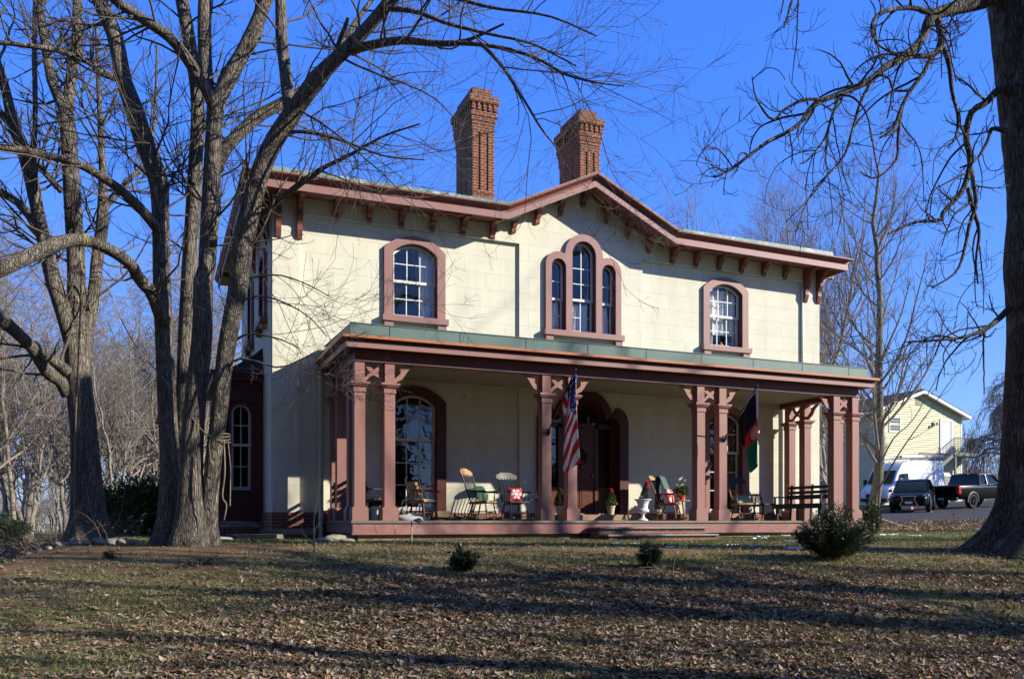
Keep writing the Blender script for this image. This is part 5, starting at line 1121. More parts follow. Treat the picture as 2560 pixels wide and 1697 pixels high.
# tangled brush on the ground beyond the soil edge at the left
rg = np.random.RandomState(44); n = 1500; r_ = -7.4 - rg.rand(n) ** 1.3 * 9; d_ = 15.2 + rg.rand(n) * 13; k = r_ < -6.9 - .22 * (d_ - 11); r_, d_ = r_[k], d_[k]; x, y = to_xy(r_, d_); n = len(x); K = 7; hh = .25 + .75 * rg.rand(n) ** 1.5; a = rg.rand(n) * 2 * PI
P_ = np.empty((n, K, 3)); P_[:, 0] = np.stack([x, y, terrain(x, y) - .03], -1); dr = np.stack([.5 * np.cos(a), .5 * np.sin(a), np.ones(n)], -1)
for q in range(1, K): dr = dr + rg.randn(n, 3) * .22 + np.stack([.10 * np.cos(a), .10 * np.sin(a), -.16 * np.ones(n)], -1); P_[:, q] = P_[:, q - 1] + dr / np.linalg.norm(dr, axis=1, keepdims=True) * (hh / (K - 1) * 1.6)[:, None]
P_[:, :, 2] = np.maximum(P_[:, :, 2], P_[:, :1, 2]); T = Tubes(); R_ = np.linspace(1, .3, K)[None] * (.006 + .006 * rg.rand(n))[:, None]; T.add(P_, R_, 4); A, AR = children(P_, R_, rg, 4, .2, 1, (25, 60), (.3, .6), .6, up=.1, K=4, rmin=.003); T.add(A, AR, 3)
ub = T.build("undergrowth", mat("brown brush stems", (.25, .175, .12), .9, .35, 3)); ub["kind"] = "stuff"
# ================================================================== THINGS ON AND ABOUT THE PORCH
FZ = .021
def on_floor(u, Y, z=FZ):
    r_ = ray(u, Y0 + 1); t = (Y - CY) / r_.y; return Vector((CX + r_.x * t, Y, z))
def spindle(m, p, q, r, n=8):
    p, q = Vector(p), Vector(q); m.tube([p, p.lerp(q, .2), p.lerp(q, .35), p.lerp(q, .5), p.lerp(q, .7), q], [r * .8, r * 1.3, r * .9, r * 1.5, r * .9, r * .7], n)
def rocking_chair(label, loc, rz, wood, seatw, crestw, h=1.08, wide=.50, tilt=.30, group="rocking chairs on the porch", slat=False, rockers=True, arms=True, crest="scroll", cat="chair"):
    """faces local -y"""
    t = thing("rocking_chair", label, cat, loc, rz, group); s = .40; hw = wide / 2
    m = MB(); pr = [(-hw + .02, -.24), (-hw * .9, -.27), (0, -.285), (hw * .9, -.27), (hw - .02, -.24), (hw, 0), (hw * .9, .20), (0, .235), (-hw * .9, .20), (-hw, 0)]
    m.prism(pr, 'z', s - .02, s + .022); m.xf(Matrix.Rotation(-.07, 4, 'X')); m.build("seat", seatw, t)
    zb = .045 if rockers else 0.0
    for sx in (-1, 1):
        m = MB(); spindle(m, (sx * hw * .72, -.18, s - .01), (sx * hw * .9, -.25, zb), .016); m.build("leg", wood, t)
        m = MB(); spindle(m, (sx * hw * .68, .15, s - .03), (sx * hw * .86, .24, zb), .016); m.build("leg", wood, t)
        if rockers:
            m = MB(); pts = []
            for k in range(13): yy = -.40 + k * .085; pts.append((sx * hw * .88, yy, .016 + .26 * (yy - .02) ** 2))
            m.tube(pts, [.014] + [.02] * 11 + [.014], 6); m.build("rocker", wood, t)
        if arms:
            m = MB(); za = s + .23; m.tube([(sx * hw * .92, .19, za + .03), (sx * hw * 1.02, .0, za + .01), (sx * hw * 1.06, -.18, za + .012), (sx * hw * 1.08, -.25, za - .012)], [.016, .02, .028, .022], 8); m.build("arm", wood, t)
            m = MB(); spindle(m, (sx * hw * .92, -.17, s), (sx * hw * 1.04, -.17, za), .013); m.build("arm_spindle", wood, t); m = MB(); spindle(m, (sx * hw * .93, .0, s), (sx * hw * 1.02, .0, za), .011); m.build("arm_spindle", wood, t)
    m = MB(); m.tube([(-hw * .82, -.215, .17), (0, -.215, .175), (hw * .82, -.215, .17)], [.01, .015, .01], 6); m.tube([(-hw * .78, .195, .19), (hw * .78, .195, .19)], .011, 6)
    for sx in (-1, 1): m.tube([(sx * hw * .8, -.215, .2), (sx * hw * .78, .19, .2)], .011, 6)
    m.build("stretcher", wood, t)
    yb, yt = .18, .18 + (h - s) * tilt; zt = h - .10
    for sx in (-1, 1):
        m = MB(); spindle(m, (sx * hw * .82, yb, s), (sx * hw * .92, yt, zt + (.06 if slat else 0)), .016); m.build("back_post", wood, t)
    if slat:
        for q in range(4):
            f_ = .30 + q * .2; y = yb + (yt - yb) * f_; z = s + (zt - s) * f_; m = MB()
            for k in range(6):
                x0 = -hw * .86 + k * hw * 1.72 / 6; x1 = x0 + hw * 1.72 / 6; c0 = .03 * math.cos((x0 / hw) * 1.4); c1 = .03 * math.cos((x1 / hw) * 1.4)
                m.add([(x0, y + c0, z - .035), (x1, y + c1, z - .035), (x1, y + c1, z + .035), (x0, y + c0, z + .035), (x0, y + c0 + .012, z - .035), (x1, y + c1 + .012, z - .035), (x1, y + c1 + .012, z + .035), (x0, y + c0 + .012, z + .035)], [(0, 1, 2, 3), (7, 6, 5, 4), (3, 2, 6, 7), (0, 4, 5, 1)])
            m.build("slat", crestw, t)
    else:
        m = MB()
        for q in range(6):
            x = -hw * .62 + q * hw * 1.24 / 5; p, e = Vector((x, yb + .02, s)), Vector((x * 1.12, yt + .03, zt + .02)); m.tube([p, p.lerp(e, .3), p.lerp(e, .6), e], [.007, .011, .009, .007], 6)
        m.build("back_spindle", wood, t)
        m = MB(); K = 12; vs = []
        for k in range(K + 1):
            x = -hw * 1.04 + 2.08 * hw * k / K; u_ = x / hw; y = yt + .05 * (1 - u_ * u_) * .8; top = .10 + (.035 * math.cos(u_ * 1.5) if crest == "scroll" else .02) + (.02 if abs(u_) < .55 and crest == "scroll" else 0); bt = -.015 + (.02 if abs(u_) > .9 else 0)
            if abs(u_) > .98: top *= .62; bt = .02
            for (dy, dz) in ((0, bt), (.006, top), (.03, top), (.024, bt)): vs.append((x, y + dy + dz * tilt, zt + dz))
        m.add(vs, [(k * 4 + i, k * 4 + (i + 1) % 4, (k + 1) * 4 + (i + 1) % 4, (k + 1) * 4 + i) for k in range(K) for i in range(4)] + [(0, 1, 2, 3), tuple(K * 4 + i for i in (3, 2, 1, 0))]); m.build("crest_rail", crestw, t)
    return t
def cushion_mesh(wx, wz, th, n=14):
    m = MB(); vs = []; fs = []
    for side in (-1, 1):
        o = len(vs)
        for j in range(n + 1):
            for i in range(n + 1):
                u_, v_ = i / n * 2 - 1, j / n * 2 - 1; e = (1 - u_ ** 4) * (1 - v_ ** 4); px_ = 1 - .07 * (1 - abs(v_) ** 2) * 1.0; pz_ = 1 - .07 * (1 - abs(u_) ** 2)
                vs.append((u_ * wx / 2 * px_, side * th / 2 * e ** .6 + .008 * math.sin(u_ * 5 + v_ * 3), v_ * wz / 2 * pz_))
        fs += [(o + j * (n + 1) + i, o + j * (n + 1) + i + 1, o + (j + 1) * (n + 1) + i + 1, o + (j + 1) * (n + 1) + i) for j in range(n) for i in range(n)]
    return m.add(vs, fs)
def pattern_cushion(label, chair_loc, rz, loc, m_, tilt=.25, size=(.40, .36), pat=None, group=None):
    t = Matrix.Translation(chair_loc) @ Matrix.Rotation(rz, 4, 'Z') @ Matrix.Translation(loc) @ Matrix.Rotation(-tilt, 4, 'X')
    m = cushion_mesh(size[0], size[1], .12, 40 if pat else 14); V_ = np.array(m.v); quads = np.array(m.f)
    if pat is None: o = m.build("cushion", m_, smooth_=True)
    else:
        o = raw_mesh("cushion", V_, quads, m_, colors=np.array([pat(p[0] / size[0] * 2, p[2] / size[1] * 2) for p in m.v]))
    o.matrix_world = t; setp(o, label, "cushion", group); return o
def snow1(u_, v_):
    r = math.hypot(u_, v_ - .02); a = math.atan2(v_, u_); k = abs(((a + PI / 6) % (PI / 3)) - PI / 6)
    d = r * math.sin(k); x = r * math.cos(k); br = min(abs(d - (x - q) * .8) for q in (.30, .48)) if x > .3 else 1
    w_ = (r < .72 and d < .055) or (.28 < x < .72 and br < .05 and d < .24) or r < .12
    if abs(abs(u_) - .86) < .03 and math.sin(v_ * 22) > .2: w_ = True
    return (.80, .78, .76) if w_ else (.60, .02, .035)
def snow2(u_, v_):
    w_ = False
    for (cx_, cz, s) in ((.1, .05, .48), (-.62, .55, .34), (.72, .68, .36), (-.6, -.55, .36), (.72, -.55, .34), (-.2, .85, .25)):
        a = math.atan2(v_ - cz, u_ - cx_); r = math.hypot(u_ - cx_, v_ - cz) / s
        if r < .55 + .42 * abs(math.cos(3 * a)) and r > .16 and abs(math.sin(3 * a)) < .85: w_ = True
    return (.80, .78, .76) if w_ else (.60, .03, .05)
CPAT = col_mat("printed cushion cloth", .9)
# chair with the dark green cushion, facing right
c1p = on_floor(1206, -1.05); c1r = R(40)
rocking_chair("tan and black rocking chair with a dark green cushion, turned to the right", c1p, c1r, BLACKW, WOODT, WOODT, h=1.12)
pattern_cushion("dark green cushion leaning in the tan and black rocking chair", c1p, c1r, (0, .03, .60), GREENC, .42, (.44, .40))
# black chair with the red snowflake cushion, facing the lawn
c2p = on_floor(1287, -.95); c2r = R(6)
rocking_chair("black spindle-back rocking chair with a red snowflake cushion, facing the lawn", c2p, c2r, BLACKW, BLACKW, mat("worn grey crest", (.16, .15, .14), .4, .3, 6), h=1.06, wide=.54)
pattern_cushion("red cushion with one big white snowflake on the black rocking chair", c2p, c2r, (0, -.02, .585), CPAT, .25, (.36, .33), snow1)
# chair with throw
c3p = on_floor(1672, -1.0); c3r = R(40)
rocking_chair("brown rocking chair with a green throw over its back, right of the door", c3p, c3r, WOODD, WOODD, WOODT, h=1.06)
pattern_cushion("red and white patterned cushion in the chair with the green throw", c3p, c3r, (.02, -.02, .60), CPAT, .30, (.42, .38), snow2)
m = MB(); vs = []; K = 22
prof = [(-.02, .62), (.06, .80), (.13, .97), (.18, 1.075), (.225, 1.10), (.27, 1.06), (.285, .9), (.29, .68), (.295, .46), (.30, .30)]
for k in range(K + 1):
    x = -.13 + .36 * k / K
    for j, (y, z) in enumerate(prof): vs.append((x, y + .016 * math.sin(k * 1.7 + j * .4) + (.02 if j > 4 else 0), z - (.03 * math.sin(k * .9) if j in (0, 9) else 0)))
J = len(prof); m.add(vs, [(k * J + j, k * J + j + 1, (k + 1) * J + j + 1, (k + 1) * J + j) for k in range(K) for j in range(J - 1)])
o = m.build("throw_blanket", mat("green throw", (.085, .16, .135), .95, .1, 20, .3, 120), smooth_=True); o.matrix_world = Matrix.Translation(c3p) @ Matrix.Rotation(c3r, 4, 'Z'); md = o.modifiers.new("thick", 'SOLIDIFY'); md.thickness = .012; setp(o, "folded green throw hanging over the back of the brown rocking chair", "blanket")
# dark chair on the right with pale green cushion
c4p = on_floor(1858, -1.35); c4r = R(-12)
rocking_chair("dark rocking chair with a pale green cushion between the right-hand column pairs", c4p, c4r, WOODD, WOODT, BLACKW, h=1.05)
pattern_cushion("pale green pillow lying in the dark rocking chair at right", c4p, c4r, (0, .0, .53), MINTC, 1.0, (.42, .36))
# ladder-backs
rocking_chair("tan slat-back rocking chair with a red bow before the tall left window", on_floor(1057, -1.15), R(28), WOODD, WOODT, WOODT, h=.95, wide=.46, slat=True)
rocking_chair("small dark slat-back chair with no arms standing by the bench", on_floor(1908, -1.0), R(4), BLACKW, BLACKW, mat("pale slat", (.13, .12, .10), .6), h=.80, wide=.40, slat=True, rockers=False, arms=False, group="rocking chairs on the porch")
m = MB()
for s in (-1, 1): m.add([(0, 0, 0), (s * .09, -.012, .05), (s * .10, 0, -.01), (s * .09, .012, -.05)], [(0, 1, 2), (0, 2, 3)]); m.add([(0, 0, 0), (s * .03, 0, -.16), (s * .065, .01, -.14)], [(0, 1, 2)])
m.ball((0, 0, 0), .022)
o = m.build("ribbon_bow", REDC, smooth_=False); p = on_floor(1068, -1.12); o.location = (p.x + .05, p.y - .05, .76); setp(o, "red bow tied to the tan slat-back chair's back", "bow"); o.scale = (.8, .8, .8)
for nm, u, dz, lab in (("seat_pad", 1060, .445, "flat white pad on the seat of the tan slat-back chair"),):
    m = MB(); m.box(-.18, .18, -.17, .17, 0, .04, .015); o = m.build(nm, mat("pad cloth", (.75, .74, .72), .9)); p = on_floor(u, -1.2); o.location = (p.x, p.y, dz + .0); o.rotation_euler = (R(4), 0, R(28)); setp(o, lab, "pad")
# benches at both ends of the porch
def bench(label, x, y0, y1, face, group="slatted benches at the porch ends"):
    t = thing("porch_bench", label, "bench", (x, (y0 + y1) / 2, FZ), 0, group); h = (y1 - y0) / 2; f = face
    for k, dx in enumerate((0, .15, .30)): m = MB(); m.box(f * (.02 + dx), f * (.15 + dx), -h, h, .40, .435, .004); m.build("seat_slat", WOODG, t)
    for k, z in enumerate((.56, .70, .83)): m = MB(); m.box(f * (-.045 - k * .025), f * (-.02 - k * .025), -h, h, z, z + (.11 if k == 0 else .075), .004); m.build("back_slat", WOODG, t)
    m = MB(); m.box(f * .44, f * .465, -h, h, .31, .40, .004); m.build("apron", WOODG, t)
    for yy in (-h + .12, 0, h - .12):
        m = MB(); m.bar((f * -.02, yy, 0), (f * -.085, yy, .94), .05, .045); m.build("back_post", WOODG, t)
        m = MB(); m.box(f * .38, f * .43, yy - .03, yy + .03, 0, .40); m.build("leg", WOODG, t)
    for yy in (-h + .05, h - .05): m = MB(); m.box(f * -.03, f * .45, yy - .03, yy + .03, .60, .635, .005); m.build("armrest", WOODG, t); m = MB(); m.box(f * .40, f * .44, yy - .02, yy + .02, .436, .60); m.build("arm_post", WOODG, t)
    return t
bench("weathered grey slatted bench across the porch's right end", 5.86, -2.35, -.55, -1)
bench("weathered slatted bench across the porch's left end, behind the corner columns", -5.86, -2.3, -.5, 1)
# urn with a tilted little conifer and red bow
up = on_floor(1607, -1.15)
m = MB(); pf = [(.001, 0), (.125, 0), (.13, .018), (.10, .035), (.075, .05), (.045, .085), (.036, .12), (.04, .145), (.062, .155), (.05, .165), (.075, .18), (.125, .20), (.150, .235), (.145, .265), (.12, .285), (.117, .31), (.13, .40), (.155, .46), (.188, .487), (.205, .495), (.205, .512), (.185, .512), (.16, .47), (.001, .45)]
m.lathe(pf, 0, 0, 28); ur = m.build("urn", mat("white urn paint", (.74, .75, .78), .45, .05, 5), smooth_=False); ur.location = up; setp(ur, "white pedestal urn on the porch floor right of the door", "urn")
m = MB()
for k in range(28): a = 2 * PI * k / 28; m.ball((.136 * math.cos(a), .136 * math.sin(a), .228), .017, 1.9, 6, 5)
m.build("gadroon", bpy.data.materials["white urn paint"], ur)
leafy("potted_conifer", "little conifer leaning in the white urn, a red bow at its tip", up + Vector((0, 0, .45)), 91, lambda rg, n: (lambda t, a: (np.stack([.10 * t + (.13 * (1 - t) ** .8 + .01) * np.cos(a) * rg.rand(n) ** .4, (.13 * (1 - t) ** .8 + .01) * np.sin(a) * rg.rand(n) ** .4, t * .46], -1), np.stack([np.cos(a) * .6, np.sin(a) * .6, 0 * a + .9], -1)))(rg.rand(n) ** 1.1, rg.rand(n) * 2 * PI), 2600, .038, YEW, 4, "plant", .2, hst=.2)
def bow(label, p, s=1.0):
    m = MB(); rn_ = random.Random(4)
    for k in range(8):
        a = 2 * PI * k / 8; m.tube([(0, 0, 0), (.035 * math.cos(a), .03 * math.sin(a) - .01, .03 * math.sin(a * 2 + 1)), (.06 * math.cos(a), .02 * math.sin(a), .045 * math.sin(a)), (.02 * math.cos(a + .6), .01, .02 * math.sin(a))], [.004, .014, .012, .004], 5)
    for s_ in (-1, 1): m.tube([(0, 0, 0), (s_ * .02, -.01, -.06), (s_ * .045, 0, -.12)], [.006, .012, .01], 5)
    o = m.build("ribbon_bow", REDC); o.location = p; o.scale = (s, s, s); setp(o, label, "bow"); return o
bow("red bow on the tip of the conifer in the white urn", up + Vector((.11, -.04, .90)), 1.1)
# pots at the door
def potted(label, plabel, p, seed, z, h=.22, r=.105, bowl=None, pm=BEIGEP, ph=.44, pr_=.18):
    m = MB(); m.lathe([(.001, 0), (r * .72, 0), (r * .98, h * .86), (r * 1.08, h * .87), (r * 1.08, h), (r * .93, h), (r * .9, h * .9), (.001, h * .88)], 0, 0, 20)
    o = m.build("flower_pot", pm); o.location = (p.x, p.y, z); setp(o, label, "pot")
    leafy("potted_conifer", plabel, (p.x, p.y, z + h * .85), seed, lambda rg, n: (lambda t, a: (np.stack([(pr_ * (1 - t) ** .7 * np.minimum(1, t * 4 + .35) + .01) * np.cos(a) * rg.rand(n) ** .4, (pr_ * (1 - t) ** .7 * np.minimum(1, t * 4 + .35) + .01) * np.sin(a) * rg.rand(n) ** .4, t * ph], -1), np.stack([np.cos(a), np.sin(a), 0 * a + .5], -1)))(rg.rand(n) ** 1.2, rg.rand(n) * 2 * PI), 2200, .045, HOL, 4, "plant", .3, hst=.2)
    if bowl: bow(bowl, (p.x, p.y - .03, z + h + ph - .05), .9)
pd2 = on_floor(1527, -.42); potted("beige pot on the stone step beside the front door", "small bushy evergreen with a red bow in the pot on the door step", pd2, 92, .166, bowl="red bow on the evergreen on the door step")
pd1 = on_floor(1401, -.95); potted("tall cream pot standing between the two columns left of the door", "dark little evergreen in the cream pot between the columns", pd1, 93, FZ + .14, h=.20)
m = MB(); m.box(-.12, .12, -.12, .12, 0, .135, .01); o = m.build("stone_block", STONE); o.location = (pd1.x, pd1.y, FZ); setp(o, "stone block under the cream pot between the columns", "block")
# iron plant stand
ip = on_floor(1347, -1.15); t = thing("plant_stand", "black wrought iron plant stand with scrolls beside the left door column", "plant stand", ip)
m = MB()
for k in range(4):
    a = PI / 4 + k * PI / 2; c_, s_ = math.cos(a), math.sin(a); m.tube([(.12 * c_, .12 * s_, 0), (.07 * c_, .07 * s_, .2), (.09 * c_, .09 * s_, .45), (.13 * c_, .13 * s_, .5)], .008, 6)
m.build("frame", IRON, t)
m = MB()
for (cx_, cz, rr_) in ((0, .60, .10), (-.12, .50, .075), (.12, .50, .075), (0, .44, .06), (-.07, .62, .05), (.07, .62, .05)):
    m.tube([(cx_ + rr_ * (1 - k * .035) * math.cos(k * .55), -.02 + .012 * k * .3, cz + rr_ * (1 - k * .035) * math.sin(k * .55)) for k in range(16)], .007, 5)
m.build("scroll", IRON, t)
m = MB(); m.lathe([(.001, .46), (.10, .46), (.12, .475), (.001, .475)], 0, 0, 16); m.build("shelf", IRON, t)
# little table with potted plant right of the chair with the throw
tp = on_floor(1703, -.72); t = thing("side_table", "small round wooden side table behind the chair with the green throw", "table", tp)
m = MB(); m.lathe([(.001, .48), (.21, .48), (.22, .49), (.21, .505), (.001, .505)], 0, 0, 24); m.build("tabletop", WOODT, t)
for k in range(3): a = k * 2.09 + .4; m = MB(); m.tube([(.06 * math.cos(a), .06 * math.sin(a), .48), (.17 * math.cos(a), .17 * math.sin(a), 0)], [.018, .014], 8); m.build("leg", WOODD, t)
m = MB(); m.lathe([(.001, 0), (.07, 0), (.085, .08), (.095, .12), (.075, .12), (.001, .11)], 0, 0, 18); o = m.build("flower_pot", mat("red foil", (.55, .04, .04), .3, .2, 20, .3, 40)); o.location = tp + Vector((0, 0, .506)); setp(o, "flower pot wrapped in red foil on the small side table", "pot")
leafy("house_plant", "bushy green plant in the red foil pot", tp + Vector((0, 0, .60)), 95, blob([(0, 0, .12, .17, .12), (.06, 0, .2, .11, .08), (-.1, 0, .16, .1, .08)]), 700, .07, HOL, 8, "plant", .4, hst=.2)
# left corner: small table, crate, cloth, pots, cane
lp = on_floor(930, -1.1); t = thing("side_table", "small white-topped table half hidden by the left corner columns", "table", lp)
m = MB(); m.box(-.30, .24, -.22, .22, .50, .535, .006); m.build("tabletop", mat("cream table paint", (.60, .55, .40), .5), t)
for sx in (-.26, .20):
    for sy in (-.18, .18): m = MB(); m.box(sx - .02, sx + .02, sy - .02, sy + .02, 0, .50); m.build("leg", WHITE, t)
m = MB(); m.lathe([(.001, 0), (.07, 0), (.15, .09), (.16, .10), (.14, .10), (.06, .015), (.001, .01)], 0, 0, 22); o = m.build("bowl", WHITE); o.location = lp + Vector((-.02, -.05, .536)); setp(o, "white bowl on the small table at the porch's left end", "bowl")
m = MB(); m.tube([(0, 0, 0), (.02, 0, .35), (-.12, 0, .62), (-.22, .02, .80)], [.016, .018, .02, .022], 8); o = m.build("walking_stick", WOODD); o.location = lp + Vector((.42, -.1, 0)); setp(o, "dark stick leaning over the table between the left columns", "stick")
m = MB(); vs = []; K, J = 18, 12
for k in range(K + 1):
    for j in range(J + 1): a = k / K; b_ = j / J; vs.append((.24 * (a - .5) * (1 - .25 * b_) + .03 * math.sin(j * .8), -.05 + .05 * math.sin(a * 17 + b_ * 2) + .04 * b_, .78 - .55 * b_ - .06 * math.sin(a * 3.1) * (1 if j == 0 else .3) + .02 * math.sin(a * 11)))
m.add(vs, [(k * (J + 1) + j, k * (J + 1) + j + 1, (k + 1) * (J + 1) + j + 1, (k + 1) * (J + 1) + j) for k in range(K) for j in range(J)]); o = m.build("hung_cloth", CLOTHB, smooth_=True); md = o.modifiers.new("thick", 'SOLIDIFY'); md.thickness = .01; o.location = lp + Vector((.28, -.22, 0)); setp(o, "crumpled grey blue cloth hanging between the two left corner columns", "cloth")
t = thing("folding_stool", "low white stool with a pale blue end standing between the left columns", "stool", lp + Vector((.06, -.55, 0)), .2)
m = MB(); m.box(-.16, .16, -.14, .14, .25, .28, .006); m.build("seat", WHITE, t)
for sx in (-.14, .14): m = MB(); m.box(sx - .015, sx + .015, -.13, .13, 0, .25); m.build("side", mat("pale blue board", (.45, .55, .60), .6), t)
potq = lp + Vector((.06, -.55, 0))
for k, (dx, dy, r_) in enumerate(((-.05, -.20, .075), (.10, -.22, .05))):
    m = MB(); m.lathe([(.001, 0), (r_ * .7, 0), (r_, .10), (r_ * 1.12, .105), (r_ * 1.12, .13), (r_ * .9, .13), (.001, .12)], 0, 0, 16); o = m.build("flower_pot", TERRA); o.location = potq + Vector((dx, dy - .05, 0)); setp(o, ("wider empty terracotta pot on the porch edge between the left columns", "narrow terracotta pot beside the wider one between the left columns")[k], "pot")
sp_ = on_floor(1027, -2.0); m = MB(); rn_ = random.Random(8); vs = []; K = 16; J = 9
for k in range(K):
    for j in range(J + 1): a = 2 * PI * k / K; b_ = PI / 2 * j / J; q = 1 + .10 * math.sin(a * 3 + j) + .05 * rn_.random(); vs.append((.36 * math.cos(a) * math.cos(b_) * q, .19 * math.sin(a) * math.cos(b_) * q, .115 * math.sin(b_) * q * (1 + .2 * math.sin(a * 2 + 1))))
m.add(vs, [(k * (J + 1) + j, ((k + 1) % K) * (J + 1) + j, ((k + 1) % K) * (J + 1) + j + 1, k * (J + 1) + j + 1) for k in range(K) for j in range(J)]); o = m.build("sack", mat("white sacking", (.42, .42, .41), .9, .12, 6, .4, 30), smooth_=True); o.location = sp_; setp(o, "slumped white sack lying on the porch floor below the left window", "sack")
o = MB().ball((0, 0, .12), .06, 1.0).tube([(0, 0, .15), (0, 0, .24), (.02, 0, .25)], [.02, .014, .01], 6).lathe([(.001, 0), (.05, 0), (.07, .04), (.07, .12), (.03, .17), (.001, .17)], 0, 0, 12).build("garden_jug", mat("dark green glaze", (.02, .04, .035), .3)); p = on_floor(1003, -.7); o.location = p; setp(o, "dark glazed jug standing before the tall left window", "jug")
# hanging things
m = MB(); m.tube([(0, 0, 0), (0, 0, -.24)], .003, 5); m.ball((0, 0, -.26), .022); m.tube([(0, 0, -.27), (.01, 0, -.37), (-.03, 0, -.47), (-.045, 0, -.53)], .005, 5)
m.tube([(.05 * math.cos(k * PI / 8), .03 * math.sin(k * PI / 8), -.58 + .045 * math.sin(k * PI / 8)) for k in range(17)], .010, 6)
o = m.build("hanging_ring", mat("grey hanging metal", (.45, .45, .43), .4, metal=.6)); p = on_floor(1157, -1.9); o.location = (p.x, p.y, 3.2); setp(o, "metal ring hanging on a cord from the porch ceiling", "ornament")
m = MB(); m.tube([(0, 0, 0), (0, 0, -.38)], .003, 5); m.lathe([(.001, -.42), (.03, -.40), (.035, -.385), (.001, -.38)], 0, 0, 10)
for k in range(6): a = k * PI / 3; m.tube([(.03 * math.cos(a), .03 * math.sin(a), -.40), (.085 * math.cos(a), .085 * math.sin(a), -.48), (.07 * math.cos(a), .07 * math.sin(a), -.56), (.01 * math.cos(a), .01 * math.sin(a), -.58)], .004, 4)
o = m.build("hanging_lantern", mat("wire lantern", (.5, .48, .42), .4, metal=.5)); p = on_floor(1939, -1.5); o.location = (p.x, p.y, 3.2); setp(o, "small round wire lantern hanging near the porch's right end", "lantern")
# wreath on the door
m = MB(); rn_ = random.Random(2)
for k in range(120): a = rn_.random() * 2 * PI; r_ = .19 + rn_.gauss(0, .02); p = Vector((r_ * math.cos(a), rn_.gauss(0, .02), r_ * math.sin(a))); q = p + Vector((rn_.gauss(0, .05), -.04, rn_.gauss(0, .05))); m.tube([p, q], [.016, .003], 4)
o = m.build("door_wreath", mat("wreath green", (.02, .035, .015), .7)); o.location = (-.02, .15, 1.62); setp(o, "dark evergreen wreath with red bow on the front door", "wreath")
m = MB()
for (dx, dz) in ((0, -.16), (-.08, -.13), (.08, -.14), (-.05, -.26), (.06, -.27), (-.1, .14)): m.ball((dx, -.06, dz), .045, .8, 8, 6)
m.build("bow", REDC, o)
# ornaments on the inside sill of the right upper window
for dx, c_, h_, lab in ((.04, (.55, .35, .06), .20, "small gold figurine on the sill of the right upper window"), (.24, (.02, .30, .38), .26, "teal bird ornament on the sill of the right upper window"), (.36, (.10, .08, .20), .17, "little dark figurine on the sill of the right upper window")):
    m = MB(); m.lathe([(.001, 0), (.05, 0), (.045, .03), (.02, .06), (.05, h_ * .5), (.045, h_ * .7), (.02, h_ * .8), (.03, h_ * .9), (.001, h_)], 0, 0, 12); o = m.build("figurine", mat(lab[:12], c_, .4)); o.location = (4.275 + dx, .215, 4.63); setp(o, lab, "figurine", "ornaments on the right upper sill")
# ------------------------------------------------------------------ flags
def flag_mesh(name, label, cat, outline_fn, nu, nv, color_fn, matl, origin):
    us = np.linspace(0, 1, nu + 1); vs_ = np.linspace(0, 1, nv + 1); P_ = []; C_ = []
    for v_ in vs_:
        for u_ in us: p, c = outline_fn(u_, v_); P_.append(p); C_.append(color_fn(*c))
    ii = np.arange((nu + 1) * (nv + 1)).reshape(nv + 1, nu + 1); q = np.stack([ii[:-1, :-1], ii[:-1, 1:], ii[1:, 1:], ii[1:, :-1]], -1).reshape(-1, 4)
    o = raw_mesh(name, np.array([tuple(p) for p in P_]), q, matl, colors=np.array(C_)); o.location = origin; md = o.modifiers.new("thick", 'SOLIDIFY'); md.thickness = .004; return o
FLAGM = col_mat("flag cloth", .85, .25)
def flagpole(label, x, yb_, zb, ln, ang, flag_label, flag_fn, colf, nu, nv, fname):
    t = thing("flagpole", label, "flagpole", (x, yb_, zb)); dy, dz = -math.cos(ang), math.sin(ang)
    m = MB(); m.tube([(0, -.03, 0), (0, dy * ln, dz * ln)], .013, 8); m.ball((0, dy * ln, dz * ln), .026); m.build("pole", IRON, t)
    m = MB(); m.box(-.035, .035, -.012, 0, -.09, .05); m.tube([(0, -.01, -.05), (0, -.06, -.02), (0, dy * .10, dz * .10)], .022, 8); m.tube([(0, -.01, -.07), (0, -.1, -.06), (0, -.11, .01)], .007, 6); m.build("bracket", IRON, t)
    o = flag_mesh(fname, flag_label, "flag", flag_fn, nu, nv, colf, FLAGM, (x, yb_, zb)); setp(o, flag_label, "flag"); return t
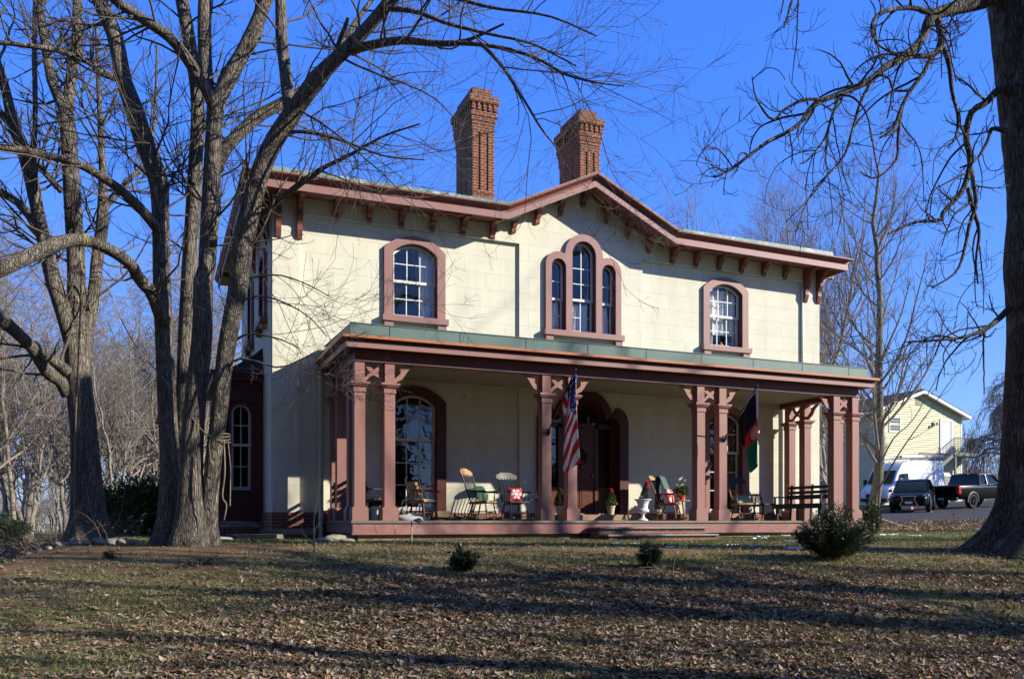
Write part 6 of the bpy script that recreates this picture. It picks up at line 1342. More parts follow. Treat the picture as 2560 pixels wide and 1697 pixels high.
# striped flag: a gathered front sheet, and a narrower part folded back on its left.
# In the picture frame of the flag: s runs along the pole from the tip down, the cloth hangs from it.
def us_outline(u_, v_):
    # u: 0 = left edge of the folded-back part ... .32 fold ... 1 = right edge of the front sheet; v: 0 top ... 1 bottom
    tip = Vector((0, -1.245, 1.03)); low = Vector((0, -.62, .50))
    if u_ <= .32:
        t = u_ / .32; top = low.lerp(tip, .05 + .93 * t) ; bot = Vector((.03 + .06 * t, -.66 - .10 * t, -.02 + .02 * t)); p = top.lerp(bot, v_); p.x += .10 * (1 - t) * v_ + .03 * math.sin(t * PI) * math.sin(v_ * 3) + .02; p.y += .05 * math.sin(v_ * 5 + t * 4)
        fold = Vector((.02 + .03 * v_, -1.22 + .55 * min(1, v_ * 1.1), 1.0 - .98 * v_)); p = p.lerp(fold, t ** 2)
        return p, ('b', t, v_)
    t = (u_ - .32) / .68; xl = .0 + .02 * v_; 
    yl = -1.22 + .62 * min(1.0, (v_ / .62)) - .03 * max(0, v_ - .62); yr = -1.24 - .015 * v_ - .045 * math.sin(v_ * 3)
    zl = .98 - 1.83 * v_; zr = .98 - 1.72 * v_
    if v_ > .86: zl -= 0; 
    p = Vector((xl + .05 * math.sin(t * PI * 1.5 + v_ * 2) + .06 * t, yl + (yr - yl) * t, zl + (zr - zl) * t - .17 * math.sin(t * PI) ** 1.0 * max(0, v_ - .55) * 1.3)); p.x += .02 * math.sin(t * 9 + v_ * 4)
    return p, ('f', t, v_)
RED_, WHT_, BLU_ = (.56, .045, .06), (.72, .73, .78), (.075, .085, .32)
def us_color(part, t, v_):
    if part == 'b':  # folded-back part: its shade is put into darker blue, red and white
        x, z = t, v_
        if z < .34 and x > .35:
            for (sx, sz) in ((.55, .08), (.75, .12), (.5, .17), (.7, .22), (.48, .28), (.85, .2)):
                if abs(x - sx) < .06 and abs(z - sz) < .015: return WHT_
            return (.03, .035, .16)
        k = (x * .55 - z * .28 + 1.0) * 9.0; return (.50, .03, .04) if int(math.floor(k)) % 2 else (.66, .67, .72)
    if v_ < .40 + .0 * t - .07 * (1 - t) + .06 * t:
        cx_, cz = .80, .235; 
        for rr_, n_ in ((.42, 13), (.17, 8)):
            for k in range(n_):
                a = 2 * PI * k / n_ + .2
                if abs(t - (cx_ + rr_ * math.cos(a))) < .048 and abs(v_ - (cz + rr_ * .40 * math.sin(a))) < .014: return WHT_
        return BLU_
    k = ((v_ - .36) * 1.72 + (t) * .62) * 5.3; return RED_ if int(math.floor(k + .45)) % 2 else WHT_
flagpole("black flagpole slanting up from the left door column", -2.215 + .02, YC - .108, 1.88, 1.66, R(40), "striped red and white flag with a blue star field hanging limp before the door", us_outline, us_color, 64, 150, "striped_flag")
def tri_outline(u_, v_):
    tip = Vector((0, -1.17, 1.0)); low = Vector((0, -.53, .45)); top = low.lerp(tip, .02 + .96 * u_)
    bl = Vector((.05, -.86, -.74)); br = Vector((.02, -1.12, -.66)); bot = bl.lerp(br, u_); bot.z -= .14 * math.exp(-((u_ - .45) / .25) ** 2)
    p = top.lerp(bot, v_); p.y -= .14 * math.sin(PI * v_) * (1 - u_) * -1 * .9; p.x += .07 * math.sin(u_ * 8 + v_ * 1.5) * (.3 + v_ * .7); return p, (u_, v_)
def tri_color(u_, v_):
    z = v_ + .03 * math.sin(u_ * 3)
    edge = (u_ > .90 and z < .42) or (v_ < .03)
    b1_, b2_ = .40 + .20 * (1 - u_), .66 + .04 * (1 - u_)
    if z < b1_: return (.45, .47, .58) if edge else (.018, .016, .022)
    if z < b2_:
        r_ = math.hypot((u_ - .80) / .14, (v_ - .545) / .085)
        if .82 < r_ < 1.0 or (r_ < .72 and int((u_ * 31)) % 2 == 0 and abs(v_ - .545) < .05): return (.70, .50, .44)
        return (.50, .045, .035)
    return (.02, .20, .085)
flagpole("black flagpole slanting up from the second right-hand column", 2.215 + .02, YC - .108, 1.90, 1.55, R(41), "black, red and green flag with a round emblem hanging from a slanted pole", tri_outline, tri_color, 46, 110, "tricolour_flag")
# ------------------------------------------------------------------ lawn odds and ends
pl = gxy(1029, 1352, 15.6); t = thing("path_light", "single mushroom-topped path light standing before the porch fascia", "light", (pl.x, pl.y, pl.z))
m = MB(); m.tube([(0, 0, -.1), (0, 0, .40)], .013, 8); m.build("post", mat("pale metal post", (.42, .42, .40), .4, metal=.5), t); m = MB(); m.lathe([(.001, .47), (.03, .46), (.105, .40), (.11, .385), (.02, .395), (.001, .39)], 0, 0, 16); m.xf(Matrix.Rotation(.35, 4, 'Y')); m.build("lamp_shade", IRON, t)
rn_ = random.Random(17)
def rock(label, p, sx, sy, sz, m_=ROCK, group=None):
    bm = bmesh.new(); bmesh.ops.create_icosphere(bm, subdivisions=3, radius=1); 
    ph = [rn_.random() * 7 for _ in range(6)]
    for v in bm.verts:
        c = v.co; k = 1 + .16 * math.sin(c.x * 3.1 + ph[0]) * math.sin(c.y * 2.7 + ph[1]) + .12 * math.sin(c.z * 4 + ph[2] + c.x * 2) + .05 * math.sin(c.x * 9 + ph[3]) * math.sin(c.y * 8 + ph[4]); c *= k
        for n_ in (Vector((.6, .2, .77)), Vector((-.5, .6, .62)), Vector((.1, -.8, .6)), Vector((0, 0, 1))):
            e = c.dot(n_) - .80; c -= n_ * max(0, e) * .8
        c.x *= sx; c.y *= sy; c.z *= sz
    me = bpy.data.meshes.new("field_stone"); bm.to_mesh(me); bm.free(); me.materials.append(m_); o = bpy.data.objects.new("field_stone", me); COL.objects.link(o); o.location = (p.x, p.y, p.z + sz * .45); o.rotation_euler = (rn_.uniform(-.15, .15), rn_.uniform(-.15, .15), rn_.random() * 1.0 - .5); setp(o, label, "stone", group); return o
GR = "stones edging the lawn between the two left trees"
for k, (u, v, d, w_, h_) in enumerate(((98, 1390, 13.6, 14, 8), (122, 1387, 13.8, 16, 8), (155, 1376, 14.3, 34, 12), (185, 1372, 14.4, 26, 12), (213, 1366, 14.5, 20, 9), (247, 1362, 14.6, 36, 15), (280, 1360, 14.8, 40, 12), (310, 1358, 14.8, 30, 13), (338, 1356, 14.9, 30, 10), (72, 1393, 13.5, 18, 7))):
    p = gxy(u, v, d); s_ = d / F / 2; rock("rough stone in the row edging the soil between the left trees", p, w_ * s_, w_ * s_ * .75, h_ * s_ * 1.9, ROCK, GR)
LOGM = mat("grey old timber", (.17, .155, .13), .9, .3, 5, .5, 20, stretch=(.25, 1, 1))
for k, (u, d, w_, h_, lab) in enumerate(((835, 16.1, 62, 26, "big pale split rock lying at the downspout's foot"), (870, 15.9, 40, 12, "flat stone slab beside the big pale rock near the porch corner"), (808, 15.8, 50, 16, "whitish splash stone directly under the downspout"), (600, 17.6, 40, 18, "brown stone against the bay's brick base"), (636, 17.4, 22, 8, "small tan stone left of the timber by the house corner"), (545, 16.8, 70, 12, "low dark stone mound beside the big tree's roots"))):
    p = gxy(u, 1350, d); s_ = d / F / 2; rock(lab, p, w_ * s_, w_ * s_ * .6, h_ * s_, SNOWM if k == 2 and False else ROCK)
for (u0, u1, d, z, h_, lab) in ((655, 792, 17.3, .10, .09, "long grey timber lying along the house's corner"), (600, 700, 17.0, .02, .08, "shorter timber lying in front of the long grey one")):
    p, q = gxy(u0, 1350, d), gxy(u1, 1350, d - .6); m = MB(); m.bar((0, 0, z + .05), q - p + Vector((0, 0, z + .05 - (q.z - p.z))), .16, h_); o = m.build("old_timber", LOGM); o.location = p; setp(o, lab, "timber")
# ropes in the trees
ROPE = mat("pale rope", (.26, .215, .145), .9, .2, 30, .3, 80)
YSTR = mat("yellow strap", (.36, .30, .11), .8, .15, 20)
def rope(label, pts, r_, m_, cat="rope"):
    Pn, Rn = resample(pts, [r_] * len(pts), 40); m = MB(); m.tube([tuple(p) for p in Pn], r_, 7); o = m.build("rope", m_, smooth_=True); setp(o, label, cat); return o
def A(u, v, d): p = at(u, v, d); return (p.x, p.y, p.z)
rope("taut rope running from the left edge tree down to the big tree's right stem", [A(256, 690, 15.6), A(330, 850, 15.0), (A(420, 960, 14.0)), A(500, 1070, 13.7), A(527, 1090, 13.6)], .009, ROPE)
tp_ = at(547, 1095, D1 - .25); m = MB()
for k in range(4): m.tube([(.175 * math.cos(a) , .175 * math.sin(a), -.06 + k * .035 + .02 * math.sin(a * 2 + k)) for a in np.linspace(0, 2 * PI, 25)], .010, 6)
m.tube([(-.14, -.14, 0), (-.16, -.2, -.15), (-.13, -.2, -.42)], .009, 6); m.tube([(.13, -.14, -.05), (.17, -.18, -.5), (.16, -.17, -1.1)], .010, 6)
o = m.build("rope_coil", ROPE); o.location = tp_; setp(o, "rope wound several turns round the big tree's right-hand stem", "rope")
rope("knotted pale rope end hanging below the coil on the big tree's right stem", [A(560, 1100, D1 - .6), A(562, 1180, D1 - .65), A(556, 1240, D1 - .65), A(566, 1262, D1 - .65), A(560, 1300, D1 - .65)], .012, ROPE)
rope("long rope hanging straight down the left edge tree from a yellow strap", [A(204, 640, 13.4), A(200, 800, 14.2), A(191, 1000, 14.9), A(188, 1100, 15.1), A(186, 1250, 15.2), A(188, 1360, 15.2)], .013, ROPE)
Pl_, Rl_, _f = L1[11]; k_ = int(np.argmin([abs((lambda rd: 1280 + F * rd[0] / rd[1])(to_rd(p[0], p[1])) - 208) for p in Pl_])); pc = Vector(Pl_[k_]); tg_ = (Vector(Pl_[k_ + 1]) - Vector(Pl_[k_ - 1])).normalized(); rl_ = float(Rl_[k_]) * 1.06
m = MB()
for k in range(4): m.tube([(k * .022 - .033 + .008 * math.sin(a + k), rl_ * math.cos(a), rl_ * math.sin(a)) for a in np.linspace(0, 2 * PI, 25)], .009, 5)
m.tube([(0, -rl_, 0), (.01, -rl_ - .02, -.16), (.0, -rl_ - .02, -.42)], .012, 5)
o = m.build("tree_strap", YSTR); o.location = pc; o.rotation_euler = tg_.to_track_quat('X', 'Z').to_euler(); setp(o, "yellow strap wrapped over the thick horizontal limb at left", "strap")
rope("loop of grey cable hanging off the left edge tree's right stem", [A(226, 735, 15.5), A(222, 760, 15.5), A(232, 782, 15.4), A(245, 770, 15.5), A(252, 720, 15.6)], .012, ROPE)
# ================================================================== THE YELLOW SIDED BUILDING BEYOND
SID = mat("yellow vinyl siding", (.62, .60, .36), .6, .06, 1.5, .0, 30, dirt=(.52, .50, .34), dscale=.6, damt=.4)
SHING = mat("dark shingles", (.055, .05, .05), .9, .35, 14, .3, 60)
YW = mat("white trim paint", (.78, .78, .74), .5, .04)
GRYM = mat("grey steel paint", (.17, .20, .21), .5, .1)
yx0, yx1, yy0, yy1, yg, yev, yrd = 34.0, 41.8, 24.0, 38.0, .9, 7.32, 8.72
yh = thing("sided_building", "two storey yellow sided building with a gable and an outside stair beyond the parked vehicles", "building", (37.9, 24.0, 0))
OY = Vector((37.9, 24.0, 0))
def Y(mb, nm, m, par=None, **k): mb.v = [(p[0] - OY.x, p[1] - OY.y, p[2] - OY.z) for p in mb.v]; return mb.build(nm, m, par or yh, **k)
mb = MB(); z = yg; xm = (yx0 + yx1) / 2
while z < yrd - .1:
    hw = (yx1 - yx0) / 2 if z < yev else (yx1 - yx0) / 2 * (yrd - z) / (yrd - yev)
    hz = .165
    mb.add([(xm - hw, yy0 - .045, z), (xm + hw, yy0 - .045, z), (xm + hw, yy0 - .004, z + hz), (xm - hw, yy0 - .004, z + hz), (xm - hw, yy0 + .02, z), (xm + hw, yy0 + .02, z)], [(0, 1, 2, 3), (4, 5, 1, 0)]); z += hz
mb.prism([(yx0, yg - .4), (yx1, yg - .4), (yx1, yev), (xm, yrd), (yx0, yev)], 'y', yy0 + .021, yy0 + .2); Y(mb, "gable_wall", SID)
mb = MB(); z = yg
while z < yev: mb.add([(yx0 - .045, yy0 + .03, z), (yx0 - .045, yy1, z), (yx0 - .004, yy1, z + .165), (yx0 - .004, yy0 + .03, z + .165), (yx0 + .02, yy0 + .03, z), (yx0 + .02, yy1, z)], [(0, 1, 2, 3), (4, 5, 1, 0)]); z += .165
mb.box(yx0 + .021, yx0 + .2, yy0 + .21, yy1, yg - .4, yev); Y(mb, "side_wall", SID); mb = MB(); mb.box(yx1 - .2, yx1, yy0 + .21, yy1, yg - .4, yev); Y(mb, "side_wall", SID)
mb = MB(); sl_ = (yrd - yev) / ((yx1 - yx0) / 2)
for s in (-1, 1):
    e = 4.35; a = [(xm, yrd + .06), (xm + s * e, yrd + .06 - sl_ * e), (xm + s * e, yrd + .14 - sl_ * e), (xm, yrd + .16)]; mb.prism(a, 'y', yy0 - .42, yy1 + .3)
Y(mb, "roof", SHING)
mb = MB()
for s in (-1, 1): e = 4.36; a = [(xm, yrd + .07), (xm + s * e, yrd + .07 - sl_ * e), (xm + s * e, yrd - .13 - sl_ * e), (xm, yrd - .13)]; mb.prism(a, 'y', yy0 - .45, yy0 - .422); mb.box(xm + s * 4.36, xm + s * 4.39, yy0 - .44, yy1, yrd - .13 - sl_ * e, yrd + .05 - sl_ * e); mb.prism([(xm, yrd - .03), (xm + s * 4.3, yrd - .03 - sl_ * 4.3), (xm + s * 4.3, yrd - .05 - sl_ * 4.3), (xm, yrd - .05)], 'y', yy0 - .42, yy0 - .03)
Y(mb, "fascia", YW)
mb = MB(); mb.box(yx0 - .04, yx0 + .09, yy0 - .045, yy0 - .03, yg, yev - .1); mb.box(yx1 - .09, yx1 + .04, yy0 - .045, yy0 - .03, yg, yev - .1); mb.box(yx0 - .045, yx0 - .03, yy0 - .04, yy0 + .08, yg, yev - .1); Y(mb, "corner_board", YW)
def ywin(x0, x1, z0, z1, name="window"):
    m = MB(); m.ring([(x0, z0), (x1, z0), (x1, z1), (x0, z1)], [(x0 + .07, z0 + .08), (x1 - .07, z0 + .08), (x1 - .07, z1 - .07), (x0 + .07, z1 - .07)], yy0 - .07, yy0 - .02); m.box(x0 + .06, x1 - .06, yy0 - .06, yy0 - .03, (z0 + z1) / 2 - .03, (z0 + z1) / 2 + .03); o = Y(m, name, YW)
    m = MB(); m.add([(x0 + .06, yy0 - .035, z0 + .07), (x1 - .06, yy0 - .035, z0 + .07), (x1 - .06, yy0 - .035, z1 - .06), (x0 + .06, yy0 - .035, z1 - .06)], [(0, 1, 2, 3)]); Y(m, "pane", mat("dim pane", (.10, .11, .12), .08, .3, 2, spec=.8), o)
ywin(35.15, 36.15, 5.92, 6.98); ywin(35.2, 36.1, 2.95, 3.98)
m = MB(); m.ring([(39.75, 4.66), (40.92, 4.66), (40.92, 6.98), (39.75, 6.98)], [(39.88, 4.7), (40.79, 4.7), (40.79, 6.86), (39.88, 6.86)], yy0 - .08, yy0 - .02); dr2 = Y(m, "door", YW)
m = MB(); m.box(39.89, 40.78, yy0 - .05, yy0 - .03, 4.7, 6.85); m.box(39.98, 40.69, yy0 - .058, yy0 - .051, 5.45, 6.75); Y(m, "door_leaf", mat("storm door", (.72, .75, .80), .25, .05), dr2)
m = MB(); m.ring([(39.95, 1.0), (41.0, 1.0), (41.0, 3.22), (39.95, 3.22)], [(40.05, 1.05), (40.9, 1.05), (40.9, 3.1), (40.05, 3.1)], yy0 - .07, yy0 - .02); o = Y(m, "lower_door", YW); m = MB(); m.box(40.06, 40.89, yy0 - .04, yy0 - .03, 1.05, 3.09); Y(m, "door_leaf", mat("grey door", (.25, .27, .28), .4), o)
m = MB(); m.box(37.55, 38.1, yy0 - .05, yy0 - .03, 7.8, 8.3)
for k in range(6): m.box(37.58, 38.07, yy0 - .065, yy0 - .051, 7.82 + k * .08, 7.86 + k * .08)
Y(m, "gable_vent", mat("vent paint", (.35, .34, .22), .6))
m = MB(); m.box(39.05, 39.2, yy0 - .12, yy0 - .03, 6.55, 6.75); m.ball((39.0, yy0 - .2, 6.52), .09); m.ball((39.3, yy0 - .2, 6.62), .09); Y(m, "security_light", GRYM)
m = MB(); m.box(39.6, 42.6, yy0 - 1.35, yy0 - .04, 4.40, 4.62); Y(m, "balcony_floor", GRYM)
for (x, y) in ((39.75, yy0 - 1.25), (42.5, yy0 - 1.25)): m = MB(); m.box(x - .06, x + .06, y - .06, y + .06, .7, 4.4); Y(m, "balcony_post", GRYM)
m = MB(); zr = 5.58
for q in np.arange(39.62, 42.6, .13): m.box(q - .011, q + .011, yy0 - 1.32, yy0 - 1.298, 4.62, zr)
for q in np.arange(yy0 - 1.3, yy0 - .05, .13): m.box(42.56, 42.58, q - .01, q + .01, 4.62, zr)
m.box(39.6, 42.6, yy0 - 1.335, yy0 - 1.285, zr, zr + .035); m.box(42.55, 42.6, yy0 - 1.28, yy0 - .05, zr, zr + .035); m.box(39.6, 42.6, yy0 - 1.33, yy0 - 1.29, 4.72, 4.745); Y(m, "balcony_railing", IRON)
m = MB(); x = 39.6; z = 4.5
for k in range(18): m.box(x - .30, x, yy0 - 1.2, yy0 - .1, z - .03, z + .01); x -= .29; z -= .19
Y(m, "stair_tread", GRYM)
m = MB(); m.bar((39.62, yy0 - 1.26, 4.46), (34.4, yy0 - 1.26, 1.04), .05, .24); m.bar((39.62, yy0 - .08, 4.46), (34.4, yy0 - .08, 1.04), .05, .24); Y(m, "stair_stringer", GRYM)
m = MB(); m.bar((39.62, yy0 - 1.29, 5.58), (34.4, yy0 - 1.29, 2.16), .04, .04); m.bar((39.62, yy0 - 1.29, 4.75), (34.4, yy0 - 1.29, 1.33), .03, .03)
for q in np.arange(34.5, 39.6, .13): zz = 4.7 - (39.62 - q) * .655; m.box(q - .011, q + .011, yy0 - 1.30, yy0 - 1.28, zz, zz + .86)
Y(m, "stair_railing", IRON)
m = MB(); m.lathe([(.001, 0), (.16, 0), (.22, .3), (.24, .32), (.001, .3)], 0, 0, 14); o = m.build("flower_pot", mat("red pot", (.40, .07, .04), .5)); o.location = (41.7, yy0 - .8, 4.625); setp(o, "red pot with a dark bush on the yellow building's balcony", "pot")
leafy("balcony_shrub", "dark bush in a red pot on the yellow building's balcony", (41.7, yy0 - .8, 4.9), 96, blob([(.12, 0, .35, .32, .38), (.2, 0, .6, .22, .25)]), 1500, .10, [(.012, .016, .012), (.03, .035, .02)], 8, hst=.6)
m = MB(); m.tube([(0, 0, 0), (0, 0, 1.25)], .012, 5)
for s in (-1, 1): m.tube([(0, 0, 1.2), (s * .12, 0, 1.33), (s * .26, 0, 1.28), (s * .28, 0, 1.16)], .012, 5)
o = m.build("plant_hook", IRON); o.location = (41.1, yy0 - 1.1, 4.625); setp(o, "double iron plant hook on the yellow building's balcony", "hook")
# ================================================================== VEHICLES
def paint(name, col, rough=.12, spec=.6):
    m, t, b, N, Lk = new_mat(name); b.inputs["Base Color"].default_value = tuple(col) + (1,); b.inputs["Roughness"].default_value = rough; b.inputs["Specular IOR Level"].default_value = spec; b.inputs["Coat Weight"].default_value = .0; b.inputs["Coat Roughness"].default_value = .04; return m
PBLACK, PWHITE, PNAVY = paint("black car paint", (.005, .0052, .006), .3, .12), paint("white van paint", (.72, .74, .78), .3), paint("dark blue car paint", (.006, .007, .011), .28, .18)
CGLASS = paint("tinted car glass", (.010, .013, .015), .05, .5); TYRE = mat("tyre rubber", (.018, .018, .018), .85, .2, 10); RIMB = mat("black rim", (.02, .02, .022), .3, metal=.4); RIMS = mat("alloy rim", (.45, .45, .46), .3, metal=.9)
CHROME = mat("bright trim", (.68, .69, .70), .18, .05, metal=.9); PLAS = mat("black plastic", (.018, .018, .019), .6); REDL = paint("red tail lamp", (.50, .008, .01), .15); LAMP = paint("clear lamp", (.55, .57, .60), .08); AMB = paint("amber lamp", (.75, .22, .02), .2); PLATE = mat("plate", (.65, .67, .68), .4)
PN = Vector((0, 0, 1)); gr_ = .033, .0375; gx, gy = gr_[0] * CS + gr_[1] * SN, -gr_[0] * SN + gr_[1] * CS; PN = Vector((-gx, -gy, 1)).normalized()
def vehicle(name, label, cat, r_, d_, fr, fd, drop=0.0):
    x, y = to_xy(r_, d_); f = Vector((fr * CS + fd * SN, -fr * SN + fd * CS, 0)).normalized(); f = (f - PN * f.dot(PN)).normalized(); l = PN.cross(f)
    t = thing(name, label, cat); m = Matrix((f, l, PN)).transposed().to_4x4(); m.translation = Vector((float(x), float(y), terr(x, y) + .04)); t.matrix_world = m; return t
def loft(sts, sub=2):
    """stations (x, zb, hwb, zm, hwm, zt, hwt)"""
    m = MB(); vs = []; n = 10
    for (x, zb, hb, zm, hm, zt, ht) in sts:
        half = [(hb * .8, zb), (hb, zb + .06), (hm, zb + (zm - zb) * .45), (hm, zm), (ht, zt)]
        vs += [(x, a, b) for a, b in half] + [(x, -a, b) for a, b in reversed(half)]
    K = len(sts); fs = [(k * n + i, k * n + (i + 1) % n, (k + 1) * n + (i + 1) % n, (k + 1) * n + i) for k in range(K - 1) for i in range(n)] + [tuple(reversed(range(n))), tuple(range((K - 1) * n, K * n))]
    return m.add(vs, fs)
def sub(o, lv=2, crease=True):
    md = o.modifiers.new("bev", 'BEVEL'); md.width = .035; md.segments = 2; md.limit_method = 'ANGLE'; md.angle_limit = R(28); o.data.polygons.foreach_set("use_smooth", [True] * len(o.data.polygons)); return o
def wheels(t, xs, hw, rad, wid, rim):
    for x in xs:
        for s in (-1, 1):
            m = MB(); pf = [(rad * .62, -wid / 2), (rad * .9, -wid / 2), (rad, -wid * .34), (rad, wid * .34), (rad * .9, wid / 2), (rad * .62, wid / 2), (rad * .62, -wid / 2)]; n = 28; vs = []
            for (r_, y) in pf:
                for i in range(n): a = 2 * PI * i / n; vs.append((x + r_ * math.cos(a), s * (hw - wid / 2) + y, rad + r_ * math.sin(a)))
            m.add(vs, [(k * n + i, k * n + (i + 1) % n, (k + 1) * n + (i + 1) % n, (k + 1) * n + i) for k in range(len(pf) - 1) for i in range(n)]); w_ = m.build("wheel", TYRE, t)
            m = MB(); y0 = s * (hw - .02)
            for k in range(6): a = 2 * PI * k / 6; m.bar((x, y0, rad), (x + rad * .6 * math.cos(a), y0, rad + rad * .6 * math.sin(a)), .05, .09, (0, 1, 0))
            m.tube([(x, y0 - s * .12, rad), (x, y0 + s * .005, rad)], .075, 12)
            m.tube([(x + rad * .62 * math.cos(a), y0 - s * .01, rad + rad * .62 * math.sin(a)) for a in np.linspace(0, 2 * PI, 29)], .022, 6); m.tube([(x, y0 - s * .14, rad), (x, y0 - s * .13, rad)], rad * .6, 20); m.build("rim", rim, w_)
def arches(t, xs, hw, rad, m_, lip):
    for x in xs:
        for s in (-1, 1):
            m = MB(); m.tube([(x + (rad + .07) * math.cos(a), s * hw, rad + (rad + .07) * math.sin(a)) for a in np.linspace(-.12, PI + .12, 17)], lip, 6); m.build("wheel_arch", m_, t)
# --- pickup
t = vehicle("pickup_truck", "black pickup truck with red tail lamps seen from behind, beside the big trunk", "pickup", 25.46, 47.54, .87, .5)
hw = .94; RT = .40; ax = (-1.42, 1.80)
B = [(-2.62, .62, .88, 1.12, .92, 1.24, .90), (-2.55, .52, .90, 1.12, .94, 1.26, .91), (-1.0, .48, .90, 1.10, .95, 1.26, .92), (-.66, .46, .90, 1.10, .95, 1.24, .91), (1.1, .46, .90, 1.10, .95, 1.20, .86), (1.25, .46, .90, 1.08, .95, 1.18, .86), (2.3, .46, .88, 1.02, .92, 1.14, .80), (2.66, .48, .78, .90, .82, 1.02, .70)]
sub(loft(B).build("body", PBLACK, t))
G = [(-.80, 1.16, .86, 1.3, .86, 1.34, .84), (-.62, 1.16, .88, 1.45, .82, 1.80, .68), (-.45, 1.16, .89, 1.5, .82, 1.86, .68), (.35, 1.16, .89, 1.5, .82, 1.88, .68), (.65, 1.16, .88, 1.45, .82, 1.82, .66), (1.42, 1.14, .84, 1.2, .82, 1.24, .76)]
sub(loft(G).build("window_glass", CGLASS, t))
m = MB(); m.prism([(-.66, 1.79), (-.45, 1.875), (.35, 1.895), (.68, 1.82), (.66, 1.79)], 'y', -.70, .70); sub(m.build("roof", PBLACK, t))
m = MB()
for s in (-1, 1):
    for (p, q, w_) in (((-.80, .87, 1.2), (-.56, .715, 1.81), .10), ((.02, .885, 1.2), (.0, .73, 1.84), .10), ((1.38, .83, 1.2), (.64, .70, 1.82), .07)): m.bar((p[0], s * (p[1] + .012), p[2]), (q[0], s * (q[1] + .012), q[2]), w_, .03, (1, 0, 0)); m.build("pillar", PBLACK, t); m = MB()
m = MB()
for s in (-1, 1): 
    for (a, b) in (((-.70, .885, 1.24), (-.06, .895, 1.24)), ((.07, .895, 1.24), (1.2, .87, 1.24)), ((-.52, .735, 1.80), (-.04, .745, 1.82)), ((.05, .745, 1.82), (.60, .725, 1.79)), ((-.72, .88, 1.25), (-.52, .735, 1.80)), ((-.06, .895, 1.25), (-.05, .745, 1.81)), ((.08, .895, 1.25), (.06, .745, 1.81))): m.bar((a[0], s * (a[1] + .02), a[2]), (b[0], s * (b[1] + .02), b[2]), .022, .022)
    m.box(-2.55, 1.2, s * .958, s * .965, 1.115, 1.135)
m.build("window_trim", CHROME, t)
m = MB(); m.box(-2.45, -.82, -.80, .80, 1.20, 1.262); m.build("bed_floor", PLAS, t)
m = MB(); m.box(-2.665, -2.60, -.76, .76, .66, 1.20, .02); m.box(-2.68, -2.66, -.50, .50, .98, 1.12, .01); tg = m.build("tailgate", PBLACK, t); m = MB(); m.box(-2.695, -2.681, -.14, .14, 1.08, 1.14, .005); m.build("handle", PLAS, tg)
for s in (-1, 1): m = MB(); m.box(-2.67, -2.46, s * .77, s * .955, .80, 1.20, .02); m.build("tail_lamp", REDL, t)
m = MB(); m.box(-2.80, -2.64, -.90, .90, .46, .64, .03); bp = m.build("rear_bumper", PLAS, t); m = MB(); m.box(-2.815, -2.801, -.17, .17, .50, .61); m.build("licence_plate", PLATE, bp)
m = MB(); m.box(-.66, -.60, -.18, .18, 1.845, 1.875); m.build("brake_lamp", REDL, t)
arches(t, ax, .955, RT, mat("grey arch lip", (.28, .28, .28), .5), .035); wheels(t, ax, .97, RT, .27, RIMB)
m = MB()
for s in (-1, 1): m.box(.95, 1.12, s * .95, s * 1.14, 1.16, 1.34, .03); m.box(-.15, -.02, s * .955, s * .985, 1.04, 1.07); m.box(.85, .98, s * .955, s * .985, 1.04, 1.07)
m.build("mirror", PBLACK, t)
# --- crossover
t = vehicle("crossover_car", "dark blue crossover with a wide pointed grille, half hidden behind the pickup", "car", 21.1, 45.2, -.5, -.87)
RT = .37; ax = (-1.38, 1.40)
B = [(-2.30, .50, .78, .95, .84, 1.08, .74), (-2.1, .34, .86, .95, .92, 1.10, .86), (-.9, .30, .88, .98, .95, 1.08, .90), (1.0, .30, .88, .96, .94, 1.04, .88), (1.35, .30, .88, .94, .94, 1.02, .86), (2.05, .32, .86, .84, .90, .94, .74), (2.34, .36, .70, .72, .74, .84, .58)]
sub(loft(B).build("body", PNAVY, t))
G = [(-2.05, 1.02, .80, 1.12, .78, 1.16, .74), (-1.75, 1.02, .84, 1.3, .76, 1.52, .62), (-1.2, 1.02, .87, 1.35, .78, 1.64, .62), (.1, 1.02, .87, 1.35, .78, 1.64, .62), (.45, 1.0, .86, 1.3, .78, 1.54, .62), (1.28, .98, .82, 1.04, .80, 1.06, .74)]
sub(loft(G).build("window_glass", CGLASS, t))
m = MB(); m.prism([(-1.95, 1.53), (-1.25, 1.66), (.1, 1.668), (.42, 1.58), (.1, 1.63), (-1.2, 1.63)], 'y', -.66, .66); sub(m.build("roof", PNAVY, t))
m = MB()
for s in (-1, 1):
    for (p, q, w_) in (((1.22, .81, 1.06), (.42, .665, 1.56), .07), ((.05, .875, 1.04), (-.02, .69, 1.63), .08), ((-.95, .875, 1.04), (-1.0, .69, 1.63), .09), ((-1.95, .81, 1.1), (-1.6, .65, 1.56), .16)): m.bar((p[0], s * (p[1] + .01), p[2]), (q[0], s * (q[1] + .01), q[2]), w_, .03, (1, 0, 0)); m.build("pillar", PNAVY, t); m = MB()
m = MB()
for s in (-1, 1): m.tube([(.2, s * .60, 1.675), (-.2, s * .60, 1.72), (-1.1, s * .60, 1.715), (-1.5, s * .60, 1.65)], .02, 6)
m.build("roof_rail", CHROME, t)
m = MB(); pts = [(-.36, .84), (.36, .84), (.26, .66), (.42, .40), (.36, .34), (-.36, .34), (-.42, .40), (-.26, .66)]; m.prism([(p[0], p[1]) for p in pts], 'x', 2.30, 2.375); m.build("grille", PLAS, t)
m = MB()
for i in range(8): p, q = pts[i], pts[(i + 1) % 8]; m.bar((2.38, p[0], p[1]), (2.38, q[0], q[1]), .014, .014)
m.build("grille_trim", CHROME, t)
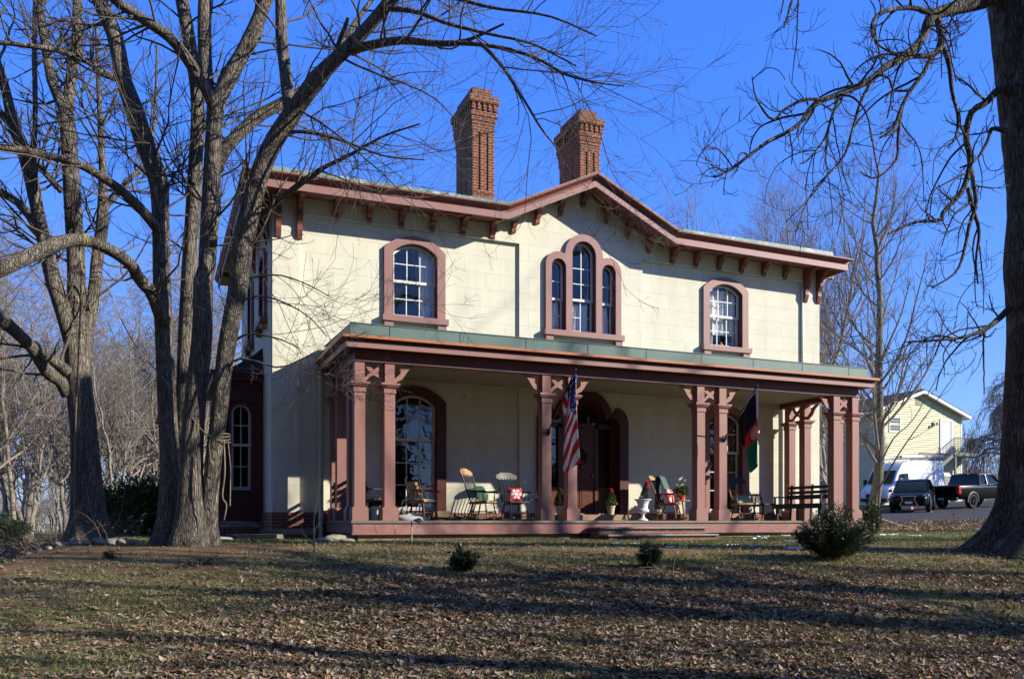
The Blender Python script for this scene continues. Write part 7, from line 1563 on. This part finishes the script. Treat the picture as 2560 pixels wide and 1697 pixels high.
for s in (-1, 1):
    m = MB(); m.add([(2.31, s * .42, .80), (2.30, s * .44, .70), (2.02, s * .90, .78), (1.85, s * .92, .90), (2.15, s * .76, .90)], [(0, 1, 2, 3, 4)]); m.xf(Matrix.Translation((.025, s * .015, .01))); hl = m.build("headlight", LAMP, t); m = MB(); m.box(2.06, 2.14, s * .865, s * .90, .79, .83); m.build("indicator", AMB, hl)
m = MB(); m.box(2.385, 2.395, -.17, .17, .46, .57); m.build("licence_plate", PLATE, t)
arches(t, ax, .935, RT, PLAS, .03); wheels(t, ax, .95, RT, .24, RIMS)
m = MB(); 
for s in (-1, 1): m.box(.75, .90, s * .92, s * 1.08, 1.03, 1.17, .03)
m.build("mirror", PNAVY, t)
# --- van
t = vehicle("cargo_van", "tall white cargo van with ladders racked on its roof", "van", 23.7, 52.1, -.82, -.57)
RT = .36; ax = (-1.75, 1.95)
B = [(-2.98, .50, .95, 1.3, 1.0, 2.62, .90), (-2.90, .46, .98, 1.3, 1.03, 2.70, .91), (-1.0, .44, .98, 1.3, 1.03, 2.74, .92), (1.1, .44, .98, 1.3, 1.03, 2.70, .92), (1.45, .44, .98, 1.3, 1.03, 2.58, .88), (1.95, .44, .98, 1.25, 1.02, 2.1, .86), (2.42, .44, .96, 1.15, 1.0, 1.34, .88), (2.85, .46, .92, 1.0, .94, 1.16, .80), (3.02, .50, .80, .85, .84, .98, .70)]
sub(loft(B).build("body", PWHITE, t))
m = MB(); m.add([(2.40, -.80, 1.40), (2.40, .80, 1.40), (1.86, .74, 2.16), (1.86, -.74, 2.16)], [(0, 1, 2, 3)]); m.xf(Matrix.Translation((.045, 0, .04))); m.build("windscreen", CGLASS, t)
for s in (-1, 1):
    m = MB(); m.add([(2.25, s * 1.028, 1.36), (1.05, s * 1.04, 1.34), (1.05, s * .985, 2.0), (1.78, s * .965, 2.0)], [(0, 1, 2, 3)]); m.build("side_window", CGLASS, t)
    m = MB(); m.box(1.0, 1.015, s * 1.03, s * 1.045, .55, 2.1); m.box(-.45, -.435, s * 1.03, s * 1.045, .55, 2.1); m.box(-2.7, .98, s * 1.03, s * 1.046, 1.06, 1.10); m.box(1.15, 1.32, s * 1.035, s * 1.06, 1.18, 1.22); m.build("door_seam", mat("grey seam", (.35, .37, .40), .5), t)
    m = MB(); m.add([(3.0, s * .52, 1.06), (3.02, s * .58, .88), (2.80, s * .93, .96), (2.55, s * .96, 1.18)], [(0, 1, 2, 3)]); m.xf(Matrix.Translation((.03, s * .02, .01))); hl = m.build("headlight", LAMP, t); m = MB(); m.box(2.70, 2.76, s * .955, s * .975, 1.02, 1.10); m.build("indicator", AMB, hl)
    m = MB(); m.box(2.0, 2.12, s * 1.05, s * 1.26, 1.38, 1.70, .03); m.build("mirror", PLAS, t)
m = MB(); m.box(2.98, 3.06, -.5, .5, .62, .86, .02); m.build("grille", PLAS, t); m = MB(); m.box(2.9, 3.07, -.85, .85, .40, .60, .03); m.build("bumper", PLAS, t)
for x in (-2.2, -.3, 1.0): m = MB(); m.tube([(x, -.85, 2.72), (x, -.85, 2.88), (x, .85, 2.88), (x, .85, 2.72)], .022, 6); m.build("roof_rack", CHROME, t)
arches(t, ax, 1.02, RT, PWHITE, .02); wheels(t, ax, 1.02, RT, .24, RIMS)
vm = t.matrix_world.copy(); LAD = mat("aluminium ladder", (.72, .72, .73), .35, .05, metal=.3)
for k, (y0, z0, lab) in enumerate(((.45, 2.92, "long ladder lying on the near side of the white van's roof rack"), (-.45, 2.92, "second ladder on the far side of the white van's roof rack"))):
    m = MB()
    for s in (-1, 1): m.box(-3.2, 1.7, y0 + s * .19 - .02, y0 + s * .19 + .02, z0, z0 + .09)
    for q in range(16): m.tube([(-3.0 + q * .3, y0 - .19, z0 + .045), (-3.0 + q * .3, y0 + .19, z0 + .045)], .017, 6)
    o = m.build("ladder", LAD); o.matrix_world = vm; setp(o, lab, "ladder")
m = MB(); m.tube([(-3.1, .82, 2.99), (1.5, .82, 2.99)], .085, 12); m.tube([(-3.14, .82, 2.99), (-3.08, .82, 2.99)], .095, 12); o = m.build("pipe_carrier", mat("white plastic pipe", (.78, .76, .74), .4)); o.matrix_world = vm; setp(o, "white capped pipe carrier along the near edge of the white van's roof", "carrier")
# --- marker flags along the asphalt edge
PINK = mat("pink flag film", (.80, .10, .14), .6)
for k, (u, v, d, lab) in enumerate(((2277, 1268, 35.0, "pink marker flag before the crossover's bumper"), (2328, 1276, 34.0, "pink marker flag below the pickup's left tail lamp"), (2437, 1271, 34.6, "pink marker flag below the pickup's rear wheel"), (2387, 1284, 33.6, "pink marker flag nearest the leaf bank"), (2170, 1310, 24.0, "small red marker flag at the leafy shrub by the straight tree"))):
    p = gxy(u, 1300, d); top = at(u, v, d).z; h_ = max(.15, top - p.z + .05); t = thing("marker_flag", lab, "marker flag", p, .4 * k, "marker flags by the driveway"); m = MB(); m.tube([(0, 0, -.05), (.02, 0, h_)], .004, 4); m.build("wire", IRON, t)
    m = MB(); m.add([(.02, 0, h_ - .12), (.16, .02, h_ - .11), (.19, .05, h_ - .03), (.02, 0, h_), (.09, .03, h_ - .06)], [(0, 1, 4), (1, 2, 4), (2, 3, 4), (3, 0, 4)]); m.build("flag_sheet", PINK, t)
